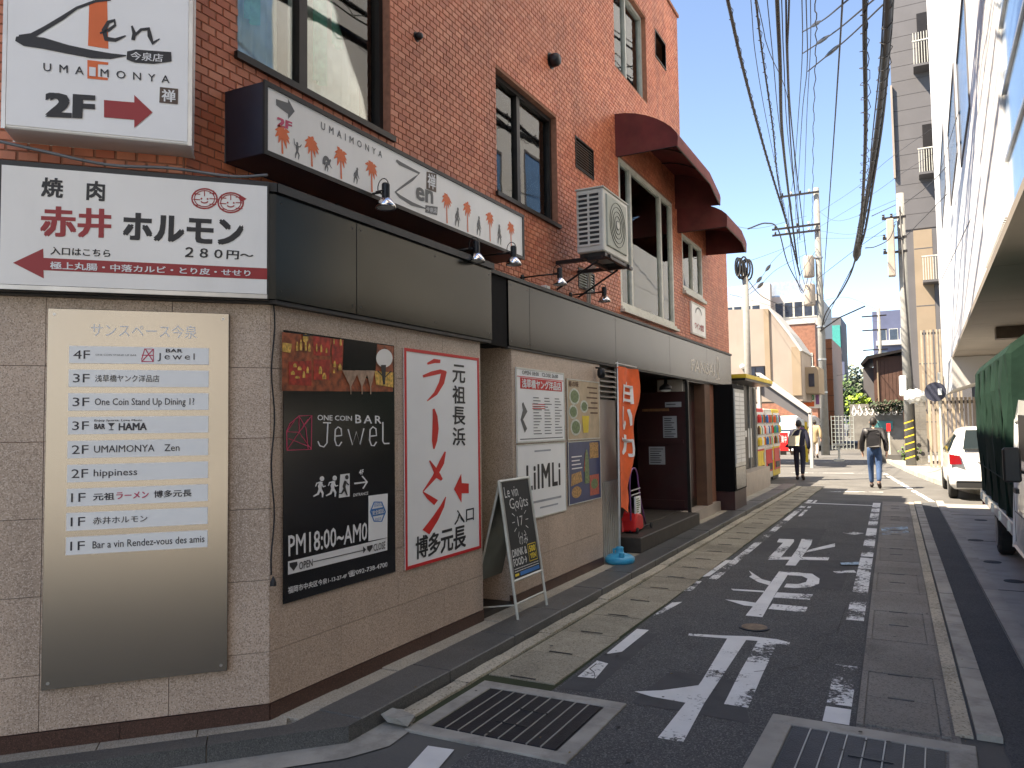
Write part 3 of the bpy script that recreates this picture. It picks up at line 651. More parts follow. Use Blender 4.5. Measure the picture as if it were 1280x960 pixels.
window(B, (3.4, 4.9, 6.6, 8.0), [4.15], 'frame_green', bld); window(B, (6.3, 7.8, 6.6, 7.9), [7.05], 'frame_green', bld)
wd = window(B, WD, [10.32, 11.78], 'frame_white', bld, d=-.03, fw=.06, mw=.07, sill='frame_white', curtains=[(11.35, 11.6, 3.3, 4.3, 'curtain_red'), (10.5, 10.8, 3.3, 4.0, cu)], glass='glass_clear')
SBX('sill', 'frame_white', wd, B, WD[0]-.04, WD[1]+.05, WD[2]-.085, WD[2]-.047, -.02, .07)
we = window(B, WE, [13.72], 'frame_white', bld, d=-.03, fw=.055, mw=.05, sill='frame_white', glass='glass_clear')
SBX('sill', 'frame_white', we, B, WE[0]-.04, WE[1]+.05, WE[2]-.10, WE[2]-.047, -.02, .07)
# ventilation grilles
for h, lab in ((VG, 1), (VD, 1), (VG2, 2)):
    f = MB(); sbox(f, B, h[0], h[1], h[2], h[2]+.02, -.05, .012); sbox(f, B, h[0], h[1], h[3]-.02, h[3], -.05, .012); sbox(f, B, h[0], h[0]+.02, h[2]+.02, h[3]-.02, -.05, .0115); sbox(f, B, h[1]-.02, h[1], h[2]+.02, h[3]-.02, -.05, .0115)
    g = f.build('vent_grille', 'frame_dark', bld)
    v = h[2]+.03
    while v < h[3]-.03:
        mb = MB(); mb.add([B.pt(h[0]+.02, v, .006), B.pt(h[1]-.02, v, .006), B.pt(h[1]-.02, v+.03, -.012), B.pt(h[0]+.02, v+.03, -.012)], [(0, 1, 2, 3)]); mb.build('slat', 'brown_metal' if lab == 1 else 'frame_green', g, fix=False); v += .032

# ---- granite ground floor
rw = random.uniform
def slabs(S, us, v0s, d0, d1, mat='granite', parent=bld, jog=0):
    for a, b in zip(us, us[1:]):
        for c_, e in zip(v0s, v0s[1:]):
            SBX('granite_slab', mat, parent, S, a+.0015, b-.0015, c_+.0015, e-.0015, d0, d1+rw(-.0008, .0008))
VZ = [.17, .445, .83, 1.215, 1.60, 1.985, 2.40]
us = [-2.9, -2.28, -1.68, -1.09, -.50, .0]
slabs(C, us, VZ, -.06, 0); slabs(F, [3.131, 3.72, 4.30, 4.88, 5.45], VZ, -.06, 0)
for S, u0, u1 in ((C, -2.9, -.0), (F, 3.131, 5.45)):
    n = max(1, int((u1-u0)/.6)); L = (u1-u0)/n
    for i in range(n): SBX('plinth_stone', 'plinth', bld, S, u0+i*L+.001, u0+(i+1)*L-.001, .02, .167, -.05, .006 + i*.0004)
core = MB()
core.prism([(-3.17, 3.14), (-3.17, 5.40), (-4.0, 5.40), (-6, 1.2), (-5.2, 1.0)], lambda u, v, d: (u, v, d), 0, 2.9)
box('wall_core', 'mortar', bld, -4.0, -3.18, 6.02, 8.14, 0, 2.9); box('wall_core', 'mortar', bld, -4.2, -3.2, 13.42, 15.08, 0, 2.9)
core.build('wall_core', 'mortar', bld)
# recess between the two granite walls
R1 = Surf((-3.48, 0, 0), (0, 1, 0)); side = Surf((0, 5.45, 0), (1, 0, 0))
SBX('recess_wall', 'granite', bld, R1, 5.38, 6.06, .02, 2.42, -.05, 0)
SBX('jamb', 'granite', bld, Surf((0, 6.0, 0), (1, 0, 0)), -3.47, -3.181, .02, 2.4, -.02, .0)
SBX('jamb', 'granite', bld, Surf((0, 5.45, 0), (-1, 0, 0)), 3.142, 3.47, .02, 2.4, -.03, .0)
slabs(F, [6.0, 6.09], VZ, -.06, 0); slabs(F, [6.09, 6.72, 7.35, 7.98, 8.15], VZ, -.06, 0)
SBX('plinth_stone', 'plinth', bld, F, 6.0, 7.1, .02, .167, -.05, .006); SBX('plinth_stone', 'plinth', bld, F, 7.102, 8.15, .02, .167, -.05, .0064)
box('threshold', 'step', bld, -3.47, -3.16, 5.46, 5.99, .03, .12)
# black panel giving the shade of the open gap above the recess as colour
SBX('fascia_end', 'black_panel', bld, F, 5.56, 5.89, 2.33, 2.97, -.2, .02)
# ---- steel fascia
def fascia(S, us, v0, v1, d=.06):
    for a, b in zip(us, us[1:]):
        SBX('fascia_panel', 'fascia', bld, S, a+.002, b-.002, v0, v1, -.05, d, bevel=.002)
fascia(C, [-2.9, -1.35, -.06], 2.36, 2.95); fascia(F, [3.105, 3.80, 5.55], 2.36, 2.95)
MB().prism([(-.06, -.05), (-.06, .06), (.026, .06), (.02, .0)], lambda u, v, d: C.pt(u, d, v), 2.36, 2.95).build('fascia_panel', 'fascia', bld)
fascia(F, [5.90, 6.32, 8.62, 10.9, 13.15, 15.1], 2.345, 2.93, .03)
SBX('fascia_cap', 'fascia_cap', bld, C, -2.9, .03, 2.951, 3.0, -.05, .085); SBX('fascia_cap', 'fascia_cap', bld, F, 3.10, 5.56, 2.951, 3.0, -.3, .084)
SBX('fascia_cap', 'fascia_cap', bld, F, 5.562, 15.12, 2.931, 2.965, -.3, .05)
SBX('fascia_trim', 'ink', bld, C, -2.9, .03, 2.335, 2.357, -.05, .05); SBX('fascia_trim', 'ink', bld, F, 3.12, 5.55, 2.335, 2.357, -.05, .05); SBX('fascia_trim', 'ink', bld, F, 5.9, 15.1, 2.325, 2.343, -.05, .02)
SBX('fascia_end', 'fascia', bld, Surf((0, 15.1, 0), (-1, 0, 0)), 3.11, 3.45, 2.345, 2.93, -.02, .012)
for (S_, d_, us_, v_) in ((F, .0605, (3.15, 3.76, 3.84, 4.7, 5.5), (2.41, 2.90)), (F, .0305, (5.95, 6.28, 6.36, 7.5, 8.58, 8.66, 9.8, 10.86, 10.94, 13.1, 13.2, 15.0), (2.39, 2.885))):
    for u in us_:
        for v in v_: G(S_, d_).disc(u, v, .007, n=8).build('rivet', 'fascia_cap', bld)
# letters standing on the fascia
g = G(F, .032)
q = F.px
(u0, v1), (u1, v0) = q(864, 452, .03), q(893, 466, .03)
g.tx('FANSAI', u0, .5*(v0+v1)+.09, u1, .5*(v0+v1)-.10, bold=.01, sp=.95); ue = u1
g.ring(ue+.28, 2.66, .09, .16, .03); g.stroke([(ue+.28, 2.80), (ue+.25, 2.65), (ue+.31, 2.55), (ue+.28, 2.42)], .035); g.stroke([(ue+.12, 2.42), (ue+.42, 2.44)], .02)
g.build('lettering', 'louver', bld)
# louvred panel and pink panel before the entrance
lp = SBX('louver_frame', 'frame_dark', bld, F, 8.16, 8.72, 1.93, 2.33, -.22, -.06)
for i in range(6):
    v = 1.96+i*.06; MB().add([F.pt(8.17, v, .0), F.pt(8.71, v, .0), F.pt(8.71, v+.035, -.05), F.pt(8.17, v+.035, -.05), F.pt(8.17, v-.006, .0), F.pt(8.71, v-.006, 0)], [(0, 1, 2, 3), (0, 1, 5, 4)]).build('slat', 'louver', lp, fix=False)
SBX('wall_panel', 'pale_tile', bld, F, 8.152, 8.74, 1.0, 1.93, -.3, -.02); SBX('wall_panel', 'steel_dull', bld, F, 8.152, 8.74, .05, .998, -.3, -.012)
for i in range(9): SBX('rib', 'louver', bld, F, 8.18+i*.06, 8.20+i*.06, .06, .99, -.012, .002)
# ---- entrance recess
box('recess_wall', 'door_dark', bld, -4.9, -4.85, 8.74, 11.95, .05, 2.6); box('recess_floor', 'step', bld, -4.85, -3.3, 8.74, 11.9, .2, .29)
box('recess_side', 'door_dark', bld, -4.85, -3.16, 8.70, 8.74, .05, 2.34); box('recess_ceiling', 'door_dark', bld, -4.85, -3.2, 8.74, 11.9, 2.36, 2.5)
box('step', 'step', bld, -3.62, -2.98, 9.0, 11.86, .085, .27, bevel=.01); box('step', 'plinth', bld, -3.6, -3.0, 9.02, 11.84, .03, .13)
dr = box('door', 'door_red', bld, -3.95, -3.16, 11.86, 11.90, .29, 2.14); DS = Surf((0, 11.86, 0), (1, 0, 0))
SBX('door_jamb', 'frame_dark', bld, DS, -3.157, -3.11, .2, 2.3, -.04, .01)
SBX('rail', 'wood', dr, DS, -3.85, -3.42, 1.84, 1.88, 0, .03); SBX('rail', 'door_red', dr, DS, -3.9, -3.2, 1.33, 1.39, 0, .02); SBX('rail', 'door_red', dr, DS, -3.9, -3.2, .33, .45, 0, .02)
SBX('recess_lintel', 'pale_tile', bld, DS, -3.6, -3.2, 2.145, 2.33, -.03, 0)
for a, b, c_, e in ((-3.48, -3.22, 1.90, 1.98), (-3.52, -3.3, 1.42, 1.76), (-3.76, -3.5, 1.0, 1.28)):
    n = SBX('notice', 'pale_ink', dr, DS, a, b, c_, e, .0, .004); gg = G(DS, .0055)
    vv = e-.03
    while vv > c_+.02: gg.rect(a+.02, vv-.012, b-.02-rw(0, .08), vv); vv -= .035
    gg.build('lettering', 'ink', n)
d2 = SBX('door', 'door_dark', bld, F, 11.92, 13.05, .25, 2.30, -.25, -.18)
for a, b in ((11.98, 12.45), (12.5, 13.0)): SBX('door_panel', 'door_red', d2, F, a, b, .4, 2.0, -.18, -.165)
SBX('door_jamb', 'brown_wall', bld, F, 13.05, 13.42, .1, 2.31, -.2, .0); SBX('step', 'pale_tile', bld, F, 11.92, 13.9, .03, .25, -.3, .03)
SBX('lintel', 'door_dark', bld, F, 11.9, 13.42, 2.30, 2.34, -.2, 0)
# dark panelled ground floor beyond the black box
box('shop_front', 'door_dark', bld, -4.5, -3.44, 15.1, 16.58, .05, 2.96)

# ---- black display box standing on the sidewalk at the end of the facade
kb = root('display_case', (-3.0, 14.2, .08), 'tall black box beside the brown door with a tiled outer face', 'display case')
box('cabinet', 'black_panel', kb, -3.27, -2.86, 13.95, 15.0, .42, 2.33, bevel=.008); box('base', 'door_red', kb, -3.26, -2.87, 13.96, 14.99, .085, .417)
KS = Surf((-2.86, 0, 0), (0, 1, 0)); SBX('face_panel', 'steel_dull', kb, KS, 14.02, 14.9, .85, 2.25, 0, .015)
for i in range(16):
    for j in range(2): SBX('menu_tile', 'paper_white', kb, KS, 14.05+j*.42, 14.43+j*.42, .92+i*.08, .985+i*.08, .015, .024)
SBX('lower_panel', 'fascia', kb, KS, 14.02, 14.9, .45, .84, 0, .012)
# ---- wine shop front, yellow awning plate, vending machines
ws = root('wine_shop_front', (-3.6, 17.6, 0), 'dark low shop front with notices under a yellow edged canopy', 'shop front')
box('wall', 'door_dark', ws, -4.6, -3.5, 16.62, 19.9, .05, 2.5); box('canopy', 'yellow', ws, -3.75, -3.0, 16.0, 19.3, 2.55, 2.63); box('canopy_soffit', 'frame_dark', ws, -3.74, -3.02, 16.02, 19.28, 2.50, 2.548)
WS = Surf((-3.5, 0, 0), (0, 1, 0))
for a, b, c_, e in ((16.8, 17.1, 1.2, 1.6), (17.5, 17.9, 1.0, 1.25), (18.0, 18.5, 1.3, 1.45), (18.7, 19.1, .8, 1.5)): SBX('notice', 'paper_white', ws, WS, a, b, c_, e, 0, .01)
for a in (16.7, 17.4, 18.1, 18.8, 19.5): SBX('post', 'steel_dull', ws, WS, a, a+.05, .1, 2.5, 0, .04)
SBX('base_wall', 'pale_tile', ws, WS, 16.62, 19.9, .05, .55, .001, .28)
def vending(y0, col, lab):
    v = root('vending_machine', (-3.7, y0+.55, .05), lab, 'vending machine', 'vending machines beyond the brick building')
    box('body', col, v, -4.15, -3.55, y0, y0+1.15, .12, 2.0, bevel=.02); box('foot', 'ink', v, -4.1, -3.6, y0+.05, y0+1.1, .03, .12)
    VS = Surf((-3.55, 0, 0), (0, 1, 0)); SBX('front', 'paper_white', v, VS, y0+.05, y0+1.1, .95, 1.9, 0, .02)
    for r in range(3):
        SBX('shelf', 'steel_dull', v, VS, y0+.08, y0+1.07, 1.02+r*.29, 1.04+r*.29, .02, .05)
        for k in range(8):
            mt = random.choice(['red', 'yellow', 'sign_green', 'orange', 'white_ink', 'sign_blue', 'brown_wall'])
            MB().lathe([(.032, 0), (.034, .01), (.034, .15), (.02, .19), (.016, .21)], 8, (-3.5, y0+.13+k*.125, 1.045+r*.29)).build('can', mt, v)
    SBX('panel', 'yellow' if col == 'red' else 'red', v, VS, y0+.08, y0+1.07, .3, .9, 0, .015); SBX('delivery_slot', 'ink', v, VS, y0+.25, y0+.9, .35, .52, .015, .03)
    SBX('coin_slot', 'steel_dull', v, VS, y0+.9, y0+1.04, .6, .85, .015, .03)
    return v
vending(20.0, 'red', 'red sided vending machine nearest the camera, past the wine shop front'); vending(21.3, 'frame_white', 'pale vending machine standing just beyond the red sided one')
vending(22.6, 'yellow', 'yellow vending machine, farthest of the three by the sunny corner')

# ---- ground floor signs
# brushed steel directory
dt = root('directory_board', C.pt(-.64, .38, .02), 'tall brushed steel tenant directory with nine white name strips on the granite corner', 'directory board')
SBX('plate', 'steel', dt, C, -1.075, -.215, .378, 2.275, .0, .035, bevel=.002)
g = G(C, .0365); g.tx('サンスペース今泉', -.88, 2.205, -.375, 2.135); g.build('lettering', 'white_ink', dt)
rows = [('4F', ''), ('3F', '浅草橋ヤンク洋品店'), ('3F', 'One Coin Stand Up Dining 1?'), ('3F', 'HAMA'), ('2F', 'UMAIMONYA　Zen'), ('2F', 'hippiness'), ('1F', '元祖ラーメン 博多元長'), ('1F', '赤井ホルモン'), ('1F', 'Bar a vin Rendez-vous des amis')]
wid = [0, .30, .47, .13, .40, .20, .42, .25, .525]
for i, (a, b) in enumerate(rows):
    vt = 2.085-i*.1205; vb = vt-.088
    st_ = SBX('name_strip', 'frosted', dt, C, -.975, -.315, vb, vt, .035, .043)
    g = G(C, .0445); g.tx(a, -.955, vt-.022, -.890 if a == '1F' else -.880, vb+.022, bold=0)
    x0 = -.855
    if i == 0:
        g.tx('Jewel', x0+.29, vt-.03, x0+.47, vb+.014, sp=1.3); g.tx('BAR', x0+.33, vt-.008, x0+.41, vt-.026, bold=.02)
        g.tx('ONE COIN STAND UP BAR', x0, vb+.048, x0+.19, vb+.040)
        r_ = G(C, .0445)
        for pts in ([(0, .2), (.25, 1), (1, 1), (1, 0), (0, 0), (0, .2)], [(0, .5), (1, .5)], [(0, 0), (1, 1)], [(.3, 1), (1, 0)]): r_.stroke([(x0+.215+.055*p[0], vb+.012+.066*p[1]) for p in pts], .005)
        r_.build('emblem', 'pink_red', st_)
    elif i == 3:
        g.tx(b, x0+.112, vt-.034, x0+.112+wid[i], vb+.018, bold=.035); g.tx('BAR', x0, vt-.036, x0+.048, vb+.026, bold=.04); g.tx('Enjoy Sports, Love Music', x0, vt-.014, x0+.22, vt-.026, bold=.02)
        g.poly([(x0+.060, vb+.056), (x0+.094, vb+.056), (x0+.077, vb+.036)]); g.stroke([(x0+.077, vb+.04), (x0+.077, vb+.022)], .004); g.stroke([(x0+.066, vb+.021), (x0+.088, vb+.021)], .004)
    elif i == 6:
        g.tx('元祖', x0, vt-.026, x0+.095, vb+.026, bold=.02); g.tx('博多元長', x0+.28, vt-.024, x0+.46, vb+.028, bold=.02)
        r_ = G(C, .0445); r_.tx('ラーメン', x0+.105, vt-.026, x0+.255, vb+.028, bold=.02); r_.build('lettering', 'pink_red', st_)
    else: g.tx(b, x0, vt-.026, x0+wid[i], vb+(.016 if i in (2, 5) else .026), bold=.004)
    g.build('lettering', 'sign_navy', st_)
for u, v in ((-1.045, 2.245), (-.245, 2.245), (-1.045, .41), (-.245, .41)):
    MB(Matrix(((C.u.x, C.v.x, C.n.x, 0), (C.u.y, C.v.y, C.n.y, 0), (C.u.z, C.v.z, C.n.z, 0), (0, 0, 0, 1))).copy()).add([], []) if False else G(C, .0366).disc(u, v, .008, n=12).build('screw', 'steel_dull', dt)
# yakiniku light box on the fascia
yk = root('sign', C.pt(-.65, 2.37, .06), 'white sign with red arrow and red and black Japanese lettering above the steel directory', 'sign')
SBX('box', 'fascia_cap', yk, C, -1.33, -.012, 2.345, 2.995, .062, .115, bevel=.003); SBX('face', 'sign_white', yk, C, -1.265, -.022, 2.375, 2.965, .115, .122)
SBX('frame', 'steel_dull', yk, C, -1.30, -.02, 2.35, 2.372, .115, .126)
k1 = (0, 0, 2.594)
g = G(C, .1235, k1)
g.text('焼　肉', (137, 575), (340, 590), (338, 652), (134, 636), bold=.03)
g.text('ホルモン', (403, 690), (788, 712), (785, 795), (400, 774), bold=.045)
g.text('入口はこちら', (165, 800), (358, 810), (357, 834), (164, 825), bold=.02)
g.text('２８０円～', (602, 800), (822, 818), (820, 842), (600, 836), bold=.025)
g.build('lettering', 'ink', yk)
g = G(C, .1235, k1); g.text('赤井', (134, 668), (360, 680), (358, 770), (132, 765), bold=.035); g.build('lettering', 'dark_red', yk)
g = G(C, .1235, k1); g.poly([(42, 852), (140, 806), (141, 836), (866, 870), (866, 906), (141, 876), (142, 903)]); g.build('arrow', 'dark_red', yk)
g = G(C, .126, k1); g.text('極上丸腸・中落カルビ・とり皮・せせり', (163, 848), (812, 876), (812, 896), (163, 872), bold=.02); g.build('lettering', 'white_ink', yk)
g = G(C, .1235, k1)
for cx, cy in ((663, 644), (748, 657)):
    g.ring(cx, cy, 41, 32, 5); g.ring(cx, cy, 33, 26, 3)
    for q_ in (-.5, 0, .5): g.stroke([(cx+q_*60, cy-26), (cx+q_*60, cy-8)], 3); g.stroke([(cx-36, cy+q_*36+2), (cx-14, cy+q_*36+4)], 3); g.stroke([(cx+16, cy+q_*36), (cx+38, cy+q_*36+1)], 3)
    g.disc(cx-10, cy, 3); g.disc(cx+10, cy+1, 3); g.ring(cx, cy+6, 12, 8, 4, 8, 20, 160)
g.poly([(775, 630), (800, 645), (782, 655)]); g.build('emblem', 'dark_red', yk)

# Zen light box
zn = root('sign', C.pt(-.8, 3.13, 0), 'big white light box with brush lettered logo and red arrow, top left corner', 'sign')
SBX('box', 'sign_white', zn, C, -1.246, -.40, 3.125, 4.25, -.0, .2, bevel=.006); SBX('trim', 'steel_dull', zn, C, -1.25, -1.232, 3.12, 4.25, .2, .206); SBX('trim', 'steel_dull', zn, C, -.415, -.396, 3.12, 4.25, .2, .206)
SBX('face', 'paper_white', zn, C, -1.23, -.417, 3.14, 4.24, .2, .2045)
g = G(C, .2060, k1, .2); g.poly([(290, 12), (348, 4), (352, 160), (286, 150)]); g.poly([(284, 196), (352, 204), (351, 212), (318, 210), (318, 250), (350, 254), (350, 262), (284, 256)]); g.build('orange_bar', 'orange', zn)
g = G(C, .2075, k1, .2)
g.stroke([(360, 2), (310, 6), (250, 28), (200, 62), (150, 92), (105, 118), (65, 128)], [5, 9, 9, 14, 14, 18, 26]); g.stroke([(52, 128), (80, 134), (140, 142), (220, 162), (300, 178), (360, 184), (410, 182)], [14, 34, 36, 28, 26, 18, 3])
g.stroke([(325, 110), (352, 100), (374, 84), (372, 68), (352, 74), (338, 100), (345, 128), (375, 132), (408, 118)], [6, 10, 9, 10, 12, 16, 16, 12, 4]); g.stroke([(428, 86), (436, 110), (432, 132)], [6, 13, 12]); g.stroke([(432, 122), (458, 98), (482, 96), (486, 118), (496, 142), (518, 128)], [8, 9, 13, 15, 12, 3])
g.stroke([(412, 182), (440, 184), (500, 188), (556, 186)], [26, 42, 42, 30])
g.text('UMAIMONYA', (142, 206), (550, 248), (550, 272), (142, 232), bold=.005, sp=2.0); g.text('2F', (154, 304), (306, 314), (304, 385), (152, 378), bold=.05); g.build('lettering', 'ink', zn)
g = G(C, .2095, k1, .2); g.text('今泉店', (425, 170), (530, 178), (528, 204), (424, 196), bold=.01); g.text('I', (293, 220), (309, 222), (309, 250), (293, 248), bold=.03); g.build('lettering', 'white_ink', zn)
g = G(C, .2075, k1, .2); g.poly([(338, 326), (436, 334), (436, 310), (495, 366), (436, 416), (436, 390), (338, 382)]); g.build('arrow', 'dark_red', zn)
g = G(C, .2075, k1, .2); g.poly([(519, 284), (578, 290), (577, 340), (517, 334)]); g.build('seal', 'brown_metal', zn); g = G(C, .2095, k1, .2); g.text('禅', (526, 292), (570, 296), (569, 334), (525, 330), bold=.02); g.build('lettering', 'white_ink', zn)

# long palm tree sign
ls = root('sign', (-3.3, 4.66, 3.19), 'long narrow light box printed with orange palm trees and walking figures', 'sign')
LS = Surf((-3.14, 0, 0), (0, 1, 0)); SBX('box', 'sign_navy', ls, LS, 3.075, 6.27, 3.175, 3.585, -.30, -.004, bevel=.004)
f = MB(); sbox(f, LS, 3.07, 6.275, 3.17, 3.197, -.004, .012); sbox(f, LS, 3.07, 6.275, 3.563, 3.59, -.004, .012); sbox(f, LS, 3.07, 3.095, 3.197, 3.563, -.004, .0115); sbox(f, LS, 6.25, 6.275, 3.197, 3.563, -.004, .0115); f.build('frame', 'frame_dark', ls)
SBX('face', 'sign_white', ls, LS, 3.095, 6.25, 3.197, 3.563, -.004, .002)
def palm(g, u, v, h):
    g.stroke([(u+.004, v), (u, v+h*.5), (u-.002, v+h*.78)], [.014, .012, .010]); g.disc(u, v+h*.8, .022, .026, 9)
    for a in (0, 35, 80, 120, 160, 200, 240, 300, 335):
        L = .068*rw(.8, 1.1); x, y_ = math.cos(R(a)), math.sin(R(a)); g.stroke([(u, v+h*.8), (u+x*L*.6, v+h*.8+y_*L*.6+.012), (u+x*L, v+h*.8+y_*L-.006)], [.02, .026, .004])
g = G(LS, .0035); ux = lambda x, y_: LS.px(x, y_)[0]
for x, h, v in ((352, .135, 3.215), (389, .155, 3.213), (425.5, .175, 3.212), (464, .19, 3.211), (558, .22, 3.213), (584, .235, 3.213), (612, .24, 3.213), (638.5, .245, 3.212)): palm(g, ux(x, 185+(x-352)*.44), v, h)
g.build('palm_print', 'orange', ls)
def figure(g, u, v, h, lean, arms):
    x = lean; g.disc(u+x*1.15, v+h*.90, h*.085, h*.10, 10)
    g.stroke([(u, v+h*.45), (u+x*.7, v+h*.66), (u+x, v+h*.82)], [h*.15, h*.26, h*.16])
    g.stroke([(u, v+h*.47), (u-h*.12, v+h*.22), (u-h*.16, v)], [h*.14, h*.10, h*.05]); g.stroke([(u, v+h*.47), (u+h*.15, v+h*.25), (u+h*.10, v)], [h*.14, h*.10, h*.05])
    if arms == 'up': g.stroke([(u, v+h*.72), (u-h*.22, v+h*.8), (u-h*.28, v+h*1.12)], [h*.1, h*.07, h*.05]); g.stroke([(u, v+h*.72), (u+h*.22, v+h*.78), (u+h*.34, v+h*.95)], [h*.1, h*.07, h*.05])
    else: g.stroke([(u+x*.8, v+h*.76), (u+x*.8+h*.10, v+h*.5), (u+x*.8+h*.22*arms, v+h*.36)], [h*.11, h*.08, h*.05]); g.stroke([(u+x*.8, v+h*.76), (u-h*.12, v+h*.55), (u-h*.16*arms, v+h*.38)], [h*.1, h*.07, h*.05])
g = G(LS, .0035)
for x, h, ln, ar in ((371, .10, 0, 'up'), (407.5, .085, .03, 1.4), (444, .11, .015, 1), (571, .155, .012, 1), (598, .165, .008, .9), (624, .175, 0, 1)): figure(g, ux(x, 200+(x-371)*.44), 3.222, h, ln, ar)
u_ = ux(407.5, 215); g.ring(u_, 3.27, .022, .034, .026, 12, 20, 200)
kL = (320, 100, 6.0); g.conv = kL; g.d = .0035
g.poly([(150, 142), (240, 172), (240, 142), (290, 235), (242, 292), (240, 255), (152, 188)])
g.text('UMAIMONYA', (488, 312), (945, 538), (945, 585), (488, 368), sp=2.0, bold=.01)
g.conv = (290, 0, 2.668)
g.stroke([(548, 534), (560, 545), (625, 578), (600, 600), (565, 625), (545, 640), (560, 655), (600, 680), (650, 697)], [6, 12, 7, 9, 7, 6, 9, 12, 3])
g.text('en', (614, 622), (670, 640), (670, 680), (614, 664), bold=.03); g.poly([(645, 684), (686, 690), (684, 718), (644, 708)])
g.build('lettering', 'grey_ink', ls)
g = G(LS, .0035, kL); g.text('2F', (162, 278), (268, 318), (266, 372), (160, 345), bold=.05); g.build('lettering', 'pink_red', ls)
g = G(LS, .0035, (290, 0, 2.668)); g.poly([(649, 572), (682, 580), (681, 642), (648, 630)]); g.build('seal', 'brown_metal', ls)
g = G(LS, .0055, (290, 0, 2.668)); g.text('禅', (653, 578), (679, 585), (678, 634), (652, 624), bold=.02); g.text('今泉店', (648, 690), (684, 695), (683, 712), (647, 705)); g.build('lettering', 'white_ink', ls)

# ---- posters on the granite
PS = Surf((-3.134, 0, 0), (0, 1, 0))
def poster(name, label, cat, S, h, mat, frame=None, fw=.012, t=.006, d0=0):
    r_ = root(name, S.pt(h[0], h[2], 0), label, cat); SBX('sheet', mat, r_, S, h[0], h[1], h[2], h[3], d0, d0+t)
    if frame:
        f = MB(); u0, u1, v0, v1 = h; sbox(f, S, u0, u1, v0, v0+fw, d0+t, d0+t+.004); sbox(f, S, u0, u1, v1-fw, v1, d0+t, d0+t+.004); sbox(f, S, u0, u0+fw, v0+fw, v1-fw, d0+t, d0+t+.0038); sbox(f, S, u1-fw, u1, v0+fw, v1-fw, d0+t, d0+t+.0038)
        f.build('border', frame, r_)
    return r_
jw = poster('poster', 'tall black bar poster with photo of bottles and white lettering', 'poster', PS, (3.22, 4.255, .68, 2.205), 'poster_black')
o1 = .0075; kA = (340, 400, 5.333); kB = (340, 580, 5.333)
def GA(c, k=0): return G(PS, o1+k*.0016, c, o1)
g = GA(kA); g.poly([(67, 80), (811, 176), (806, 478), (66, 472)]); g.build('photo', 'bar_warm', jw)
g = GA(kA, .6); g.poly([(478, 132), (700, 162), (690, 340), (660, 400), (470, 330)]); g.build('photo', 'poster_black', jw)
g = GA(kA, 1); g.poly([(272, 106), (388, 121), (384, 240), (276, 236)]); g.poly([(398, 126), (472, 136), (468, 300), (398, 290)]); g.poly([(276, 262), (384, 266), (380, 400), (276, 400)]); g.poly([(110, 280), (260, 270), (262, 440), (110, 430)]); g.build('photo', 'bar_red', jw)
g = GA(kA, 2)
for x, y, w, h in ((165, 170, 16, 70), (190, 160, 16, 85), (222, 165, 14, 80), (246, 180, 16, 62), (295, 180, 10, 60), (325, 185, 12, 60), (360, 200, 12, 40), (150, 300, 24, 30), (180, 320, 26, 30), (135, 350, 26, 30), (165, 380, 30, 20), (210, 360, 18, 50), (235, 330, 16, 50), (320, 330, 22, 60), (345, 370, 26, 50), (410, 140, 10, 40), (455, 145, 14, 50), (415, 290, 16, 50), (450, 310, 20, 50), (410, 340, 14, 30)):
    g.poly([(x-w/2, y), (x-w/5, y-h*.35), (x+w/5, y-h*.35), (x+w/2, y), (x+w/2, y+h*.5), (x-w/2, y+h*.5)])
g.disc(220, 122, 20, 30, 12); g.poly([(66, 150), (130, 160), (120, 220), (66, 210)]); g.poly([(680, 340), (805, 350), (805, 450), (690, 430)]); g.build('photo', 'bar_gold', jw)
g = GA(kA, 3)
for cx, w in ((520, 56), (595, 44), (652, 30)):
    g.poly([(cx-w, 335), (cx+w, 338), (cx+6, 440), (cx-4, 440)]); g.stroke([(cx, 438), (cx+2, 495)], 7)
g.build('photo', 'bar_glass', jw)
g = GA(kA, 3); g.disc(745, 255, 55, 62, 20); g.build('photo', 'sign_white', jw); g = GA(kA, 4); g.stroke([(738, 300), (742, 430)], [34, 14]); g.stroke([(700, 340), (745, 385), (790, 340)], 8); g.poly([(200, 95), (245, 98), (245, 110), (200, 108)]); g.build('photo', 'ink', jw)
g = GA(kA); g.text('ONE COIN', (303, 632), (532, 640), (532, 672), (303, 668), bold=.015); g.text('BAR', (555, 632), (728, 640), (728, 690), (555, 688), bold=.015, sp=1.4)
g.stroke([(340, 684), (393, 686)], 9); g.stroke([(372, 684), (366, 820), (345, 846), (318, 838), (306, 808)], 9)
for cx in (440, 672): g.stroke([(cx-22, 775), (cx+24, 770), (cx+20, 725), (cx, 712), (cx-18, 730), (cx-22, 800), (cx-10, 836), (cx+8, 838), (cx+24, 812)], 9)
g.stroke([(506, 728), (536, 832), (562, 745), (586, 830), (612, 722)], 9); g.stroke([(738, 680), (738, 808), (748, 824), (782, 822)], 9); g.build('lettering', 'white_ink', jw)
g = GA(kA); g.stroke([(100, 868), (98, 740), (120, 690), (180, 640), (265, 636), (262, 862), (100, 868)], 7)
for a, b in (((98, 745), (180, 748)), ((180, 748), (262, 862)), ((100, 866), (240, 660)), ((180, 640), (225, 720)), ((180, 640), (180, 748)), ((265, 636), (180, 748)), ((98, 745), (150, 670)), ((110, 790), (262, 850)), ((225, 720), (240, 860))): g.stroke([a, b], 5)
g.build('emblem', 'pink_red', jw)
g = GA(kB)
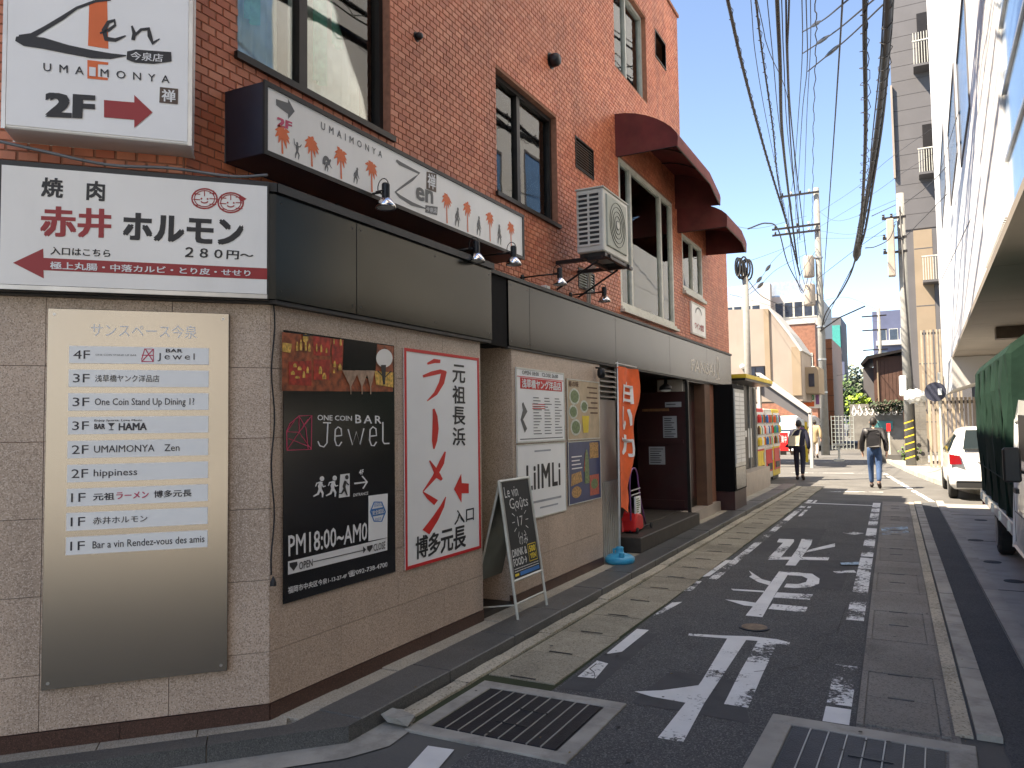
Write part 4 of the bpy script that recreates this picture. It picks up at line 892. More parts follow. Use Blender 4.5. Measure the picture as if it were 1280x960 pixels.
for dx in (0, 84):
    x = dx; yy = -4 if dx else 0
    g.disc(333+x, 98+yy, 15, 17, 12); g.stroke([(328+x, 118+yy), (318+x, 150+yy), (322+x, 170+yy)], [20, 26, 20]); g.stroke([(320+x, 165+yy), (306+x, 200+yy), (275+x, 216+yy)], [18, 14, 8]); g.stroke([(322+x, 168+yy), (338+x, 195+yy), (336+x, 222+yy)], [18, 14, 8])
    g.stroke([(322+x, 122+yy), (298+x, 128+yy), (290+x, 150+yy)], [12, 9, 6]); g.stroke([(328+x, 130+yy), (342+x, 152+yy), (356+x, 146+yy)], [12, 9, 6])
g.poly([(455, 70), (518, 62), (518, 216), (445, 226)]); g.stroke([(548, 130), (632, 120)], 10); g.stroke([(600, 80), (634, 120), (606, 164)], 10)
g.text('4F', (580, 40), (610, 36), (610, 66), (580, 72), bold=.03); g.text('ENTRANCE', (542, 198), (640, 184), (640, 204), (542, 218), bold=.01)
g.text('PM18:00~AM0', (108, 478), (634, 388), (632, 505), (110, 616), bold=.012)
g.poly([(106, 650), (768, 492), (768, 574), (106, 738)]); g.text('福岡市中央区今泉1-13-27-4F', (106, 820), (498, 728), (498, 760), (106, 866), bold=.015); g.text('☎092-738-4700', (508, 716), (768, 646), (768, 690), (508, 756), bold=.015)
g.build('lettering', 'white_ink', jw)
g = GA(kB, 1.4); g.disc(497, 88, 12, 15, 12); g.stroke([(488, 112), (478, 150), (484, 170), (500, 210)], [16, 20, 16, 8]); g.stroke([(480, 168), (462, 196), (446, 196)], [14, 10, 6]); g.stroke([(486, 118), (510, 140)], 9)
g.poly([(114, 660), (165, 650), (168, 672), (142, 712), (116, 682)]); g.text('OPEN', (178, 655), (268, 632), (268, 680), (178, 706), bold=.01); g.stroke([(272, 652), (620, 572)], 5); g.poly([(604, 548), (624, 570), (606, 596)])
g.poly([(630, 548), (668, 538), (668, 556), (648, 588), (632, 570)]); g.text('CLOSE', (674, 535), (752, 515), (752, 562), (674, 582), bold=.005); g.build('lettering', 'ink', jw)
no = root('sticker', PS.pt(4.03, 1.1, .008), 'white notice with a blue hexagon stuck on the black bar poster', 'sticker')
cs = [G(PS, .008, kB, .008).c(p) for p in ((641, 212), (768, 196), (765, 490), (640, 514))]
MB().prism(cs, lambda u, v, d: PS.pt(u, v, d), .0105, .0125).build('sheet', 'paper_white', no)
g = G(PS, .0135, kB, .0135); hx = [(706+50*math.cos(R(a)), 318+74*math.sin(R(a))) for a in range(0, 361, 60)]; g.stroke(hx, 8); g.poly([(662, 302), (748, 286), (748, 336), (662, 352)]); g.text('感染防止', (680, 262), (735, 250), (735, 278), (680, 290)); g.text('認証店', (685, 362), (728, 352), (728, 372), (685, 382)); g.build('emblem', 'sign_blue', no)
g = G(PS, .0152, kB, .0135); g.text('安全認証', (668, 312), (744, 296), (744, 326), (668, 342), bold=.02); g.build('lettering', 'white_ink', no)

rm = poster('banner', 'white banner with red border and big red vertical Japanese lettering', 'banner', PS, (4.37, 5.40, .668, 2.20), 'paper_white', 'red', .022)
kR = (490, 430, 3.308)
g = G(PS, o1, kR)
for pts, w in (([(146, 82), (175, 70), (200, 72)], [8, 18, 14]), ([(128, 134), (165, 122), (200, 114), (222, 118)], [10, 18, 18, 14]), ([(216, 112), (205, 160), (180, 205), (145, 236)], [22, 22, 16, 3]),
               ([(172, 268), (178, 300), (180, 350), (176, 400), (173, 434)], [8, 20, 26, 22, 6]), ([(220, 445), (205, 490), (175, 550), (128, 610)], [6, 22, 18, 4]), ([(155, 482), (175, 515), (190, 545), (206, 562)], [5, 16, 24, 10]),
               ([(128, 612), (150, 632), (182, 656)], [4, 18, 26]), ([(222, 632), (208, 670), (180, 720), (140, 778)], [3, 16, 26, 34])): g.stroke(pts, w)
g.poly([(256, 600), (286, 536), (288, 575), (317, 577), (317, 617), (288, 617), (287, 656)]); g.build('lettering', 'brush_red', rm)
g = G(PS, o1, kR)
for i, ch in enumerate('元祖長浜'): g.text(ch, (251, 84+i*87), (302, 90+i*86), (302, 162+i*86), (251, 158+i*87), bold=.02)
g.text('入口', (258, 690), (338, 672), (338, 728), (258, 748), bold=.015)
for i, ch in enumerate('博多元長'): x = 98+i*52; y0 = 800-i*13; g.text(ch, (x, y0), (x+50, y0-13), (x+50, y0+76), (x, y0+92), bold=.025)
g.build('lettering', 'ink', rm)
# green mosaic panel in the recess
RS = Surf((-3.478, 0, 0), (0, 1, 0))
(u0, v1), (u1, v0) = RS.px(601, 456), RS.px(620, 720)
gp = poster('poster', 'narrow pale green patterned panel in the recess behind the chalkboard', 'poster', RS, (5.5, max(u1, 5.86), .75, 2.22), 'mosaic')
g = G(RS, .0075)
for i in range(12): g.ring(5.56+(i % 3)*.12, 2.12-i*.115, .05, .045, .014, 12)
g.ring(5.62, 1.45, .16, .22, .03); g.build('pattern', 'mosaic_pale', gp)
# four framed posters
kP = (630, 440, 4.176)
pu = [F.px(643, 459), F.px(699.5, 462), F.px(703, 464), F.px(748.5, 470)]
U0, U1, U2, U3 = 6.06, 7.12, 7.19, 8.09
p1 = poster('poster', 'white bar menu poster with a red banner headline, upper left of the four', 'poster', PS, (U0, U1, 1.49, 2.17), 'paper_white', 'frame_white', .015)
g = G(PS, o1); g.rect(U0+.08, 1.98, U1-.06, 2.08); g.rect(U0+.02, 2.085, U1-.02, 2.092)
for k in range(3): g.rect(U0+.32, 1.84-.02*k, U0+.6, 1.848-.02*k)
g.build('banner', 'red', p1); g = G(PS, .0095); g.tx('浅草橋ヤング洋品店', U0+.11, 2.07, U1-.09, 1.99, bold=.03); g.build('lettering', 'white_ink', p1)
g = G(PS, o1); g.tx('OPEN 18:00　CLOSE 26:00', U0+.12, 2.145, U1-.15, 2.11, bold=.02)
for c_ in range(3):
    for r_ in range(13): g.rect(U0+.34+c_*.24, 1.90-r_*.028, U0+.34+c_*.24+rw(.08, .19), 1.908-r_*.028)
g.stroke([(U0+.12, 1.85), (U0+.17, 1.78), (U0+.10, 1.70), (U0+.18, 1.60)], [.03, .09, .05, .06]); g.rect(U0+.06, 1.52, U1-.06, 1.528); g.build('lettering', 'grey_ink', p1)
p2 = poster('poster', 'tan food poster with green bowls and a yellow glass, upper right of the four', 'poster', PS, (U2, U3, 1.49, 2.12), 'tan_paper', 'frame_white', .01)
g = G(PS, o1)
for x, y_, r_ in ((.16, 1.94, .14), (.12, 1.78, .12), (.18, 1.62, .14), (.42, 1.84, .11)): g.disc(U2+x+.03, y_, r_, r_*.62)
g.build('photo', 'mosaic_pale', p2); g = G(PS, .0095)
for x, y_, r_ in ((.16, 1.94, .11), (.12, 1.78, .09), (.18, 1.62, .11), (.42, 1.84, .08)): g.disc(U2+x+.03, y_, r_, r_*.6)
g.build('photo', 'food_green', p2); g = G(PS, .0095); g.poly([(U2+.38, 1.74), (U2+.58, 1.74), (U2+.55, 1.56), (U2+.41, 1.56)]); g.build('photo', 'yellow', p2)
g = G(PS, o1)
for k, w_ in enumerate((.3, .24, .32, .2, .28, .22)): g.rect(U3-.06-w_, 2.04-k*.055, U3-.06, 2.056-k*.055)
g.tx('春の味', U2+.04, 2.10, U2+.3, 2.04, bold=.02); g.build('lettering', 'brown_wall', p2)
p3 = poster('poster', 'white poster with tall black condensed lettering, lower left of the four', 'poster', PS, (U0, U1, .79, 1.475), 'paper_white', 'frame_white', .01)
g = G(PS, o1); g.tx('LilMLi', U0+.18, 1.28, U1-.14, 1.06, bold=.03, sp=1.15); g.build('lettering', 'ink', p3)
g = G(PS, o1); g.rect(U0+.3, .93, U1-.12, .95); g.rect(U0+.45, .87, U1-.2, .885); g.rect(U0+.35, 1.4, U1-.35, 1.415); g.build('lettering', 'pale_ink', p3)
p4 = poster('poster', 'navy food poster with drinks and dishes, lower right of the four', 'poster', PS, (U2, U3, .83, 1.475), 'navy_paper', 'frame_white', .008)
g = G(PS, o1); g.poly([(U2+.06, 1.02), (U2+.36, 1.05), (U2+.33, 1.16), (U2+.08, 1.14)]); g.disc(U2+.2, .95, .13, .06); g.rect(U3-.32, 1.28, U3-.06, 1.45); g.build('photo', 'food_warm', p4)
g = G(PS, o1); g.rect(U3-.33, .88, U3-.06, 1.10); g.poly([(U2+.45, 1.35), (U2+.52, 1.35), (U2+.56, 1.15), (U2+.40, 1.15)]); g.build('photo', 'skin_red', p4)
g = G(PS, .0095); g.disc(U3-.2, 1.0, .10, .055); g.poly([(U2+.42, 1.02), (U2+.56, 1.02), (U2+.54, 1.3), (U2+.50, 1.38), (U2+.47, 1.38), (U2+.44, 1.3)]); g.build('photo', 'food_green', p4)
g = G(PS, .0095)
for k in range(4): g.rect(U2+.08, 1.31-k*.04, U2+.08+rw(.2, .3), 1.322-k*.04)
g.build('lettering', 'white_ink', p4)
# frosted plaque on the brick wall
pq = poster('plaque', 'cream plaque with red lettering on the brick wall above the entrance fascia', 'plaque', Surf((-3.444, 0, 0), (0, 1, 0)), (13.40, 14.42, 3.22, 3.80), 'sign_white', 'frame_white', .03, .03)
QS = Surf((-3.41, 0, 0), (0, 1, 0)); g = G(QS, .0015); g.tx('ワイン食堂', 13.6, 3.45, 14.25, 3.33, bold=.03); g.build('lettering', 'dark_red', pq); g = G(QS, .0015); g.ring(13.9, 3.6, .22, .13, .03, 16, 10, 170); g.build('emblem', 'grey_ink', pq)

# ---- hanging cord at the corner
cdp = MB(); pts = [(-3.115, 3.125+.012*math.sin(i*.9), 2.36-i*.075) for i in range(21)]; cdp.tube(pts, .0045, 6).lathe([(.003, .05), (.016, .02), (.018, 0)], 10, (-3.115, 3.13, .80)); tag(cdp.build('hanging_cord', 'cable'), 'thin black cord hanging down the granite corner left of the black poster', 'cord')

# ---- arm spotlights
def spotlight(label):
    r_ = root('wall_spotlight', (0, 0, 0), label, 'spotlight', 'arm spotlights over the fascia')
    MB(Matrix.Rotation(R(90), 4, 'Y')).lathe([(.035, 0), (.035, .02), (.015, .03)], 12).build('wall_plate', 'black_metal', r_)
    MB().tube([(.02, 0, 0), (.20, 0, .004), (.38, 0, .0)], .008, 8).build('arm', 'black_metal', r_, smooth=True)
    h = MB().lathe([(.025, .0), (.027, .01), (.027, .09), (.022, .10)], 14, (.42, 0, -.045)).build('housing', 'black_metal', r_, smooth=False)
    MB().lathe([(.018, .012), (.036, .0), (.062, -.035), (.070, -.062), (.066, -.062), (.05, -.03), (.02, -.006)], 20, (.42, 0, -.05)).build('reflector', 'chrome', r_, smooth=True)
    MB().lathe([(.001, -.052), (.052, -.052), (.056, -.058), (.001, -.058)], 16, (.42, 0, -.05)).build('lamp', 'lamp_glass', r_)
    MB().tube([(.36, 0, 0)] + [(.40+.045*math.cos(R(a)), 0, .03+.06*math.sin(R(a))) for a in range(190, -10, -22)], .0035, 6).build('flex', 'cable', r_, smooth=True)
    MB().tube([(.36, -.025, 0), (.42, -.032, 0), (.42, .032, 0), (.36, .025, 0)], .006, 6).build('bracket', 'black_metal', r_)
    return r_
sp = spotlight('black spotlight on an arm in front of the palm tree sign, nearest the camera'); sp.location = (-3.45, 4.04, 3.20)
for (yy, z, lb) in ((5.22, 3.06, 'black spotlight under the palm tree sign, second from the camera'), (5.86, 3.15, 'black spotlight at the far end of the palm tree sign'), (6.84, 3.13, 'black spotlight on a long arm between the palm tree sign and the air conditioner'), (8.06, 3.13, 'black spotlight on an arm below the air conditioner')):
    dup(sp, loc=(-3.45, yy, z), label=lb)
# bulkhead light, small vents
vt = root('wall_vent_cap', (-3.45, 7.63, 5.68), 'black round hooded vent cap high on the brick wall between the windows', 'vent cap')
MB(Matrix.Translation((-3.45, 7.63, 5.70)) @ Matrix.Rotation(R(90), 4, 'Y')).lathe([(.075, 0), (.075, .05), (.07, .09), (.05, .115)], 18).build('hood', 'black_metal', vt, smooth=True)
MB(Matrix.Translation((-3.45, 7.63, 5.70)) @ Matrix.Rotation(R(90), 4, 'Y')).lathe([(.09, 0), (.09, .012)], 18).build('flange', 'frame_dark', vt)
v2 = root('pipe_cap', (-3.45, 5.0, 4.78), 'small dark pipe cap on the brick right of the big window', 'pipe cap'); MB(Matrix.Translation((-3.45, 5.01, 4.79)) @ Matrix.Rotation(R(90), 4, 'Y')).lathe([(.032, 0), (.03, .04), (.02, .06)], 14).build('cap', 'black_metal', v2, smooth=True)
MB(Matrix.Translation((-3.45, 5.01, 4.79)) @ Matrix.Rotation(R(90), 4, 'Y')).lathe([(.042, 0), (.04, .01)], 14).build('ring', 'frame_dark', v2)
cm = root('wall_lamp', (-3.1, 8.05, 2.2), 'small dark lamp under the fascia beside the food poster', 'lamp')
MB().lathe([(.03, .02), (.045, 0), (.045, -.06), (.03, -.09)], 12, (-3.07, 8.02, 2.25)).build('head', 'black_metal', cm, smooth=True); MB().tube([(-3.135, 8.02, 2.28), (-3.07, 8.02, 2.27)], .01, 6).build('arm', 'black_metal', cm)
dl = root('entrance_lamp', (-3.3, 11.2, 2.2), 'round chrome lamp above the dark entrance', 'lamp')
MB().lathe([(.02, .12), (.03, .04), (.09, 0), (.10, -.05)], 16, (-3.3, 11.3, 2.2)).build('shade', 'black_metal', dl, smooth=True); MB().lathe([(.001, -.045), (.085, -.045), (.07, -.075), (.001, -.085)], 16, (-3.3, 11.3, 2.2)).build('bulb', 'lamp_glass', dl, smooth=True)
jb = root('junction_box', (-3.44, 7.33, 3.05), 'small yellowed junction box on the brick above the fascia', 'junction box'); box('case', 'sign_white', jb, -3.444, -3.38, 7.27, 7.36, 3.0, 3.12, bevel=.006); box('lid', 'ac_white', jb, -3.38, -3.372, 7.275, 7.355, 3.005, 3.115)

# ---- air conditioner
ac = root('air_conditioner', (-3.0, 8.0, 3.47), 'off-white air conditioner unit on a bracket on the brick wall left of the tall window', 'air conditioner')
box('case', 'ac_white', ac, -3.16, -2.85, 7.60, 8.40, 3.49, 4.17, bevel=.012)
box('top_lid', 'ac_white', ac, -3.17, -2.84, 7.59, 8.41, 4.172, 4.188, bevel=.004)
AN = Surf((0, 7.60, 0), (1, 0, 0)); AF = Surf((-2.85, 0, 0), (0, 1, 0))
SBX('coil', 'ac_dark', ac, AN, -3.13, -2.90, 3.56, 4.13, .0, .004)
for i in range(12): SBX('fin', 'ac_white', ac, AN, -3.14, -2.89, 3.555+i*.051, 3.575+i*.051, .004, .014)
SBX('fin_post', 'ac_white', ac, AN, -3.025, -3.005, 3.55, 4.14, .004, .017)
SBX('fan_guard', 'ac_grille', ac, AF, 7.68, 8.30, 3.56, 4.12, .0, .018, bevel=.006)
fg = MB()
for r_ in (.05, .10, .15, .20, .245): fg.tube([AF.pt(7.99+r_*math.cos(R(a)), 3.84+r_*math.sin(R(a)), .022) for a in range(0, 361, 15)], .003, 5, cap=False)
fg.build('fan_rings', 'ac_dark', ac); MB(Matrix.Translation((-2.832, 7.99, 3.84)) @ Matrix.Rotation(R(90), 4, 'Y')).lathe([(.045, 0), (.04, .01)], 16).build('fan_hub', 'ac_white', ac)
for a in (7.66, 8.27): box('foot', 'ac_dark', ac, -3.15, -2.86, a, a+.05, 3.455, 3.49)
br = root('air_conditioner_bracket', (-3.2, 8, 3.4), 'dark steel bracket frame carrying the air conditioner', 'bracket')
for a in (7.66, 8.27): box('arm', 'frame_dark', br, -3.44, -2.80, a+.0, a+.05, 3.415, 3.453); MB().tube([(-3.44, a+.025, 3.14), (-2.95, a+.025, 3.41)], .012, 6).build('brace', 'frame_dark', br)
box('cross_bar', 'frame_dark', br, -2.86, -2.82, 7.55, 8.45, 3.418, 3.451); box('cross_bar', 'frame_dark', br, -3.10, -3.06, 7.55, 8.45, 3.418, 3.4505)
for yv in (8.52, 8.58):
    MB().tube([(-3.0, 8.4, 3.7), (-3.1, yv, 3.66), (-3.40, yv, 3.5), (-3.42, yv, 3.0)], .014, 8).build('refrigerant_pipe', 'ac_white', br, smooth=True)

# ---- awnings
def awning(label, y0, y1, zt, zo, zb, xo, drop, cham):
    a = root('awning', (-3.45, (y0+y1)/2, zb), label, 'awning'); X0 = -3.445
    # cross-section (x,z): wall top, curved fabric out to the front, valance down
    prof = []
    for i_ in range(8):
        t_ = i_/7; prof.append((X0+(xo-X0)*(1-(1-t_)**1.25), zt-(zt-zo)*t_**1.35+.035*math.sin(math.pi*t_)))
    prof += [(xo+.012, zo-.05), (xo+.004, zb)]
    top = MB(); n = 8; vs = []; rows = []
    for i in range(n+1):
        t = i/n; y = y0+(y1-y0)*t; f = max(0, (t-.62)/.38)*cham
        rows.append([(x if j == 0 else x-(x-X0)*f*.28, y, z-(0 if j == 0 else f*.10*(j/9))) for j, (x, z) in enumerate(prof)])
    for r_ in rows: vs += r_
    k = len(prof); fs = [(i*k+j, (i+1)*k+j, (i+1)*k+j+1, i*k+j+1) for i in range(n) for j in range(k-1)]
    top.add(vs, fs)
    top.add([(x, y, z-.006) if j < k-1 else (x-.006, y, z) for r_ in rows for j, (x, y, z) in enumerate(r_)], [tuple(reversed(f)) for f in fs]); top.build('canvas', 'awning_top', a, smooth=True, fix=False)
    for (r_, nm) in ((rows[0], 'side_flap'), (rows[-1], 'side_flap')):
        s_ = MB(); s_.add([tuple(p) for p in r_] + [(X0, r_[0][1], zb)], [tuple(range(k+1))]); s_.build(nm, 'awning', a, fix=False)
    s_ = MB()
    s_.tube([(X0+.02, y0+.01, zb), (xo-.01, y0+.01, zb)], .011, 6).tube([(xo-.012, y0+.01, zb+.005), (rows[5][-1][0]-.01, rows[5][0][1], zb+.003), (rows[-1][-1][0]-.01, y1-.01, rows[-1][-1][2])], .011, 6)
    for i in (2, 4, 6): r_ = rows[i]; s_.tube([(p[0]-.01, p[1], p[2]-.02) for p in r_[:-1]], .010, 6)
    s_.build('frame', 'frame_dark', a)
    return a
awning('large dark red fabric awning over the tall white framed window', 9.70, 12.62, 5.84, 5.42, 5.25, -2.60, .14, .4)
awning('smaller dark red awning over the second white framed window', 12.72, 14.75, 5.36, 5.08, 4.87, -2.62, .14, .3)

# ---- chalkboard A-frame
ab = root('chalkboard', (-3.05, 5.85, .09), 'standing chalkboard with white frame and chalk lettering on the sidewalk by the recess', 'chalkboard')
up = Vector((-.16, 0, 1.11)); Wd = Vector((0, 1, 0)); AS = Surf((-2.885, 5.56, .09), (0, 1, 0), n=Vector((1.11, 0, .16)).normalized())
def abar(nm, a, b, r_=.013, mat='frame_white'): return MB().tube([AS.pt(*a, 0), AS.pt(*b, 0)], r_, 4).build(nm, mat, ab)
abar('leg', (0, 0), (0, 1.12)); abar('leg', (.55, 0), (.55, 1.12)); abar('top_rail', (0, 1.11), (.55, 1.11)); abar('bottom_rail', (0, .30), (.55, .30))
SBX('board_panel', 'board', ab, AS, .012, .538, .31, 1.10, -.008, .004)
SBX('inner_frame', 'steel_dull', ab, AS, .012, .03, .31, 1.10, .004, .008); SBX('inner_frame', 'steel_dull', ab, AS, .52, .538, .31, 1.10, .004, .008)
g = G(AS, .006); g.tx('Le vin', .06, 1.06, .30, .97); g.tx('Goûts', .12, .96, .46, .87)
for a in range(0, 360, 30): g.stroke([(.27+.10*math.cos(R(a)), .76+.10*math.sin(R(a))), (.27+.15*math.cos(R(a)), .76+.15*math.sin(R(a)))], .007)
g.tx('17', .22, .80, .32, .72); g.tx('のみ', .20, .64, .36, .56)
g.tx('DRINK &', .05, .545, .31, .485, bold=.03); g.tx('FOOD→', .05, .47, .29, .41, bold=.03)
for k in range(2): g.rect(.05, .385-.02*k, .5, .391-.02*k)
g.build('chalk_lettering', 'chalk', ab)
g = G(AS, .006); g.stroke([(.34, .55), (.49, .55), (.49, .41), (.34, .41), (.34, .55)], .008); g.tx('500', .36, .535, .47, .485, bold=.04); g.tx('YEN', .36, .47, .47, .43, bold=.04); g.rect(.05, .33, .12, .35); g.build('chalk_lettering', 'yellow', ab)
g = G(AS, .0075); g.rect(.14, .325, .5, .355); g.build('chalk_lettering', 'sign_blue', ab)
tp = AS.pt(0, 1.12, 0)
for yy in (5.585, 6.085): MB().tube([(tp.x, yy, tp.z), (-3.34, yy, .09)], .011, 4).build('back_leg', 'frame_white', ab)
MB().add([(tp.x-.02, 5.59, tp.z-.03), (tp.x-.02, 6.08, tp.z-.03), (-3.26, 6.08, .36), (-3.26, 5.59, .36)], [(0, 1, 2, 3)]).build('back_panel', 'grass_metal', ab, fix=False)
MB().tube([(-3.33, 5.59, .13), (-2.9, 5.585, .2)], .006, 5).build('stay', 'frame_white', ab); MB().tube([AS.pt(0, .12, 0), AS.pt(.55, .12, 0)], .008, 5).build('stay', 'frame_white', ab)

# ---- banner flag on a blue water base
fb = root('flag_base', (-3.0, 8.30, .09), 'bright blue plastic water weight at the foot of the orange flag pole', 'flag base')
MB().lathe([(.02, 0), (.155, .0), (.168, .02), (.165, .06), (.12, .09), (.05, .105), (.04, .15), (.045, .17), (.03, .18)], 24, (-3.0, 8.30, .09)).build('tank', 'water_blue', fb, smooth=True)
MB().lathe([(.03, 0), (.03, .05), (.022, .055)], 12, (-2.94, 8.20, .165)).build('cap', 'water_blue', fb); MB().tube([(-3.07, 8.30, .17), (-3.08, 8.32, .23), (-3.04, 8.38, .23)], .014, 6).build('handle', 'water_blue', fb)
ff = root('banner_flag', (-2.96, 8.04, .2), 'tall orange banner flag with white lettering on a white pole beside the entrance', 'flag')
PX, PY = -3.0, 8.33
MB().tube([(PX, 8.30, .14), (PX, PY, 1.2), (PX, PY+.03, 2.36)], [.013, .012, .009], 10).build('pole', 'pole_white', ff, smooth=True)
MB().tube([(PX, PY-.03, 2.345), (PX+.02, PY+.66, 2.335)], .006, 6).build('cross_arm', 'pole_white', ff)
mb = MB(); nu, nv = 14, 40; vs = []
def flagpt(i, j):
    t, s_ = i/nu, j/nv; wv = .05*math.sin(t*7+s_*5)+.035*math.sin(s_*17+t*5)*s_
    return (PX+.01+wv*t-(.06*s_*t), PY+.02+.63*t*(1-.22*s_+.07*math.sin(s_*12)), 2.31-1.62*s_-(.10*t*s_)+.02*math.sin(t*9)*s_)
mb.add([flagpt(i, j) for j in range(nv+1) for i in range(nu+1)], [(j*(nu+1)+i, j*(nu+1)+i+1, (j+1)*(nu+1)+i+1, (j+1)*(nu+1)+i) for j in range(nv) for i in range(nu)]); mb.build('cloth', 'flag', ff, smooth=True, fix=False)
lt = MB()
for k, ch in enumerate('白いカ'):
    vs, fs, nn = glyphs(ch, .03)
    def mp(x, y, q):
        t = .22+.56*x; s_ = .10+k*.185+(1-y)*.15; i, j = t*nu, s_*nv; p = flagpt(i, j); return (p[0]+.006+.0003*q, p[1], p[2])
    lt.add([mp(x, y, i//nn) for i, (x, y) in enumerate(vs)], fs)
lt.build('lettering', 'white_ink', ff, fix=False)
for s_ in (.01, .25, .5, .75): p = flagpt(0, s_*nv); MB().tube([(PX-.012, PY+.02, p[2]), (PX+.02, PY+.03, p[2])], .007, 5).build('loop', 'flag', ff)

# ---- folding cart with a red bag on the step
ct = root('hand_cart', (-3.25, 9.4, .27), 'dark folding hand cart with a red bag and leaflets standing on the entrance step', 'cart')
ZX, Z0 = -3.22, .28
MB().tube([(ZX, 9.35, Z0), (ZX, 9.33, .85)] + [(ZX, 9.49+.16*math.cos(R(a)), .92+.16*math.sin(R(a))) for a in range(180, -1, -20)] + [(ZX, 9.72, .7), (ZX, 9.95, Z0)], .011, 8).build('frame', 'purple', ct, smooth=True)
for z in (.80, .74): MB().tube([(ZX+.01, 9.34, z), (ZX+.01, 9.70, z+.01)], .009, 6).build('bar', 'steel_dull', ct)
MB().tube([(ZX, 9.3, Z0+.02), (ZX+.05, 10.0, Z0+.03)], .012, 6).build('foot_bar', 'frame_dark', ct)
CS = Surf((ZX+.03, 0, 0), (0, 1, 0)); SBX('leaflet', 'paper_white', ct, CS, 9.40, 9.60, .50, .72, 0, .02)
g = G(CS, .0215)
for k in range(7): g.rect(9.42, .52+k*.027, 9.44+rw(.05, .13), .535+k*.027)
g.build('lettering', 'food_green', ct)
bm_ = MB(); bm_.prism([(9.30, .29), (9.66, .29), (9.62, .48), (9.40, .52), (9.34, .44)], lambda u, v, d: (ZX+d, u, v), -.10, .07); bm_.build('bag', 'red', ct, bevel=.02)
for yy in (9.33, 9.9): MB(Matrix.Translation((ZX+.08, yy, .31)) @ Matrix.Rotation(R(90), 4, 'Y')).lathe([(.035, 0), (.035, .02)], 14).build('wheel', 'rubber', ct)

# ================================================================== WHITE BUILDING ON THE RIGHT
wb = root('white_building', (6, 18, 0), 'tall white panelled building overhanging the parking spaces on the right', 'building')
wu = Vector((-.0117, -1, 0)).normalized(); W = Surf((1.13, 37, 0), wu); SZ = 3.37
wins = []
for l, t, r_, b in ((1177, 129, 1184, 262), (1188, 60, 1199, 228), (1201, -60, 1215, 176)):
    (a, c_) = W.px(l, b); (e, f_) = W.px(r_, b); (_, h) = W.px((l+r_)/2, t); wins.append((a, e, c_*.5+f_*.5, h))
vb = W.px(1249, 60)[0]; ve = W.px(1268, 60)[0]
UE = 37.5
cols = [0]; 
while cols[-1] < vb-1.3: cols.append(cols[-1]+1.15)
cols = sorted([c for c in cols if not any(w_[0]-.35 < c < w_[1]+.35 for w_ in wins) and c < vb-.4] + [x for w_ in wins for x in w_[:2]] + [vb])
for a, b in zip(cols, cols[1:]):
    um = (a+b)/2; hit = [w_ for w_ in wins if w_[0] < um < w_[1]]
    rows_ = [SZ+.02, 6.2, 9.2, 12.2, 15.2, 18.2, 21.2, 24.2]
    if hit: rows_ = sorted(set([z for z in rows_ if not hit[0][2]-.2 < z < hit[0][3]+.2] + [hit[0][2], min(hit[0][3], 24.2)]))
    for c_, e in zip(rows_, rows_[1:]):
        if hit and hit[0][2]-.01 < (c_+e)/2 < hit[0][3]+.01: continue
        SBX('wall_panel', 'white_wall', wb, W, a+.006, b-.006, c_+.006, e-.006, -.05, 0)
for w_ in wins:
    h = min(w_[3], 24.2); f = MB(); u0, u1, v0, v1 = w_[0], w_[1], w_[2], h
    sbox(f, W, u0, u1, v0, v0+.06, -.16, .02); sbox(f, W, u0, u1, v1-.06, v1, -.16, .02); sbox(f, W, u0, u0+.04, v0+.06, v1-.06, -.16, .02); sbox(f, W, u1-.04, u1, v0+.06, v1-.06, -.16, .02)
    o = f.build('window', 'grey_siding', wb); SBX('pane', 'blue_glass', o, W, u0+.04, u1-.04, v0+.06, v1-.06, -.02, .0)
SBX('glass_band', 'blue_glass', wb, W, vb+.01, ve, 6.3, 24.2, -.05, -.01)
SBX('brown_panel', 'brown_metal', wb, W, ve+.01, UE, 6.3, 24.2, -.05, -.005)
SBX('lower_glass', 'blue_glass', wb, W, vb+.01, UE, SZ+.02, 6.28, -.05, -.02)
i = 0; u = vb-2.6
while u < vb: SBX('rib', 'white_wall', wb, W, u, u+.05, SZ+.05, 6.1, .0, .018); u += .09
for v in (3.9, 4.5, 5.1, 5.7, 6.28): SBX('transom', 'steel_dull', wb, W, vb+.01, UE, v, v+.03, -.02, .0)
core = MB(); Q = [W.pt(0, 0, -.06), W.pt(UE, 0, -.06), W.pt(UE, 0, -9), W.pt(0, 0, -9)]
core.prism([(p.x, p.y) for p in Q], lambda u, v, d: (u, v, d), SZ+.01, 24.1); core.build('wall_core', 'pale_wall', wb)
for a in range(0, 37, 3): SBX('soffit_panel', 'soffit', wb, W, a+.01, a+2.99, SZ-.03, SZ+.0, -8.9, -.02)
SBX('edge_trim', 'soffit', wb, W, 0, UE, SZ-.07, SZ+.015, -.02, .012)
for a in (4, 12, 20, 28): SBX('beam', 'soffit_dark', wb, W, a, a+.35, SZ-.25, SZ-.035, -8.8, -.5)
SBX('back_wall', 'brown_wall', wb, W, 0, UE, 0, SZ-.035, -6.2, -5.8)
for a in (6, 14, 23): SBX('column', 'pale_wall', wb, W, a, a+.5, 0, SZ-.26, -5.7, -5.2)
# raised white box room under the overhang
lb = MB(); lb.prism([(.95, 2.45), (1.9, 2.75), (3.2, 2.8), (3.2, 3.33), (.95, 3.33)], lambda u, v, d: (u, d, v), 24, 30); lb.build('box_room', 'pale_wall', wb)
lb = MB(); lb.prism([(2.0, 2.0), (5.8, 2.0), (5.8, 3.1), (2.0, 3.1)], lambda u, v, d: (u, d, v), 23.7, 23.98); lb.build('lintel', 'brown_wall', wb)

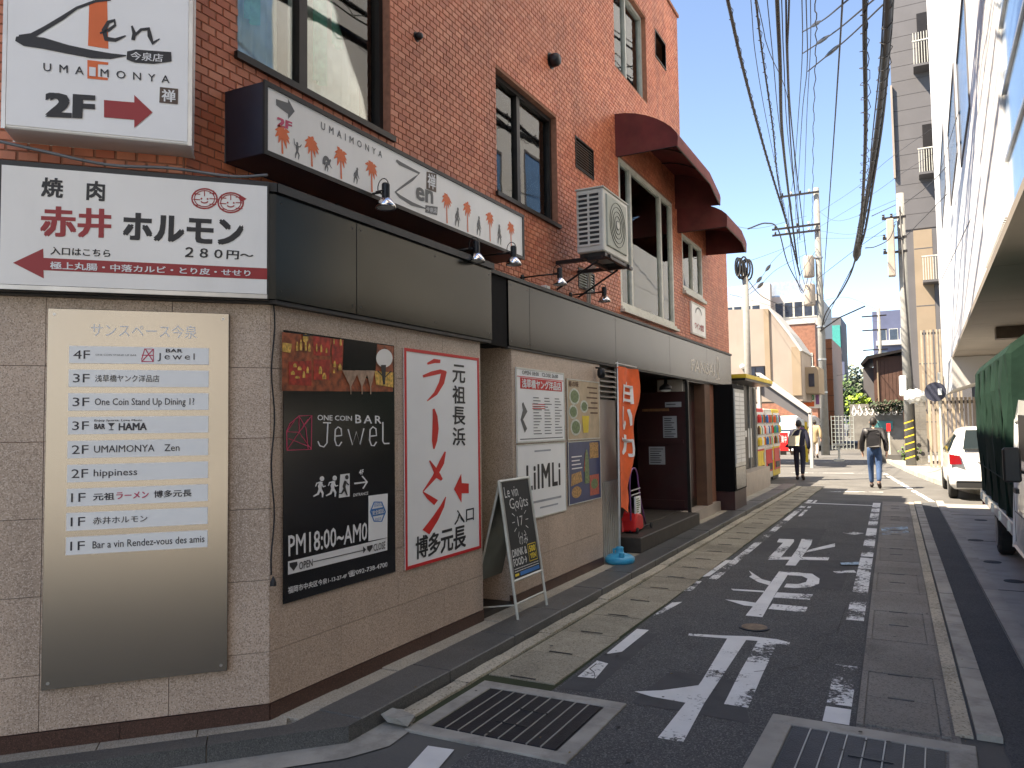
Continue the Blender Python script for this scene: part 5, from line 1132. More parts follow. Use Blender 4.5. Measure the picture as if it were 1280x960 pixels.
# ================================================================== FAR BUILDINGS, RIGHT
def block(nm, label, x0, x1, y0, y1, z1, mat, z0=0, cat='building'):
    b = root(nm, ((x0+x1)/2, (y0+y1)/2, z0), label, cat); box('wall', mat, b, x0, x1, y0, y1, z0, z1); return b
def face_windows(b, Yf, cols_, rows_, mat='dark_window', fr='frame_white', w=.9, h=1.1):
    S_ = Surf((0, Yf, 0), (1, 0, 0))
    for x in cols_:
        for z in rows_:
            o = SBX('window', fr, b, S_, x-.05, x+w+.05, z-.05, z+h+.05, 0, .05); SBX('pane', mat, o, S_, x, x+w, z, z+h, .05, .06)
gb = block('grey_building', 'tall grey sided building with small steel balconies behind the white building', -.42, 6, 45, 58, 27, 'grey_siding')
GS = Surf((0, 45, 0), (1, 0, 0)); z = 11.6
while z < 27: SBX('siding_board', 'grey_siding', gb, GS, -.44, 2.6, z, z+.78, 0, .05); z += .80
SBX('lower_facing', 'beige_warm', gb, GS, .30, 1.15, 0, 11.5, 0, .12); SBX('pilaster', 'grey_siding', gb, GS, 1.16, 2.6, 0, 11.5, 0, .18); SBX('upper_trim', 'beige', gb, GS, -.50, -.40, 14.4, 19.4, 0, .2)
for z in (1.5, 4.5, 7.5, 10.5): SBX('joint', 'grey_line', gb, GS, .31, 1.14, z, z+.05, .12, .125)
for l, t, r_, b_ in ((1139, 6, 1160, 86), (1146, 148, 1166, 220), (1151, 284, 1171, 354)):
    p, q = at(l, b_, 44.2), at(r_, t, 44.2); o = box('balcony', 'grey_siding', gb, p.x+.1, q.x, 44.0, 45, p.z, p.z+.12)
    for k in range(7): x = p.x+.12+k*(q.x-p.x-.15)/6; box('baluster', 'frame_white', o, x, x+.03, 44.0, 44.03, p.z+.12, q.z-1.4 if q.z-p.z > 3 else p.z+1.3)
    box('hand_rail', 'frame_white', o, p.x+.08, q.x, 43.98, 44.05, p.z+1.3, p.z+1.36); SBX('window', 'frame_dark', o, GS, p.x+.35, q.x-.05, p.z+.2, q.z, .051, .10)
# tall louvred screen and slatted fence
def slat_fence(label, S, u0, u1, v0, v1, wdt, gap, mats, posts=()):
    f = root('slat_fence', S.pt((u0+u1)/2, v0), label, 'fence')
    u = u0; k = 0
    while u < u1: SBX('slat', mats[k % len(mats)], f, S, u, u+wdt, v0, v1, 0, .06); u += wdt+gap; k += 1
    SBX('rail', 'grey_siding', f, S, u0, u1, v0+.1, v0+.2, -.05, -.002); SBX('rail', 'grey_siding', f, S, u0, u1, v1-.2, v1-.1, -.05, -.002); return f
slat_fence('tall screen of vertical beige and grey slats beneath the balconies', Surf((0, 38.5, 0), (1, 0, 0)), .36, 1.9, 1.9, 5.6, .07, .05, ['louver_beige', 'grey_siding', 'louver_beige'])
slat_fence('lower beige slatted fence behind the white car', Surf((0, 28.6, 0), (1, 0, 0)), .40, 3.4, .1, 2.35, .07, .045, ['louver_beige', 'beige'])
bw = root('block_wall', (0, 31, 0), 'grey concrete block wall with round drain holes beside the right utility pole', 'wall')
for r_ in range(11):
    for k in range(3): box('block', 'block_wall', bw, -.26+k*.21+.003, -.26+(k+1)*.21-.003, 30.9, 31.3, .1+r_*.2+.003, .1+(r_+1)*.2-.003)
for x, z in ((-.12, 1.2), (.1, .75), (.2, .45), (-.1, .45)): MB(Matrix.Translation((x, 30.9, z)) @ Matrix.Rotation(R(90), 4, 'X')).lathe([(.07, -.02), (.07, .01)], 10).build('drain_hole', 'ink', bw)
rs = root('round_sign', (.63, 27.2, 0), 'back of a round navy sign on a pale pole behind the white car', 'sign')
MB().tube([(.72, 27.2, .1), (.72, 27.2, 3.1)], .04, 8).build('pole', 'frame_white', rs); MB(Matrix.Translation((.6, 27.15, 2.5)) @ Matrix.Rotation(R(90), 4, 'X')).lathe([(.30, 0), (.30, .03)], 24).build('disc', 'navy', rs); box('clamp', 'white_box', rs, .67, .77, 27.05, 27.15, 2.4, 2.6)
tb = MB(); bm = bmesh.new(); bmesh.ops.create_icosphere(bm, subdivisions=3, radius=1)
ix = {v: i for i, v in enumerate(bm.verts)}
tb.add([(.05+v.co.x*.34*(1+.12*math.sin(v.co.z*11)), 29.0+v.co.y*.22, 2.42+v.co.z*.24*(1+.15*math.sin(v.co.x*9))+.04*math.sin(v.co.x*13+v.co.y*7)) for v in bm.verts], [tuple(ix[v] for v in f.verts) for f in bm.faces]); bm.free()
tag(tb.build('bundled_sheet', 'plastic_clear'), 'bundle of pale plastic sheeting hung between the right pole and the fence', 'plastic sheet')
bb = block('brown_building', 'small brown clad building with a pitched roof behind the graffiti wall', -2.25, -.5, 55, 62, 5.75, 'brown_clad')
for k in range(8): box('cladding_board', 'brown_clad', bb, -2.25+k*.22, -2.25+k*.22+.2, 54.93, 55, .2, 5.7)
MB().prism([(-2.9, 5.2), (-2.5, 5.6), (-.4, 6.0), (-.4, 6.15), (-2.6, 5.8), (-3.0, 5.3)], lambda u, v, d: (u, d, v), 54.5, 62).build('roof', 'frame_dark', bb); box('downpipe', 'beige_warm', bb, -2.05, -1.97, 54.85, 54.93, .2, 5.5); box('side_wall', 'grey_siding', bb, -2.9, -2.26, 55.5, 62, 0, 5.1)
bl = block('blue_grey_building', 'distant blue grey apartment block behind the brown building', -3.6, -.2, 90, 100, 13.2, 'blue_clad')
face_windows(bl, 90, (-3.1, -2.0, -.95), (5.2, 7.6, 10), w=.75, h=1.2)
for z in (4.6, 7.1, 9.5): box('balcony', 'pale_wall', bl, -3.3, -.4, 89.3, 90, z, z+.5)
pb = block('far_apartment_block', 'very distant pale apartment block at the end of the street', -7.4, -4.0, 150, 160, 10.5, 'pale_wall'); face_windows(pb, 150, (-7, -5.9, -4.9), (3, 5, 7), w=.7, h=.9)
block('far_office_block', 'very distant low grey block left of the pale apartment block', -12.5, -8.2, 170, 180, 9, 'grey_siding')
gwl = root('graffiti_wall', (-1.7, 44, 0), 'low wall with white and teal graffiti beyond the crossing', 'wall')
box('wall', 'block_wall', gwl, -3.0, -.5, 44, 44.25, .6, 2.5); box('lower_wall', 'graffiti_teal', gwl, -2.0, -1.0, 43.9, 44.0, 1.15, 1.6)
GG = Surf((0, 44, 0), (1, 0, 0)); g = G(GG, .01)
for k in range(9):
    x = -2.9+k*.27; g.stroke([(x, 2.05+rw(-.1, .2)), (x+.1, 2.4+rw(-.1, .1)), (x+.22, 2.1+rw(-.1, .1)), (x+.12, 1.9)], [.05, .12, .08, .04]); g.ring(x+.1, 1.98, .08, .06, .03, 8)
g.build('graffiti', 'white_ink', gwl)
slab_w = root('retaining_wall', (-1.3, 38.5, 0), 'low grey retaining wall and kerb where the street bends left', 'wall')
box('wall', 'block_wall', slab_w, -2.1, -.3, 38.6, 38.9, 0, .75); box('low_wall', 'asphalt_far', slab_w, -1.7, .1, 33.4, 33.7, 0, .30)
mf = root('mesh_fence', (-3.2, 42, 0), 'grey wire mesh gate in front of the green shrubs', 'fence')
for k in range(7): box('bar', 'frame_green', mf, -3.75+k*.17, -3.72+k*.17, 41.9, 41.93, .2, 1.9)
for k in range(9): box('bar', 'frame_green', mf, -3.75, -2.7, 41.93, 41.95, .25+k*.2, .275+k*.2)
sc_ = root('sandwich_board', (-4.0, 33, 0), 'small white stand on the road at the bend', 'stand'); box('top', 'frame_white', sc_, -3.0, -2.55, 33.9, 34.1, .62, .72); box('post', 'frame_white', sc_, -2.82, -2.74, 33.96, 34.04, .08, .62); box('base', 'frame_white', sc_, -2.98, -2.6, 33.9, 34.1, 0, .09)
rp = root('barrier_post', (-1.1, 38, 0), 'red topped white barrier post near the graffiti wall', 'post'); box('post', 'frame_white', rp, -1.08, -1.0, 38, 38.08, 0, 1.5); box('plate', 'red', rp, -1.12, -.96, 37.97, 38.0, 1.15, 1.5)
# guide posts with yellow wire on the right pole base
# ================================================================== FAR BUILDINGS, LEFT
be = root('beige_building', (-6, 31, 0), 'beige rendered building with a stepped gable beyond the vending machines', 'building')
BE = Surf((0, 30, 0), (1, 0, 0))
box('lower_wall', 'beige', be, -12, -6.6, 30.05, 33, 0, 2.4)
MB().prism([(-12, 2.4), (-3.62, 2.4), (-3.62, 4.3), (-4.04, 4.95), (-4.72, 5.9), (-12, 6.3)], lambda u, v, d: (u, d, v), 30, 33).build('wall', 'beige', be)
MB().prism([(-3.55, 4.25), (-4.0, 5.0), (-4.72, 6.0), (-4.72, 5.88), (-4.06, 4.9), (-3.64, 4.22)], lambda u, v, d: (u, d, v), 29.9, 33.1).build('roof_edge', 'pale_wall', be)
SBX('pilaster', 'beige_warm', be, BE, -4.9, -4.72, 2.6, 5.9, 0, .06); SBX('pilaster', 'beige_warm', be, BE, -3.95, -3.64, 2.6, 4.4, 0, .06)
o = SBX('window', 'frame_dark', be, BE, -5.6, -4.92, 3.0, 3.75, 0, .05); SBX('pane', 'dark_window', o, BE, -5.57, -5.28, 3.03, 3.72, .05, .06); SBX('pane', 'dark_window', o, BE, -5.25, -4.95, 3.03, 3.72, .05, .06)
box('annex', 'beige_warm', be, -3.62, -3.15, 31, 33, 2.7, 3.7); SBX('window', 'dark_window', be, Surf((0, 31, 0), (1, 0, 0)), -3.5, -3.3, 2.95, 3.45, 0, .03)
MB(Matrix.Translation((-5.72, 29.9, 3.75)) @ Matrix.Rotation(R(90), 4, 'X')).lathe([(.08, -.1), (.10, .06), (.04, .12)], 12).build('round_lamp', 'lamp_glass', be, smooth=True)
wt = block('white_building', 'white building with grey roof parapet and dark window band behind the beige one', -12, -5.4, 55, 64, 10.2, 'pale_wall')
box('roof', 'corrugated', wt, -11.8, -5.8, 55.3, 63, 10.2, 11.3); box('tower', 'pale_wall', wt, -9.1, -8.4, 54.2, 55, 7, 11.1); box('ledge', 'pale_wall', wt, -8.4, -5.2, 54, 55, 8.0, 8.3)
face_windows(wt, 55, [-11.6+.62*k for k in range(4)] + [-8.2+.62*k for k in range(5)], (8.75,), w=.5, h=1.0)
xa, xb = at(988, 420, 48).x, at(1019, 420, 48).x
bt = block('brown_tile_building', 'brown tiled building with a small white balcony behind the street pole', xa-2, xb, 48, 54, 7.4, 'brown_tile')
o = face_windows(bt, 48, (xa+.45,), (4.4,), w=.7, h=1.2); box('balcony', 'frame_white', bt, xa+.1, xb, 47.3, 48, 3.9, 4.05)
for k in range(11): box('baluster', 'frame_white', bt, xa+.12+k*.125, xa+.15+k*.125, 47.32, 47.35, 4.05, 4.75)
box('balcony_rail', 'frame_white', bt, xa+.1, xb, 47.3, 47.37, 4.75, 4.82); box('parapet', 'pale_wall', bt, xa-2, xb+.02, 47.95, 48.2, 7.4, 7.65)
oc = block('orange_column_building', 'slim orange tiled building standing beside the street pole', -5.75, -4.95, 58, 66, 7.4, 'orange_tile'); 
for z in range(6): box('tile_course', 'brown_wall', oc, -5.77, -4.93, 57.96, 58, 1.2+z*1.1, 1.24+z*1.1)
box('shop_base', 'brown_wall', oc, -5.78, -4.9, 57.9, 58.0, 0, 1.7)
xl, xr = at(1034, 400, 90).x, at(1051, 400, 90).x
tl = block('teal_building', 'grey building with a teal glass panel beyond the orange column', xl-4, xr, 90, 98, 12.9, 'grey_siding'); TS = Surf((0, 90, 0), (1, 0, 0)); SBX('glass_panel', 'teal', tl, TS, xl, xr-.1, 9.4, 12.0, 0, .1); SBX('sign_panel', 'pink_red', tl, TS, xl, xr-.1, 8.2, 9.0, 0, .1)
face_windows(tl, 90, (xl+.2,), (5.2, 7.0, 2.8), w=.9, h=1.0); box('corner_post', 'blue_clad', tl, xr, xr+.2, 89.8, 90, 0, 8)
# outside stair with its sloping side wall, van below
stw = root('outside_stair', (-4.6, 32, 0), 'grey sided outdoor staircase sloping down to the right over the parked van', 'staircase')
P = lambda x, y: (at(x, y, 29).x, at(x, y, 29).z)
MB().prism([P(948, 472), P(1010, 516), P(1010, 528), P(948, 492)], lambda u, v, d: (u, d, v), 29, 29.12).build('side_wall', 'grey_siding', stw)
MB().prism([P(945, 466), P(950, 466), P(1014, 512), P(1014, 519), P(948, 473)], lambda u, v, d: (u, d, v), 28.9, 29.2).build('coping', 'pale_wall', stw)
for k in range(12):
    x, z = P(950+k*5, 478+k*3.7); box('tread', 'concrete', stw, x, x+.24, 29.15, 30.3, z-.25, z-.19)
for px_ in (947, 1010): p = at(px_, 500, 28.95); box('post', 'pale_wall', stw, p.x, p.x+.1, 28.9, 29.2, 0, at(px_, 470 if px_ < 960 else 516, 28.95).z)
sb = root('sign_board', (-3.6, 28, 0), 'blue, green and orange shop sign board on a yellow post at the corner', 'sign')
SS = Surf((at(1006, 500, 33).x, 33, 0), (1, 0, 0)); zt = at(1012, 484, 33).z; SBX('panel', 'paper_white', sb, SS, -.12, .60, zt-.85, zt, 0, .08)
SBX('stripe', 'sign_blue', sb, SS, -.05, .36, zt-.30, zt-.06, .08, .09); SBX('stripe', 'sign_green', sb, SS, -.05, .36, zt-.52, zt-.32, .08, .09); SBX('stripe', 'orange', sb, SS, -.05, .36, zt-.78, zt-.58, .08, .09); SBX('stripe', 'purple', sb, SS, .42, .55, zt-.7, zt-.15, .08, .09)
g = G(SS, .093); g.tx('P', .0, zt-.1, .1, zt-.26, bold=.03); g.tx('24h', .14, zt-.1, .33, zt-.26); g.build('lettering', 'white_ink', sb); g = G(SS, .093); g.tx('OPEN', .0, zt-.36, .32, zt-.48, bold=.02); g.build('lettering', 'white_ink', sb)
box('post', 'yellow', sb, SS.o.x-.04, SS.o.x+.05, 33.0-.02, 33.1, 0, zt-.86); box('notice', 'purple', sb, SS.o.x-.35, SS.o.x-.08, 33, 33.05, .9, 1.4)
for k, (x, mt, lb_) in enumerate(((-9.4, 'red', 'red shop banner beside the stair'), (-8.8, 'paper_white', 'white notice stand by the van'))):
    q = at(972+k*14, 556, 40); o = root('shop_banner', q, lb_, 'banner'); box('panel', mt, o, q.x, q.x+.5, 40, 40.04, .2, 1.1); box('base', 'frame_dark', o, q.x+.1, q.x+.4, 39.9, 40.1, 0, .2)
    GS2 = Surf((q.x, 40, 0), (1, 0, 0)); g = G(GS2, .01); g.tx('営業中', .06, .95, .44, .6); g.build('lettering', 'white_ink' if mt == 'red' else 'red', o)

# ---- greenery
def leafy(nm, label, c, rad, n, mat, mat2, size=.16, trunk=True, kind=None, cat='shrub'):
    r_ = root(nm, (c[0], c[1], 0), label, cat)
    for mt, nn in ((mat, n), (mat2, n//2)):
        mb = MB()
        for _ in range(nn):
            u = rw(0, 1)**.45; a = rw(0, 6.283); b = math.acos(rw(-1, 1)); lump = 1+.28*math.sin(a*3+c[0])*math.sin(b*4)
            p = Vector((c[0]+rad[0]*u*lump*math.sin(b)*math.cos(a), c[1]+rad[1]*u*lump*math.sin(b)*math.sin(a), c[2]+rad[2]*u*lump*math.cos(b)))
            d1 = Vector((rw(-1, 1), rw(-1, 1), rw(-.6, .6))).normalized()*size*rw(.5, 1.2); d2 = d1.orthogonal().normalized()*size*.5
            mb.add([p, p+d1*.5+d2, p+d1, p+d1*.5-d2], [(0, 1, 2, 3)])
        mb.build('foliage', mt, r_, fix=False)
    if trunk: MB().tube([(c[0], c[1], 0), (c[0]+.05, c[1], c[2]*.5), (c[0], c[1], c[2]+rad[2]*.4)], [.09, .06, .02], 7).build('trunk', 'bark', r_)
    return r_
q = at(1072, 506, 48); leafy('leafy_tree', 'bright green tree past the mesh gate in the middle distance', (q.x, 48, q.z), (.62, .6, .62), 500, 'leaf_bright', 'leaf_dark', .22, cat='tree')
q = at(1083, 524, 45); leafy('shrub', 'yellow green shrub beside the graffiti wall', (q.x, 45, q.z), (.8, .5, .45), 400, 'leaf_bright', 'leaf', .16)
q = at(1060, 500, 80); leafy('leafy_tree', 'far grey green tree behind the silver car', (q.x, 80, q.z), (1.3, 1.2, 2.0), 700, 'leaf', 'leaf_dark', .35, cat='tree')
q = at(1068, 470, 110); leafy('leafy_tree', 'tallest hazy tree at the very end of the street', (q.x, 110, q.z-2), (2.2, 2, 3.2), 900, 'leaf_grey', 'leaf_dark', .5, cat='tree')
q = at(1110, 508, 43); leafy('shrub', 'dark tangled creeper along the top of the graffiti wall', (q.x, 43.6, q.z), (1.1, .3, .32), 500, 'leaf_dark', 'bark', .14, trunk=False)
q = at(1135, 505, 30.5); leafy('shrub', 'dark pot plant at the foot of the right utility pole', (q.x, 30.3, .45), (.3, .2, .35), 200, 'leaf', 'leaf_dark', .1, trunk=False)

# ================================================================== POLES AND WIRES
def pole(label, x, y, h, r0, r1, mat='pole_concrete'):
    p = root('utility_pole', (x, y, 0), label, 'utility pole'); MB().tube([(x, y, 0), (x, y, h*.5), (x, y, h)], [r0, (r0+r1)/2, r1], 18).build('shaft', mat, p, smooth=True); return p
p1_ = pole('concrete utility pole with transformers and crossarms beside the orange column', -3.87, 40, 13.1, .20, .13)
for z, w_ in ((12.8, 1.2), (11.2, 1.5), (10.9, 1.5)):
    o = box('crossarm', 'frame_dark', p1_, -3.87-w_*1.4, -3.87+.15, 39.75, 39.83, z, z+.09)
    for k in range(4): MB().lathe([(.03, 0), (.06, .03), (.03, .06), (.06, .09), (.03, .14)], 8, (-3.87-w_*1.3+k*.42*w_/1.2, 39.79, z+.09)).build('insulator', 'ac_white' if k % 2 else 'ink', o)
for dz, dx in ((8.7, -.45), (7.3, -.45)):
    MB().lathe([(.24, 0), (.26, .05), (.26, .95), (.22, 1.05), (.05, 1.08)], 14, (-3.87+dx, 39.9, dz)).build('transformer', 'transformer', p1_, smooth=True)
for z in (3, 4.6, 6.2, 9.6): MB().lathe([(.20, 0), (.20, .07)], 14, (-3.87, 40, z)).build('band', 'steel_dull', p1_)
MB().tube([(-3.9, 39.8, 6.0), (-3.0, 39.5, 6.55), (-1.85, 39.4, 7.0)], .035, 6).build('bracket', 'frame_dark', p1_)
p2_ = pole('slim concrete utility pole at the right kerb with a white meter box', -.16, 29.6, 9.5, .165, .12)
for z in (8.6, 7.9, 7.4):
    o = box('crossarm', 'frame_dark', p2_, -.75, .0, 29.4, 29.47, z, z+.08)
    for k in range(2): MB().lathe([(.03, 0), (.05, .03), (.03, .06), (.05, .1)], 8, (-.7+k*.25, 29.43, z+.08)).build('insulator', 'ink', o)
box('switch_box', 'transformer', p2_, -.62, -.38, 29.3, 29.6, 6.6, 8.6, bevel=.03); box('meter_box', 'white_box', p2_, -.42, -.20, 29.25, 29.45, 2.45, 3.15, bevel=.03)
MB().tube([(-.18, 29.4, 9), (-.12, 29.38, 6), (-.02, 29.4, 3), (.0, 29.4, .3)], .03, 6).build('conduit', 'ink', p2_, smooth=True)
mb = MB()
for k in range(6): mb.add([(-.33, 29.43, .3+k*.24), (.01, 29.43, .42+k*.24), (.01, 29.43, .465+k*.24), (-.33, 29.43, .345+k*.24)], [(0, 1, 2, 3)])
mb.build('warning_stripes', 'yellow', p2_, fix=False)
q = at(931, 335, 22); p3_ = pole('grey steel pole rising behind the display case with coiled cable on top', q.x, 22, q.z, .10, .085)
for k in range(6): MB().tube([(q.x-.16+.05*k+(.07+.01*k)*math.cos(R(a)), 21.84+.03*k, q.z+.02-.04*(k % 3)+(.26+.03*(k % 2))*math.sin(R(a))) for a in range(0, 361, 24)], .026, 5, cap=False).build('cable_coil', 'cable', p3_)
q = at(1098, 385, 60); p4_ = pole('thin distant utility pole in front of the blue grey block', q.x, 60, q.z, .14, .11)
for z in (q.z-.6, q.z-1.6, q.z-3.0): box('crossarm', 'frame_dark', p4_, q.x-1.1, q.x+.5, 59.9, 59.97, z, z+.09)

def smooth_pts(P, n=10):
    P = [Vector(p) for p in P]
    if len(P) < 3: return [P[0].lerp(P[1], i/n) for i in range(n+1)]
    Q = [P[0]*2-P[1]] + P + [P[-1]*2-P[-2]]; out = []
    for i in range(1, len(Q)-2):
        for k in range(n):
            t = k/n; a, b, c_, d = Q[i-1], Q[i], Q[i+1], Q[i+2]
            out.append(.5*((2*b)+(c_-a)*t+(2*a-5*b+4*c_-d)*t*t+(3*b-a-3*c_+d)*t**3))
    out.append(P[-1]); return out
def wire(label, pts, r_, back=0, mat='cable', wrap=0, group='overhead cables along the street', wob=0, sag=0):
    P_ = [at(*p) for p in pts]
    if back: d = (P_[0]-P_[1]).normalized(); P_ = [P_[0]+d*back-Vector((0, 0, 0))] + P_
    S_ = smooth_pts(P_, 14)
    n = len(S_)-1
    S_ = [p - Vector((0, 0, sag*math.sin(math.pi*i/n))) + Vector((wob*math.sin(i*1.7), 0, wob*math.cos(i*2.3))) for i, p in enumerate(S_)]
    mb = MB(); mb.tube(S_, r_, 7)
    if wrap:
        L = 0; hp = []; 
        for a, b in zip(S_, S_[1:]):
            seg = (b-a).length; m_ = max(2, int(seg/.09)); t_ = (b-a).normalized(); e1 = t_.orthogonal().normalized(); e2 = t_.cross(e1)
            for k in range(m_):
                ph = (L+seg*k/m_)/.55*6.283; rr = r_+wrap*(.6+.5*math.sin(L*1.3+k)); hp.append(a.lerp(b, k/m_)+e1*math.cos(ph)*rr+e2*math.sin(ph)*rr)
            L += seg
        mb.tube(hp, .007, 4)
    o = mb.build('overhead_cable', mat, smooth=True, fix=False); tag(o, label, 'cable', group); return o
wire('leftmost thick overhead cable crossing the open sky', [(903, -30, 13), (930, 90, 17), (958, 195, 24), (985, 285, 33), (1000, 345, 39.5)], .034, 12, wrap=.02)
wire('thin overhead cable second from the left', [(936, -30, 13), (946, 80, 17), (966, 190, 25), (990, 300, 39)], .008, 12)
wire('overhead cable third from the left with hanging ties', [(941, -30, 13), (952, 60, 16), (966, 160, 21), (975, 240, 28), (996, 330, 39.5)], .020, 12, wrap=.03)
wire('thin overhead cable that cuts across its neighbours', [(944, -10, 13), (960, 60, 15), (985, 125, 20), (994, 210, 28), (1000, 300, 39.5)], .008, 12)
wire('thick straight overhead cable left of the paired ones', [(970, -30, 13), (975, 80, 16), (978, 170, 21), (988, 260, 30), (997, 330, 39)], .038, 12)
wire('left one of the paired overhead cables', [(982, -30, 13), (984, 80, 16), (990, 200, 24), (1000, 300, 39)], .018, 12)
wire('right one of the paired overhead cables', [(987, -30, 13), (985, 80, 16), (992, 180, 24), (1008, 320, 39)], .018, 12)
wire('overhead cable ending in the insulators above the pole', [(1002, -30, 13), (1003, 60, 17), (999, 130, 22), (992, 220, 32), (985, 262, 39.5)], .010, 12)
wire('second overhead cable ending in the insulators above the pole', [(1007, -30, 13), (1009, 80, 17), (1003, 140, 22), (998, 220, 32), (994, 262, 39.5)], .010, 12)
wire('wavy overhead cable dropping onto the pole top', [(1019, -30, 13), (1020, 60, 17), (1017, 150, 23), (1016, 240, 34), (1015, 290, 39.6)], .011, 12, wob=.02)
wire('overhead cable running right of the pole to the roofs', [(1055, -30, 13), (1049, 70, 17), (1041, 190, 25), (1031, 330, 44), (1028, 372, 55)], .018, 12)
wire('thick overhead cable with wound ties, left of the thickest bundle', [(1081, -30, 11), (1081, 60, 13), (1082, 160, 16), (1079, 240, 20), (1074, 310, 25)], .036, 12, wrap=.05)
wire('thickest overhead cable bundle in front of the grey building', [(1112, -30, 11), (1108, 50, 13), (1098, 150, 17), (1088, 220, 20), (1078, 280, 23), (1071, 318, 25.5)], .056, 12, wrap=.05)
wire('second cable lashed beside the thickest bundle', [(1117, -30, 11.2), (1112, 50, 13.2), (1103, 150, 17.2), (1092, 225, 20.2), (1081, 290, 23.5), (1072, 316, 25.4)], .03, 12)
wire('thin slack cable hanging right of the thickest bundle', [(1106, -30, 11.5), (1100, 60, 13.6), (1090, 160, 17.4), (1084, 240, 20.8), (1076, 300, 24.6)], .012, 12, sag=.2)
wire('slack cable leaving the bundle for the roofs on the left', [(1072, 322, 25.5), (1056, 352, 30), (1040, 384, 36), (1030, 405, 40)], .014)
wire('thin straight cable high above the pole on the left', [(956, -30, 13), (966, 70, 16), (976, 170, 22), (990, 262, 39)], .009, 12)
wire('thin straight cable in the middle of the bunch', [(976, -30, 13), (980, 80, 16), (986, 180, 23), (1000, 290, 39.5)], .010, 12)
wire('thin cable just left of the wavy one', [(1013, -30, 13), (1013, 60, 16.5), (1008, 160, 23), (1004, 290, 39.5)], .008, 12)
wire('slack loop hanging between the crossarms and the transformers', [(985, 262, 39.6), (990, 318, 39.3), (1002, 366, 39.2), (1012, 340, 39.6)], .016, group='cables between the poles')
wire('second slack loop beside the transformers', [(994, 262, 39.6), (1000, 330, 39.2), (1010, 362, 39.3), (1018, 330, 39.7)], .012, group='cables between the poles')
wire('low cable from the street pole back to the steel pole', [(931, 345, 22), (955, 372, 28), (990, 384, 35), (1016, 378, 39.8)], .012, group='cables between the poles')
tag(MB().tube([at(1079, 262, 22.5), at(1075, 290, 24), at(1071, 318, 25.5), at(1070, 325, 25.8)], [.06, .085, .12, .05], 10).build('cable_closure', 'cable', smooth=True), 'fat black splice sleeve at the end of the thickest cable bundle', 'cable splice')
wire('long curving cable leaving the bundle for the street pole', [(1071, 318, 25.5), (1062, 345, 29), (1048, 370, 34), (1032, 392, 39), (1025, 420, 40)], .03)
wire('thin cable from the bundle up to the right', [(1090, 270, 22), (1107, 262, 27), (1120, 256, 29.4)], .012); wire('thin lower cable from the bundle to the right pole', [(1082, 310, 24.5), (1095, 308, 26), (1112, 298, 28.5), (1119, 280, 29.4)], .016)
for i, (a, b) in enumerate((((1003, 40), (1056, 3)), ((1003, 67), (1082, 8)), ((1010, 89), (1108, 2)))):
    o = wire('diagonal feeder wire with insulator, %s of three' % ('top', 'middle', 'lowest')[i], [(a[0], a[1], 20), ((a[0]+b[0])/2, (a[1]+b[1])/2+3, 17), (b[0], b[1], 14), (b[0]+60, b[1]-50, 12)], .016)
    t = .22; p = at(a[0]*(1-t)+b[0]*t, a[1]*(1-t)+b[1]*t+1.5, 19.2); q = at(a[0]*(1-t-.2)+b[0]*(t+.2), a[1]*(1-t-.2)+b[1]*(t+.2)+2, 18)
    MB().tube([p, p.lerp(q, .3), p.lerp(q, .7), q], [.02, .045, .045, .015], 8).build('insulator', 'ink', o)
    o['group'] = 'diagonal feeder wires'
for i, (pts, lb_) in enumerate((([(1130, 246, 29.6), (1050, 276, 38), (1020, 262, 40)], 'upper thin cable between the two poles'), ([(1130, 262, 29.6), (1070, 292, 36), (1020, 288, 40)], 'middle thin cable between the two poles'), ([(1128, 290, 29.6), (1080, 297, 34), (1020, 298, 40)], 'lower thin cable between the two poles'),
    ([(905, 280, 24), (950, 285, 30), (1008, 270, 40)], 'thin cable from the awning side to the pole'), ([(925, 330, 22), (960, 318, 30), (1008, 300, 40)], 'thin cable from the steel pole to the street pole'), ([(935, 286, 22), (958, 279, 24), (973, 288, 27), (985, 330, 33), (1003, 364, 39.7)], 'thick arched cable swinging down to the street pole'),
    ([(1022, 310, 40), (1000, 345, 36), (1004, 364, 39)], 'cable loop hanging beside the transformers'), ([(912, 368, 24), (935, 374, 27), (985, 390, 40), (1020, 410, 40)], 'thin cable sagging across the beige building'),
    ([(1020, 378, 40), (1060, 372, 48), (1098, 388, 60)], 'thin cable from the street pole to the distant pole'), ([(1022, 400, 40), (1060, 398, 48), (1098, 402, 60)], 'lower thin cable to the distant pole'), ([(1020, 268, 40), (1070, 235, 32), (1110, 200, 28), (1180, 150, 24)], 'thin cable rising to the grey building'),
    ([(1022, 285, 40), (1080, 250, 34), (1130, 215, 30), (1170, 190, 27)], 'second thin cable rising to the grey building'), ([(1030, 470, 60), (1060, 466, 62), (1098, 440, 60)], 'far low cable over the street end'), ([(1020, 350, 40), (1072, 310, 35), (1130, 270, 30)], 'diagonal cable behind the thick bundle'),
    ([(1128, 300, 29.6), (1165, 262, 24), (1215, 210, 20)], 'cable from the right pole to the white building'), ([(1130, 255, 29.6), (1160, 232, 26), (1200, 190, 20)], 'upper cable from the right pole to the white building'))):
    wire(lb_, pts, .022 if 'arched' in lb_ else (.006 if 'thin' in lb_ else .011), group='cables between the poles', sag=0)
wire('thin black cable slanting across the white panels', [(1250, -10, 9), (1225, 60, 11), (1195, 150, 16), (1168, 240, 27)], .006, 3); wire('lower thin cable slanting across the white panels', [(1282, 110, 8.2), (1255, 175, 9.6), (1215, 270, 13), (1172, 360, 25)], .006, 3)
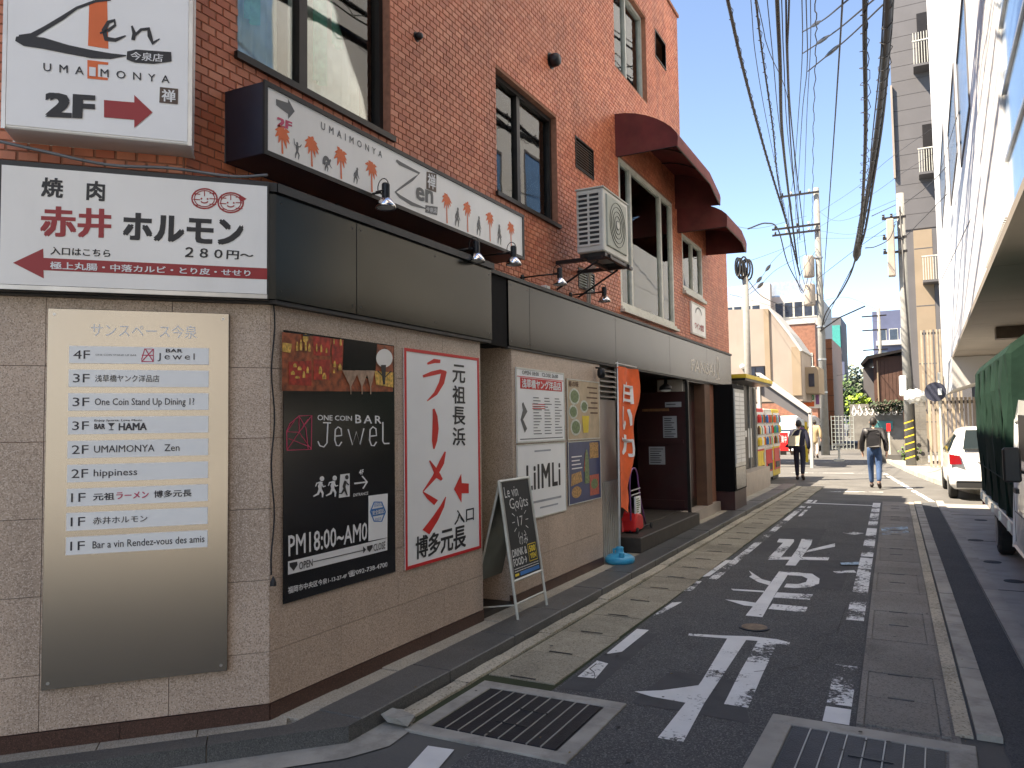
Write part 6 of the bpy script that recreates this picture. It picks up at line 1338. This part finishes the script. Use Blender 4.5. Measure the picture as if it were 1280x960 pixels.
# insulators strung on a pair of wires by the steel pole
wire('thin wire carrying two dark insulators beside the steel pole', [(931, 366, 22), (950, 349, 27), (970, 322, 32), (1004, 292, 39.7)], .008, group='cables between the poles')
wire('thin wire carrying the lower insulator beside the steel pole', [(931, 372, 22), (950, 357, 27), (972, 336, 32), (1006, 318, 39.7)], .008, group='cables between the poles')
for (a, b, Y, lb_) in (((957, 339), (963, 331), 29.4, 'upper dark insulator on the wires right of the steel pole'), ((946, 353), (952, 346), 27, 'lower dark insulator on the upper wire right of the steel pole'), ((947, 360), (954, 353), 27.2, 'lowest dark insulator on the wires right of the steel pole')):
    p, q = at(*a, Y), at(*b, Y+.4); tag(MB().tube([p, p.lerp(q, .3), p.lerp(q, .7), q], [.02, .06, .06, .02], 8).build('cable_insulator', 'ink'), lb_, 'insulator', 'insulators near the steel pole')
# cable lying over the lower sign
cb = MB(); cb.tube(smooth_pts([C.pt(-1.3, 3.09, .1), C.pt(-1.1, 3.05, .13), C.pt(-.8, 3.01, .12), C.pt(-.5, 3.02, .12), C.pt(-.2, 3.01, .1), C.pt(-.02, 3.05, .05)], 6), .008, 6); tag(cb.build('sign_cable', 'grey_cable', smooth=True), 'grey cable lying along the top of the white yakiniku sign', 'cable')

# ================================================================== VEHICLES
def wheel(parent, x, y, r_, side, w_=.17):
    o = MB(Matrix.Translation((x, y, r_)) @ Matrix.Rotation(R(90*side), 4, 'Y')).lathe([(r_*.62, -w_/2), (r_*.9, -w_/2), (r_, -w_*.35), (r_, w_*.35), (r_*.9, w_/2), (r_*.62, w_/2)], 24).build('wheel', 'tyre', parent, smooth=False)
    k = MB(Matrix.Translation((x, y, r_)) @ Matrix.Rotation(R(90*side), 4, 'Y')).lathe([(.0, w_/2+.004), (r_*.2, w_/2+.012), (r_*.6, w_/2+.001), (r_*.64, w_/2+.008)], 20).build('rim', 'rim', o)
    return o
def car(nm, label, loc, rz, st, paint, glassy, hw=.82, wheels=(.62, 3.0), wr=.28, cat='car', rear=True):
    """st: stations (y, z_bottom, z_belt, z_roof, half width low, half width roof) from the tail forward"""
    c = root(nm, (0, 0, 0), label, cat)
    mb = MB(); rings = []
    for (y, zb, zl, zr, w0, w1) in st:
        k = [(0, zb), (w0*.9, zb), (w0, zb+.10), (w0*1.01, (zb+zl)/2), (w0*.97, zl), ((w0*.97+w1)/2*1.01, (zl+zr)/2), (w1, zr-.05), (w1*.8, zr-.005), (0, zr+.01)]
        rings.append([(x, y, z) for x, z in k] + [(-x, y, z) for x, z in k[-2:0:-1]])
    n = len(rings[0]); vs = [p for r_ in rings for p in r_]; fs = [(i*n+j, i*n+(j+1) % n, (i+1)*n+(j+1) % n, (i+1)*n+j) for i in range(len(rings)-1) for j in range(n)]
    fs += [tuple(range(n)), tuple((len(rings)-1)*n+j for j in range(n))]
    mb.add(vs, fs); mb.build('body', paint, c, smooth=True)
    o = [o for o in bpy.data.objects if o.parent == c and o.name.startswith('body')][0]
    o.modifiers.new('b', 'BEVEL').width = .02
    for p in o.data.polygons: p.use_smooth = True
    for y in wheels:
        for s in (-1, 1): wheel(c, s*(hw-.07), y, wr, s)
    for (quad, nm_, mt) in glassy:
        a, b, c_, d = [Vector(p) for p in quad]; nn = (b-a).cross(d-a).normalized()*.03; a, b, c_, d = a+nn*.3, b+nn*.3, c_+nn*.3, d+nn*.3
        m_ = MB().add([a, b, c_, d, a+nn, b+nn, c_+nn, d+nn], [(0, 1, 2, 3), (4, 5, 6, 7), (0, 1, 5, 4), (1, 2, 6, 5), (2, 3, 7, 6), (3, 0, 4, 7)]); m_.build(nm_, mt, c)
    c.location = loc; c.rotation_euler.z = rz; return c
st = [(0, .36, .80, .86, .74, .62), (.04, .26, .90, .98, .80, .66), (.14, .22, .94, 1.16, .82, .62), (.40, .2, .95, 1.44, .83, .57), (.8, .2, .95, 1.49, .83, .58), (1.9, .2, .93, 1.48, .83, .58), (2.45, .2, .92, 1.22, .83, .62), (2.8, .2, .90, .98, .82, .66), (3.5, .22, .78, .84, .80, .66), (3.75, .3, .62, .66, .70, .56)]
gl = [([(-.58, .035, 1.02), (.58, .035, 1.02), (.50, .335, 1.40), (-.50, .335, 1.40)], 'rear_window', 'car_glass'),
      ([(-.815, .03, .72), (-.60, -.01, .73), (-.63, .02, .90), (-.815, .07, .93)], 'tail_light', 'tail_red'), ([(.60, -.01, .73), (.815, .03, .72), (.815, .07, .93), (.63, .02, .90)], 'tail_light', 'tail_red'),
      ([(-.20, -.012, .56), (.20, -.012, .56), (.20, -.006, .70), (-.20, -.006, .70)], 'number_plate', 'paper_white'), ([(-.72, -.02, .26), (.72, -.02, .26), (.72, .0, .38), (-.72, .0, .38)], 'bumper_grille', 'plastic_black'),
      ([(-.40, .10, .965), (.40, .10, .965), (.40, .105, .985), (-.40, .105, .985)], 'wiper', 'plastic_black'), ([(-.74, -.018, .40), (.74, -.018, .40), (.76, .0, .54), (-.76, .0, .54)], 'bumper', 'car_white'),
      ([(-.655, 2.2, 1.36), (-.845, 2.2, .97), (-.845, .55, .99), (-.70, .62, 1.34)][::-1], 'side_window', 'car_glass'), ([(.655, 2.2, 1.36), (.845, 2.2, .97), (.845, .55, .99), (.70, .62, 1.34)], 'side_window', 'car_glass')]
wc = car('hatchback', 'white hatchback parked beyond the green truck, seen from the back with red tail lights', (1.42, 18.05, 0), R(1.0), st, 'car_white', gl)
MB().tube([(1.0, 18.02, 1.47), (1.0, 18.6, 1.52)], .006, 5)
gl2 = [([(-.62, .14, 1.02), (.62, .14, 1.02), (.56, .36, 1.38), (-.56, .36, 1.38)], 'rear_window', 'car_glass'), ([(.68, 2.5, 1.30), (.845, 2.5, .98), (.845, .75, .99), (.70, .8, 1.32)], 'side_window', 'car_glass'), ([(-.68, 2.5, 1.30), (-.845, 2.5, .98), (-.845, .75, .99), (-.70, .8, 1.32)][::-1], 'side_window', 'car_glass')]
q = at(1038, 548, 88); car('silver_car', 'silver car crossing far away at the end of the street', (q.x-.4, 88, .35), R(-88), st, 'car_silver', gl2)
sv = [(0, .34, 1.0, 1.5, .78, .70), (.06, .3, 1.05, 1.85, .84, .72), (.3, .25, 1.06, 1.95, .86, .74), (2.6, .25, 1.05, 1.98, .86, .74), (3.4, .25, 1.02, 1.75, .86, .7), (3.9, .25, .98, 1.2, .84, .7), (4.3, .3, .8, .86, .76, .66)]
gv = [([(-.66, .03, 1.12), (.66, .03, 1.12), (.60, .09, 1.76), (-.60, .09, 1.76)], 'rear_window', 'car_glass'), ([(.74, 3.2, 1.66), (.87, 3.2, 1.12), (.87, .5, 1.12), (.75, .5, 1.78)], 'side_window', 'car_glass'), ([(-.8, -.0, .8), (-.66, -.01, .8), (-.66, .02, 1.2), (-.8, .04, 1.2)], 'tail_light', 'tail_red')]
q = at(978, 548, 44); car('white_van', 'white van parked beneath the outdoor staircase', (q.x, 44, 0), R(-18), sv, 'car_white', gv, cat='van', wheels=(.8, 3.3), wr=.32)

tk = root('truck', (1.5, 10, 0), 'small truck with dark green canvas cover at the right edge', 'truck')
# canvas body with ribs, slightly bulging
def canvas():
    mb = MB(); ys = [8.78, 8.80] + [9.0+.25*i for i in range(16)] + [12.98, 13.0]; rings = []
    for i, y in enumerate(ys):
        e = .05 if i in (0, len(ys)-1) else 0; s_ = .022*math.sin(i*1.9)
        pr = [(.83-s_, .62), (.815+s_*.6, .9), (.80-s_*1.6, 1.4), (.785+s_*1.6, 1.95), (.80, 2.28), (.86, 2.38-e), (.98, 2.46-e+s_*.4), (1.5, 2.49-e+s_), (2.0, 2.46-e), (2.2, 2.38-e), (2.24, 1.9), (2.20, .62)]
        rings.append([(x+(e if x < 1.5 else -e), y, z) for x, z in pr])
    n = len(rings[0]); vs = [p for r_ in rings for p in r_]; fs = [(i*n+j, i*n+j+1, (i+1)*n+j+1, (i+1)*n+j) for i in range(len(rings)-1) for j in range(n-1)] + [tuple(range(n)), tuple((len(rings)-1)*n+j for j in range(n))]
    return mb.add(vs, fs)
cv = canvas().build('canvas_cover', 'tarp', tk, smooth=False)
MB().tube([(.795, y, 1.02) for y in (8.8, 10, 11.5, 13)], .008, 5).build('rope', 'tarp', cv)
for y in (9.4, 10.3, 11.2, 12.1): MB().tube([(.82, y, .62), (.795, y, 1.4), (.785, y+.01, 2.25)], .012, 5).build('seam', 'tarp', cv)
box('bed', 'car_white', tk, .80, 2.18, 8.8, 13.0, .50, .64, bevel=.01); box('chassis', 'plastic_black', tk, .98, 2.0, 7.4, 12.9, .36, .5)
for y in (9.2, 10.1, 11.0, 11.9, 12.7): box('latch', 'steel_dull', tk, .785, .80, y, y+.06, .52, .62)
box('mud_flap', 'plastic_black', tk, .86, 1.1, 11.58, 11.61, .16, .5); box('tail_lamp', 'tail_red', tk, .82, 1.0, 13.0, 13.03, .42, .5)
cab = MB(); cab.prism([(8.72, .45), (8.72, 1.62), (8.50, 1.80), (7.3, 1.80), (6.95, 1.60), (6.72, 1.1), (6.62, .9), (6.60, .45)], lambda u, v, d: (d + (.06 if v > 1.2 else 0)*(1 if d < 1.4 else -1), u, v), .80, 2.2)
cab.build('cab', 'car_white', tk, bevel=.02)
CB = Surf((.80, 0, 0), (0, -1, 0)); SBX('side_window', 'car_glass', tk, CB, -8.45, -7.15, 1.14, 1.62, -.085, -.045)
MB().prism([(-8.50, 1.08), (-7.02, 1.08), (-7.2, 1.66), (-8.44, 1.68)], lambda u, v, d: CB.pt(u, v, d), -.06, -.042).build('window_trim', 'plastic_black', tk)
SBX('door_line', 'ink', tk, CB, -8.6, -8.59, .5, 1.1, 0, .003); SBX('door_handle', 'plastic_black', tk, CB, -8.35, -8.15, .98, 1.02, 0, .03); SBX('door_line', 'ink', tk, CB, -8.6, -6.9, .78, .79, 0, .003)
SBX('quarter_window', 'car_glass', tk, Surf((0, 8.72, 0), (-1, 0, 0)), -2.1, -.95, 1.2, 1.55, 0, .01)
MB().tube([(.80, 7.2, 1.2), (.68, 7.15, 1.25)], .012, 6).build('mirror_arm', 'plastic_black', tk); box('mirror', 'plastic_black', tk, .60, .72, 7.12, 7.2, 1.15, 1.42, bevel=.015)
box('front_bumper', 'plastic_black', tk, .82, 2.18, 6.5, 6.6, .35, .55)
wheel(tk, .93, 11.15, .27, -1); wheel(tk, 2.05, 11.15, .27, 1); wheel(tk, .93, 8.0, .27, -1); wheel(tk, 2.05, 8.0, .27, 1)
box('wheel_arch', 'plastic_black', tk, .84, 1.1, 10.80, 11.5, .49, .58)

# ================================================================== PEOPLE (seen from behind, walking away)
def skin_mesh(nm, verts, edges, radii, mat, parent, sub=1, rootv=0):
    me = bpy.data.meshes.new(nm); me.from_pydata(verts, edges, []); o = bpy.data.objects.new(nm, me); COL.objects.link(o)
    md = o.modifiers.new('s', 'SKIN'); sv_ = me.skin_vertices[0].data if me.skin_vertices else None
    if sv_ is None:
        bpy.context.view_layer.objects.active = o; bpy.ops.mesh.customdata_skin_add(); sv_ = me.skin_vertices[0].data
    for i, r_ in enumerate(radii): sv_[i].radius = r_ if isinstance(r_, tuple) else (r_, r_)
    sv_[rootv].use_root = True; md.use_smooth_shade = True
    s_ = o.modifiers.new('u', 'SUBSURF'); s_.levels = sub; s_.render_levels = sub
    dg = bpy.context.evaluated_depsgraph_get(); m2 = bpy.data.meshes.new_from_object(o.evaluated_get(dg)); bpy.data.objects.remove(o)
    m2.materials.clear(); m2.materials.append(M[mat]); m2.polygons.foreach_set('use_smooth', [True]*len(m2.polygons))
    n = bpy.data.objects.new(nm, m2); COL.objects.link(n); n.parent = parent; return n
def person(label, x, y, h, top, bottom, hair='hair', stride=.22, la=.1, ra=-.1, face=0, coat=0, shoulder=.20):
    p = root('person', (0, 0, 0), label, 'person'); k = h/1.7
    hip, knee, sh = .88*k, .48*k, 1.40*k
    J = {}
    def v(nm, x_, y_, z_): J[nm] = (x_*k, y_*k, z_)
    v('pel', 0, 0, .93*k); v('wai', 0, 0, 1.08*k); v('che', 0, .01, 1.27*k); v('nb', 0, .0, 1.43*k); v('nt', 0, .015, 1.50*k)
    for s, t in ((-1, stride), (1, -stride)):
        q = 'l' if s < 0 else 'r'
        v(q+'h', s*.09, 0, .88*k); v(q+'k', s*.095, t*.55+.03, .49*k+(.02 if t < 0 else 0)); v(q+'a', s*.09, t-(.06 if t < 0 else 0), .10*k+(.06 if t < 0 else 0)); v(q+'t', s*.10, t+.13-(.04 if t < 0 else 0), .035*k+(.01 if t < 0 else 0))
        a = la if s < 0 else ra
        v(q+'s', s*shoulder*.92, 0, 1.39*k); v(q+'e', s*(shoulder+.05), a*.6-.02, 1.12*k); v(q+'w', s*(shoulder+.06), a*1.2+.06, .88*k); v(q+'p', s*(shoulder+.055), a*1.3+.07, .82*k)
        for fi in range(4): v(q+'f%d' % fi, s*(shoulder+.05), a*1.3+.045+.02*fi, .735*k+abs(fi-1.5)*.008); 
        v(q+'th', s*(shoulder+.03), a*1.3+.115, .79*k)
    nm = list(J); ix_ = {n_: i for i, n_ in enumerate(nm)}; E_ = [('pel', 'wai'), ('wai', 'che'), ('che', 'nb'), ('nb', 'nt')]
    for q in 'lr':
        E_ += [('pel', q+'h'), (q+'h', q+'k'), (q+'k', q+'a'), (q+'a', q+'t'), ('che', q+'s'), (q+'s', q+'e'), (q+'e', q+'w'), (q+'w', q+'p'), (q+'p', q+'th')] + [(q+'p', q+'f%d' % i) for i in range(4)]
    rad = {'pel': (.145, .11), 'wai': (.135, .10), 'che': (.155, .115), 'nb': .07, 'nt': .055, 'h': .088, 'k': .058, 'a': .042, 't': .035, 's': .062, 'e': .042, 'w': .028, 'p': (.032, .02), 'th': .009, 'f0': .008, 'f1': .0085, 'f2': .0085, 'f3': .008}
    def rr(n_, g_=0):
        r_ = rad.get(n_) or rad.get(n_[1:]); r_ = r_ if isinstance(r_, tuple) else (r_, r_); return (r_[0]*k+g_, r_[1]*k+g_)
    body = skin_mesh('body', [J[n_] for n_ in nm], [(ix_[a], ix_[b]) for a, b in E_], [rr(n_) for n_ in nm], 'skin', p)
    # head with nose, ears; hair cap behind
    bm = bmesh.new(); bmesh.ops.create_uvsphere(bm, u_segments=20, v_segments=14, radius=1); vi = {v_: i for i, v_ in enumerate(bm.verts)}
    H = Vector((0, .025*k, 1.60*k)); mbh = MB(); ps = []
    for v_ in bm.verts:
        c_ = v_.co; w_ = 1-.22*max(0, -c_.z); ps.append((H.x+c_.x*.074*k*w_, H.y+c_.y*.092*k*(w_ if c_.y < 0 else 1-.1*max(0, -c_.z)), H.z+c_.z*.112*k))
    fcs = [tuple(vi[v_] for v_ in f.verts) for f in bm.faces]; mbh.add(ps, fcs)
    mbh.tube([(0, H.y+.085*k, H.z+.02), (0, H.y+.108*k, H.z-.02*k)], [.006, .014], 6)
    for s in (-1, 1): mbh.tube([(s*.074*k, H.y-.005, H.z+.02*k), (s*.082*k, H.y-.015, H.z), (s*.074*k, H.y-.005, H.z-.03*k)], [.008, .014, .006], 6)
    mbh.build('head', 'skin', p, smooth=True)
    fe = MB()
    for s in (-1, 1): fe.tube([(s*.028*k, H.y+.082*k, H.z), (s*.028*k, H.y+.090*k, H.z)], .009, 8)
    fe.tube([(-.022*k, H.y+.083*k, H.z-.052*k), (.022*k, H.y+.083*k, H.z-.052*k)], .004, 5); fe.build('face_features', hair, p)
    hm = MB(); hs = []
    for v_ in bm.verts:
        c_ = v_.co; f_ = 1.12 + .05*math.sin(c_.x*9)*math.sin(c_.z*7); zz = max(c_.z, -.55 if c_.y < .15 else .25 + .3*max(0, c_.y-.15)); hs.append((H.x+c_.x*.074*k*f_, H.y-.008+min(c_.y, .55 if zz < .6 else .8)*.092*k*f_, H.z+.006+zz*.112*k*f_))
    hm.add(hs, fcs); hm.build('hair', hair, p, smooth=True); bm.free()
    # clothes
    tn = ['pel', 'lh', 'lk', 'la', 'rh', 'rk', 'ra', 'wai']; ti = {n_: i for i, n_ in enumerate(tn)}
    skin_mesh('trousers', [J[n_] for n_ in tn], [(ti[a], ti[b]) for a, b in (('pel', 'lh'), ('lh', 'lk'), ('lk', 'la'), ('pel', 'rh'), ('rh', 'rk'), ('rk', 'ra'), ('pel', 'wai'))], [rr(n_, .016 if n_ in ('la', 'ra', 'lk', 'rk') else .012) for n_ in tn], bottom, p)
    jn = ['che', 'wai', 'pel', 'nb', 'ls', 'le', 'lw', 'rs', 're', 'rw']; V_ = [J[n_] for n_ in jn]; V_[2] = (0, 0, (.86 if not coat else .80)*k)
    ji = {n_: i for i, n_ in enumerate(jn)}; RR = [rr(n_, .028) for n_ in jn]; RR[2] = (.17*k, .135*k); RR[3] = (.075*k, .07*k)
    ed = [(ji[a], ji[b]) for a, b in (('che', 'wai'), ('wai', 'pel'), ('che', 'nb'), ('che', 'ls'), ('ls', 'le'), ('le', 'lw'), ('che', 'rs'), ('rs', 're'), ('re', 'rw'))]
    if coat: V_.append((0, -.02, .62*k)); RR.append((.19*k, .15*k)); ed.append((2, len(V_)-1))
    skin_mesh('jacket', V_, ed, RR, top, p)
    for q in 'lr':
        a, t = J[q+'a'], J[q+'t']; MB().tube([(a[0], a[1]-.05, a[2]-.045), (a[0], a[1], a[2]-.03), (t[0], t[1]-.03, t[2]), (t[0], t[1]+.05, t[2]-.005)], [.036, .048, .042, .026], 10).build('shoe', 'shoe', p, smooth=True)
    p.location = (x, y, 0); p.rotation_euler.z = face; return p
m1 = person('man in a dark navy suit with a cream shoulder bag walking away on the left', -2.9, 22.9, 1.66, 'suit', 'suit', stride=.12, la=.05, ra=-.05)
mb = MB(); mb.prism([(-.24, .98), (.02, .98), (.04, 1.24), (-.22, 1.24)], lambda u, v, d: (-2.9+u, 22.9+d, v), -.24, -.15); tag(mb.build('shoulder_bag', 'bag', bevel=.02), 'cream shoulder bag on the back of the man in the navy suit', 'bag')
sb_ = MB(); sb_.tube([(-3.1, 22.72, 1.22), (-3.0, 22.78, 1.38), (-2.9, 22.82, 1.45)], .018, 6); sb_.tube([(-2.88, 22.73, 1.22), (-2.83, 22.80, 1.40)], .018, 6); o = sb_.build('strap', 'bag'); o.parent = bpy.data.objects['shoulder_bag']
fc = MB(); fc.prism([(-.36, .93), (-.12, .90), (-.10, .97), (-.30, 1.0)], lambda u, v, d: (-2.9+u, 22.9+d, v), -.14, -.05); tag(fc.build('folded_jacket', 'suit', bevel=.015), 'folded dark jacket held at the left hip of the man in the suit', 'jacket')
m2 = person('man in dark quilted jacket and blue jeans walking away mid street', -.90, 20.7, 1.70, 'jacket', 'jeans', stride=.20, la=.12, ra=-.16, shoulder=.215)
m3 = person('person in a beige coat and pale trousers walking far ahead', -3.95, 36.5, 1.68, 'coat', 'trousers_white', stride=.14, coat=1)
bp = MB(); bp.prism([(-.14, 1.02), (.14, 1.02), (.15, 1.30), (.10, 1.40), (-.10, 1.40), (-.15, 1.30)], lambda u, v, d: (-.90+u, 20.7+d, v*1.0), -.25, -.12); tag(bp.build('backpack', 'jacket', bevel=.02), 'black backpack worn by the man in jeans', 'backpack')

# ================================================================== BEHIND THE CAMERA
nb = block('added_shade_building', 'plain building added out of view behind the camera to shade the near street', -22, -6.5, -6.2, -2.2, 20, 'pale_wall')  # unseen block, added and sized to keep the sun off the foreground
rb = block('added_bounce_building', 'pale building added out of view behind the camera to bounce sun onto the corner', 4.5, 16, -16, -3.5, 14, 'pale_wall')  # unseen block, added so its sunlit face brightens the chamfer and facade
RB = Surf((4.5, 0, 0), (0, -1, 0))
for u in range(5, 15, 3):
    for z in (1.2, 4.4, 7.6, 10.8): o = SBX('window', 'frame_dark', rb, RB, u, u+1.5, z, z+1.4, 0, .05); SBX('pane', 'dark_window', o, RB, u+.06, u+1.44, z+.06, z+1.34, .05, .06)
NS = Surf((0, -2.2, 0), (-1, 0, 0))
for u in range(8, 20, 3):
    for z in (1.2, 4.4, 7.6, 10.8, 14, 17.2): o = SBX('window', 'frame_dark', nb, NS, u, u+1.6, z, z+1.5, 0, .05); SBX('pane', 'dark_window', o, NS, u+.06, u+1.54, z+.06, z+1.44, .05, .06)
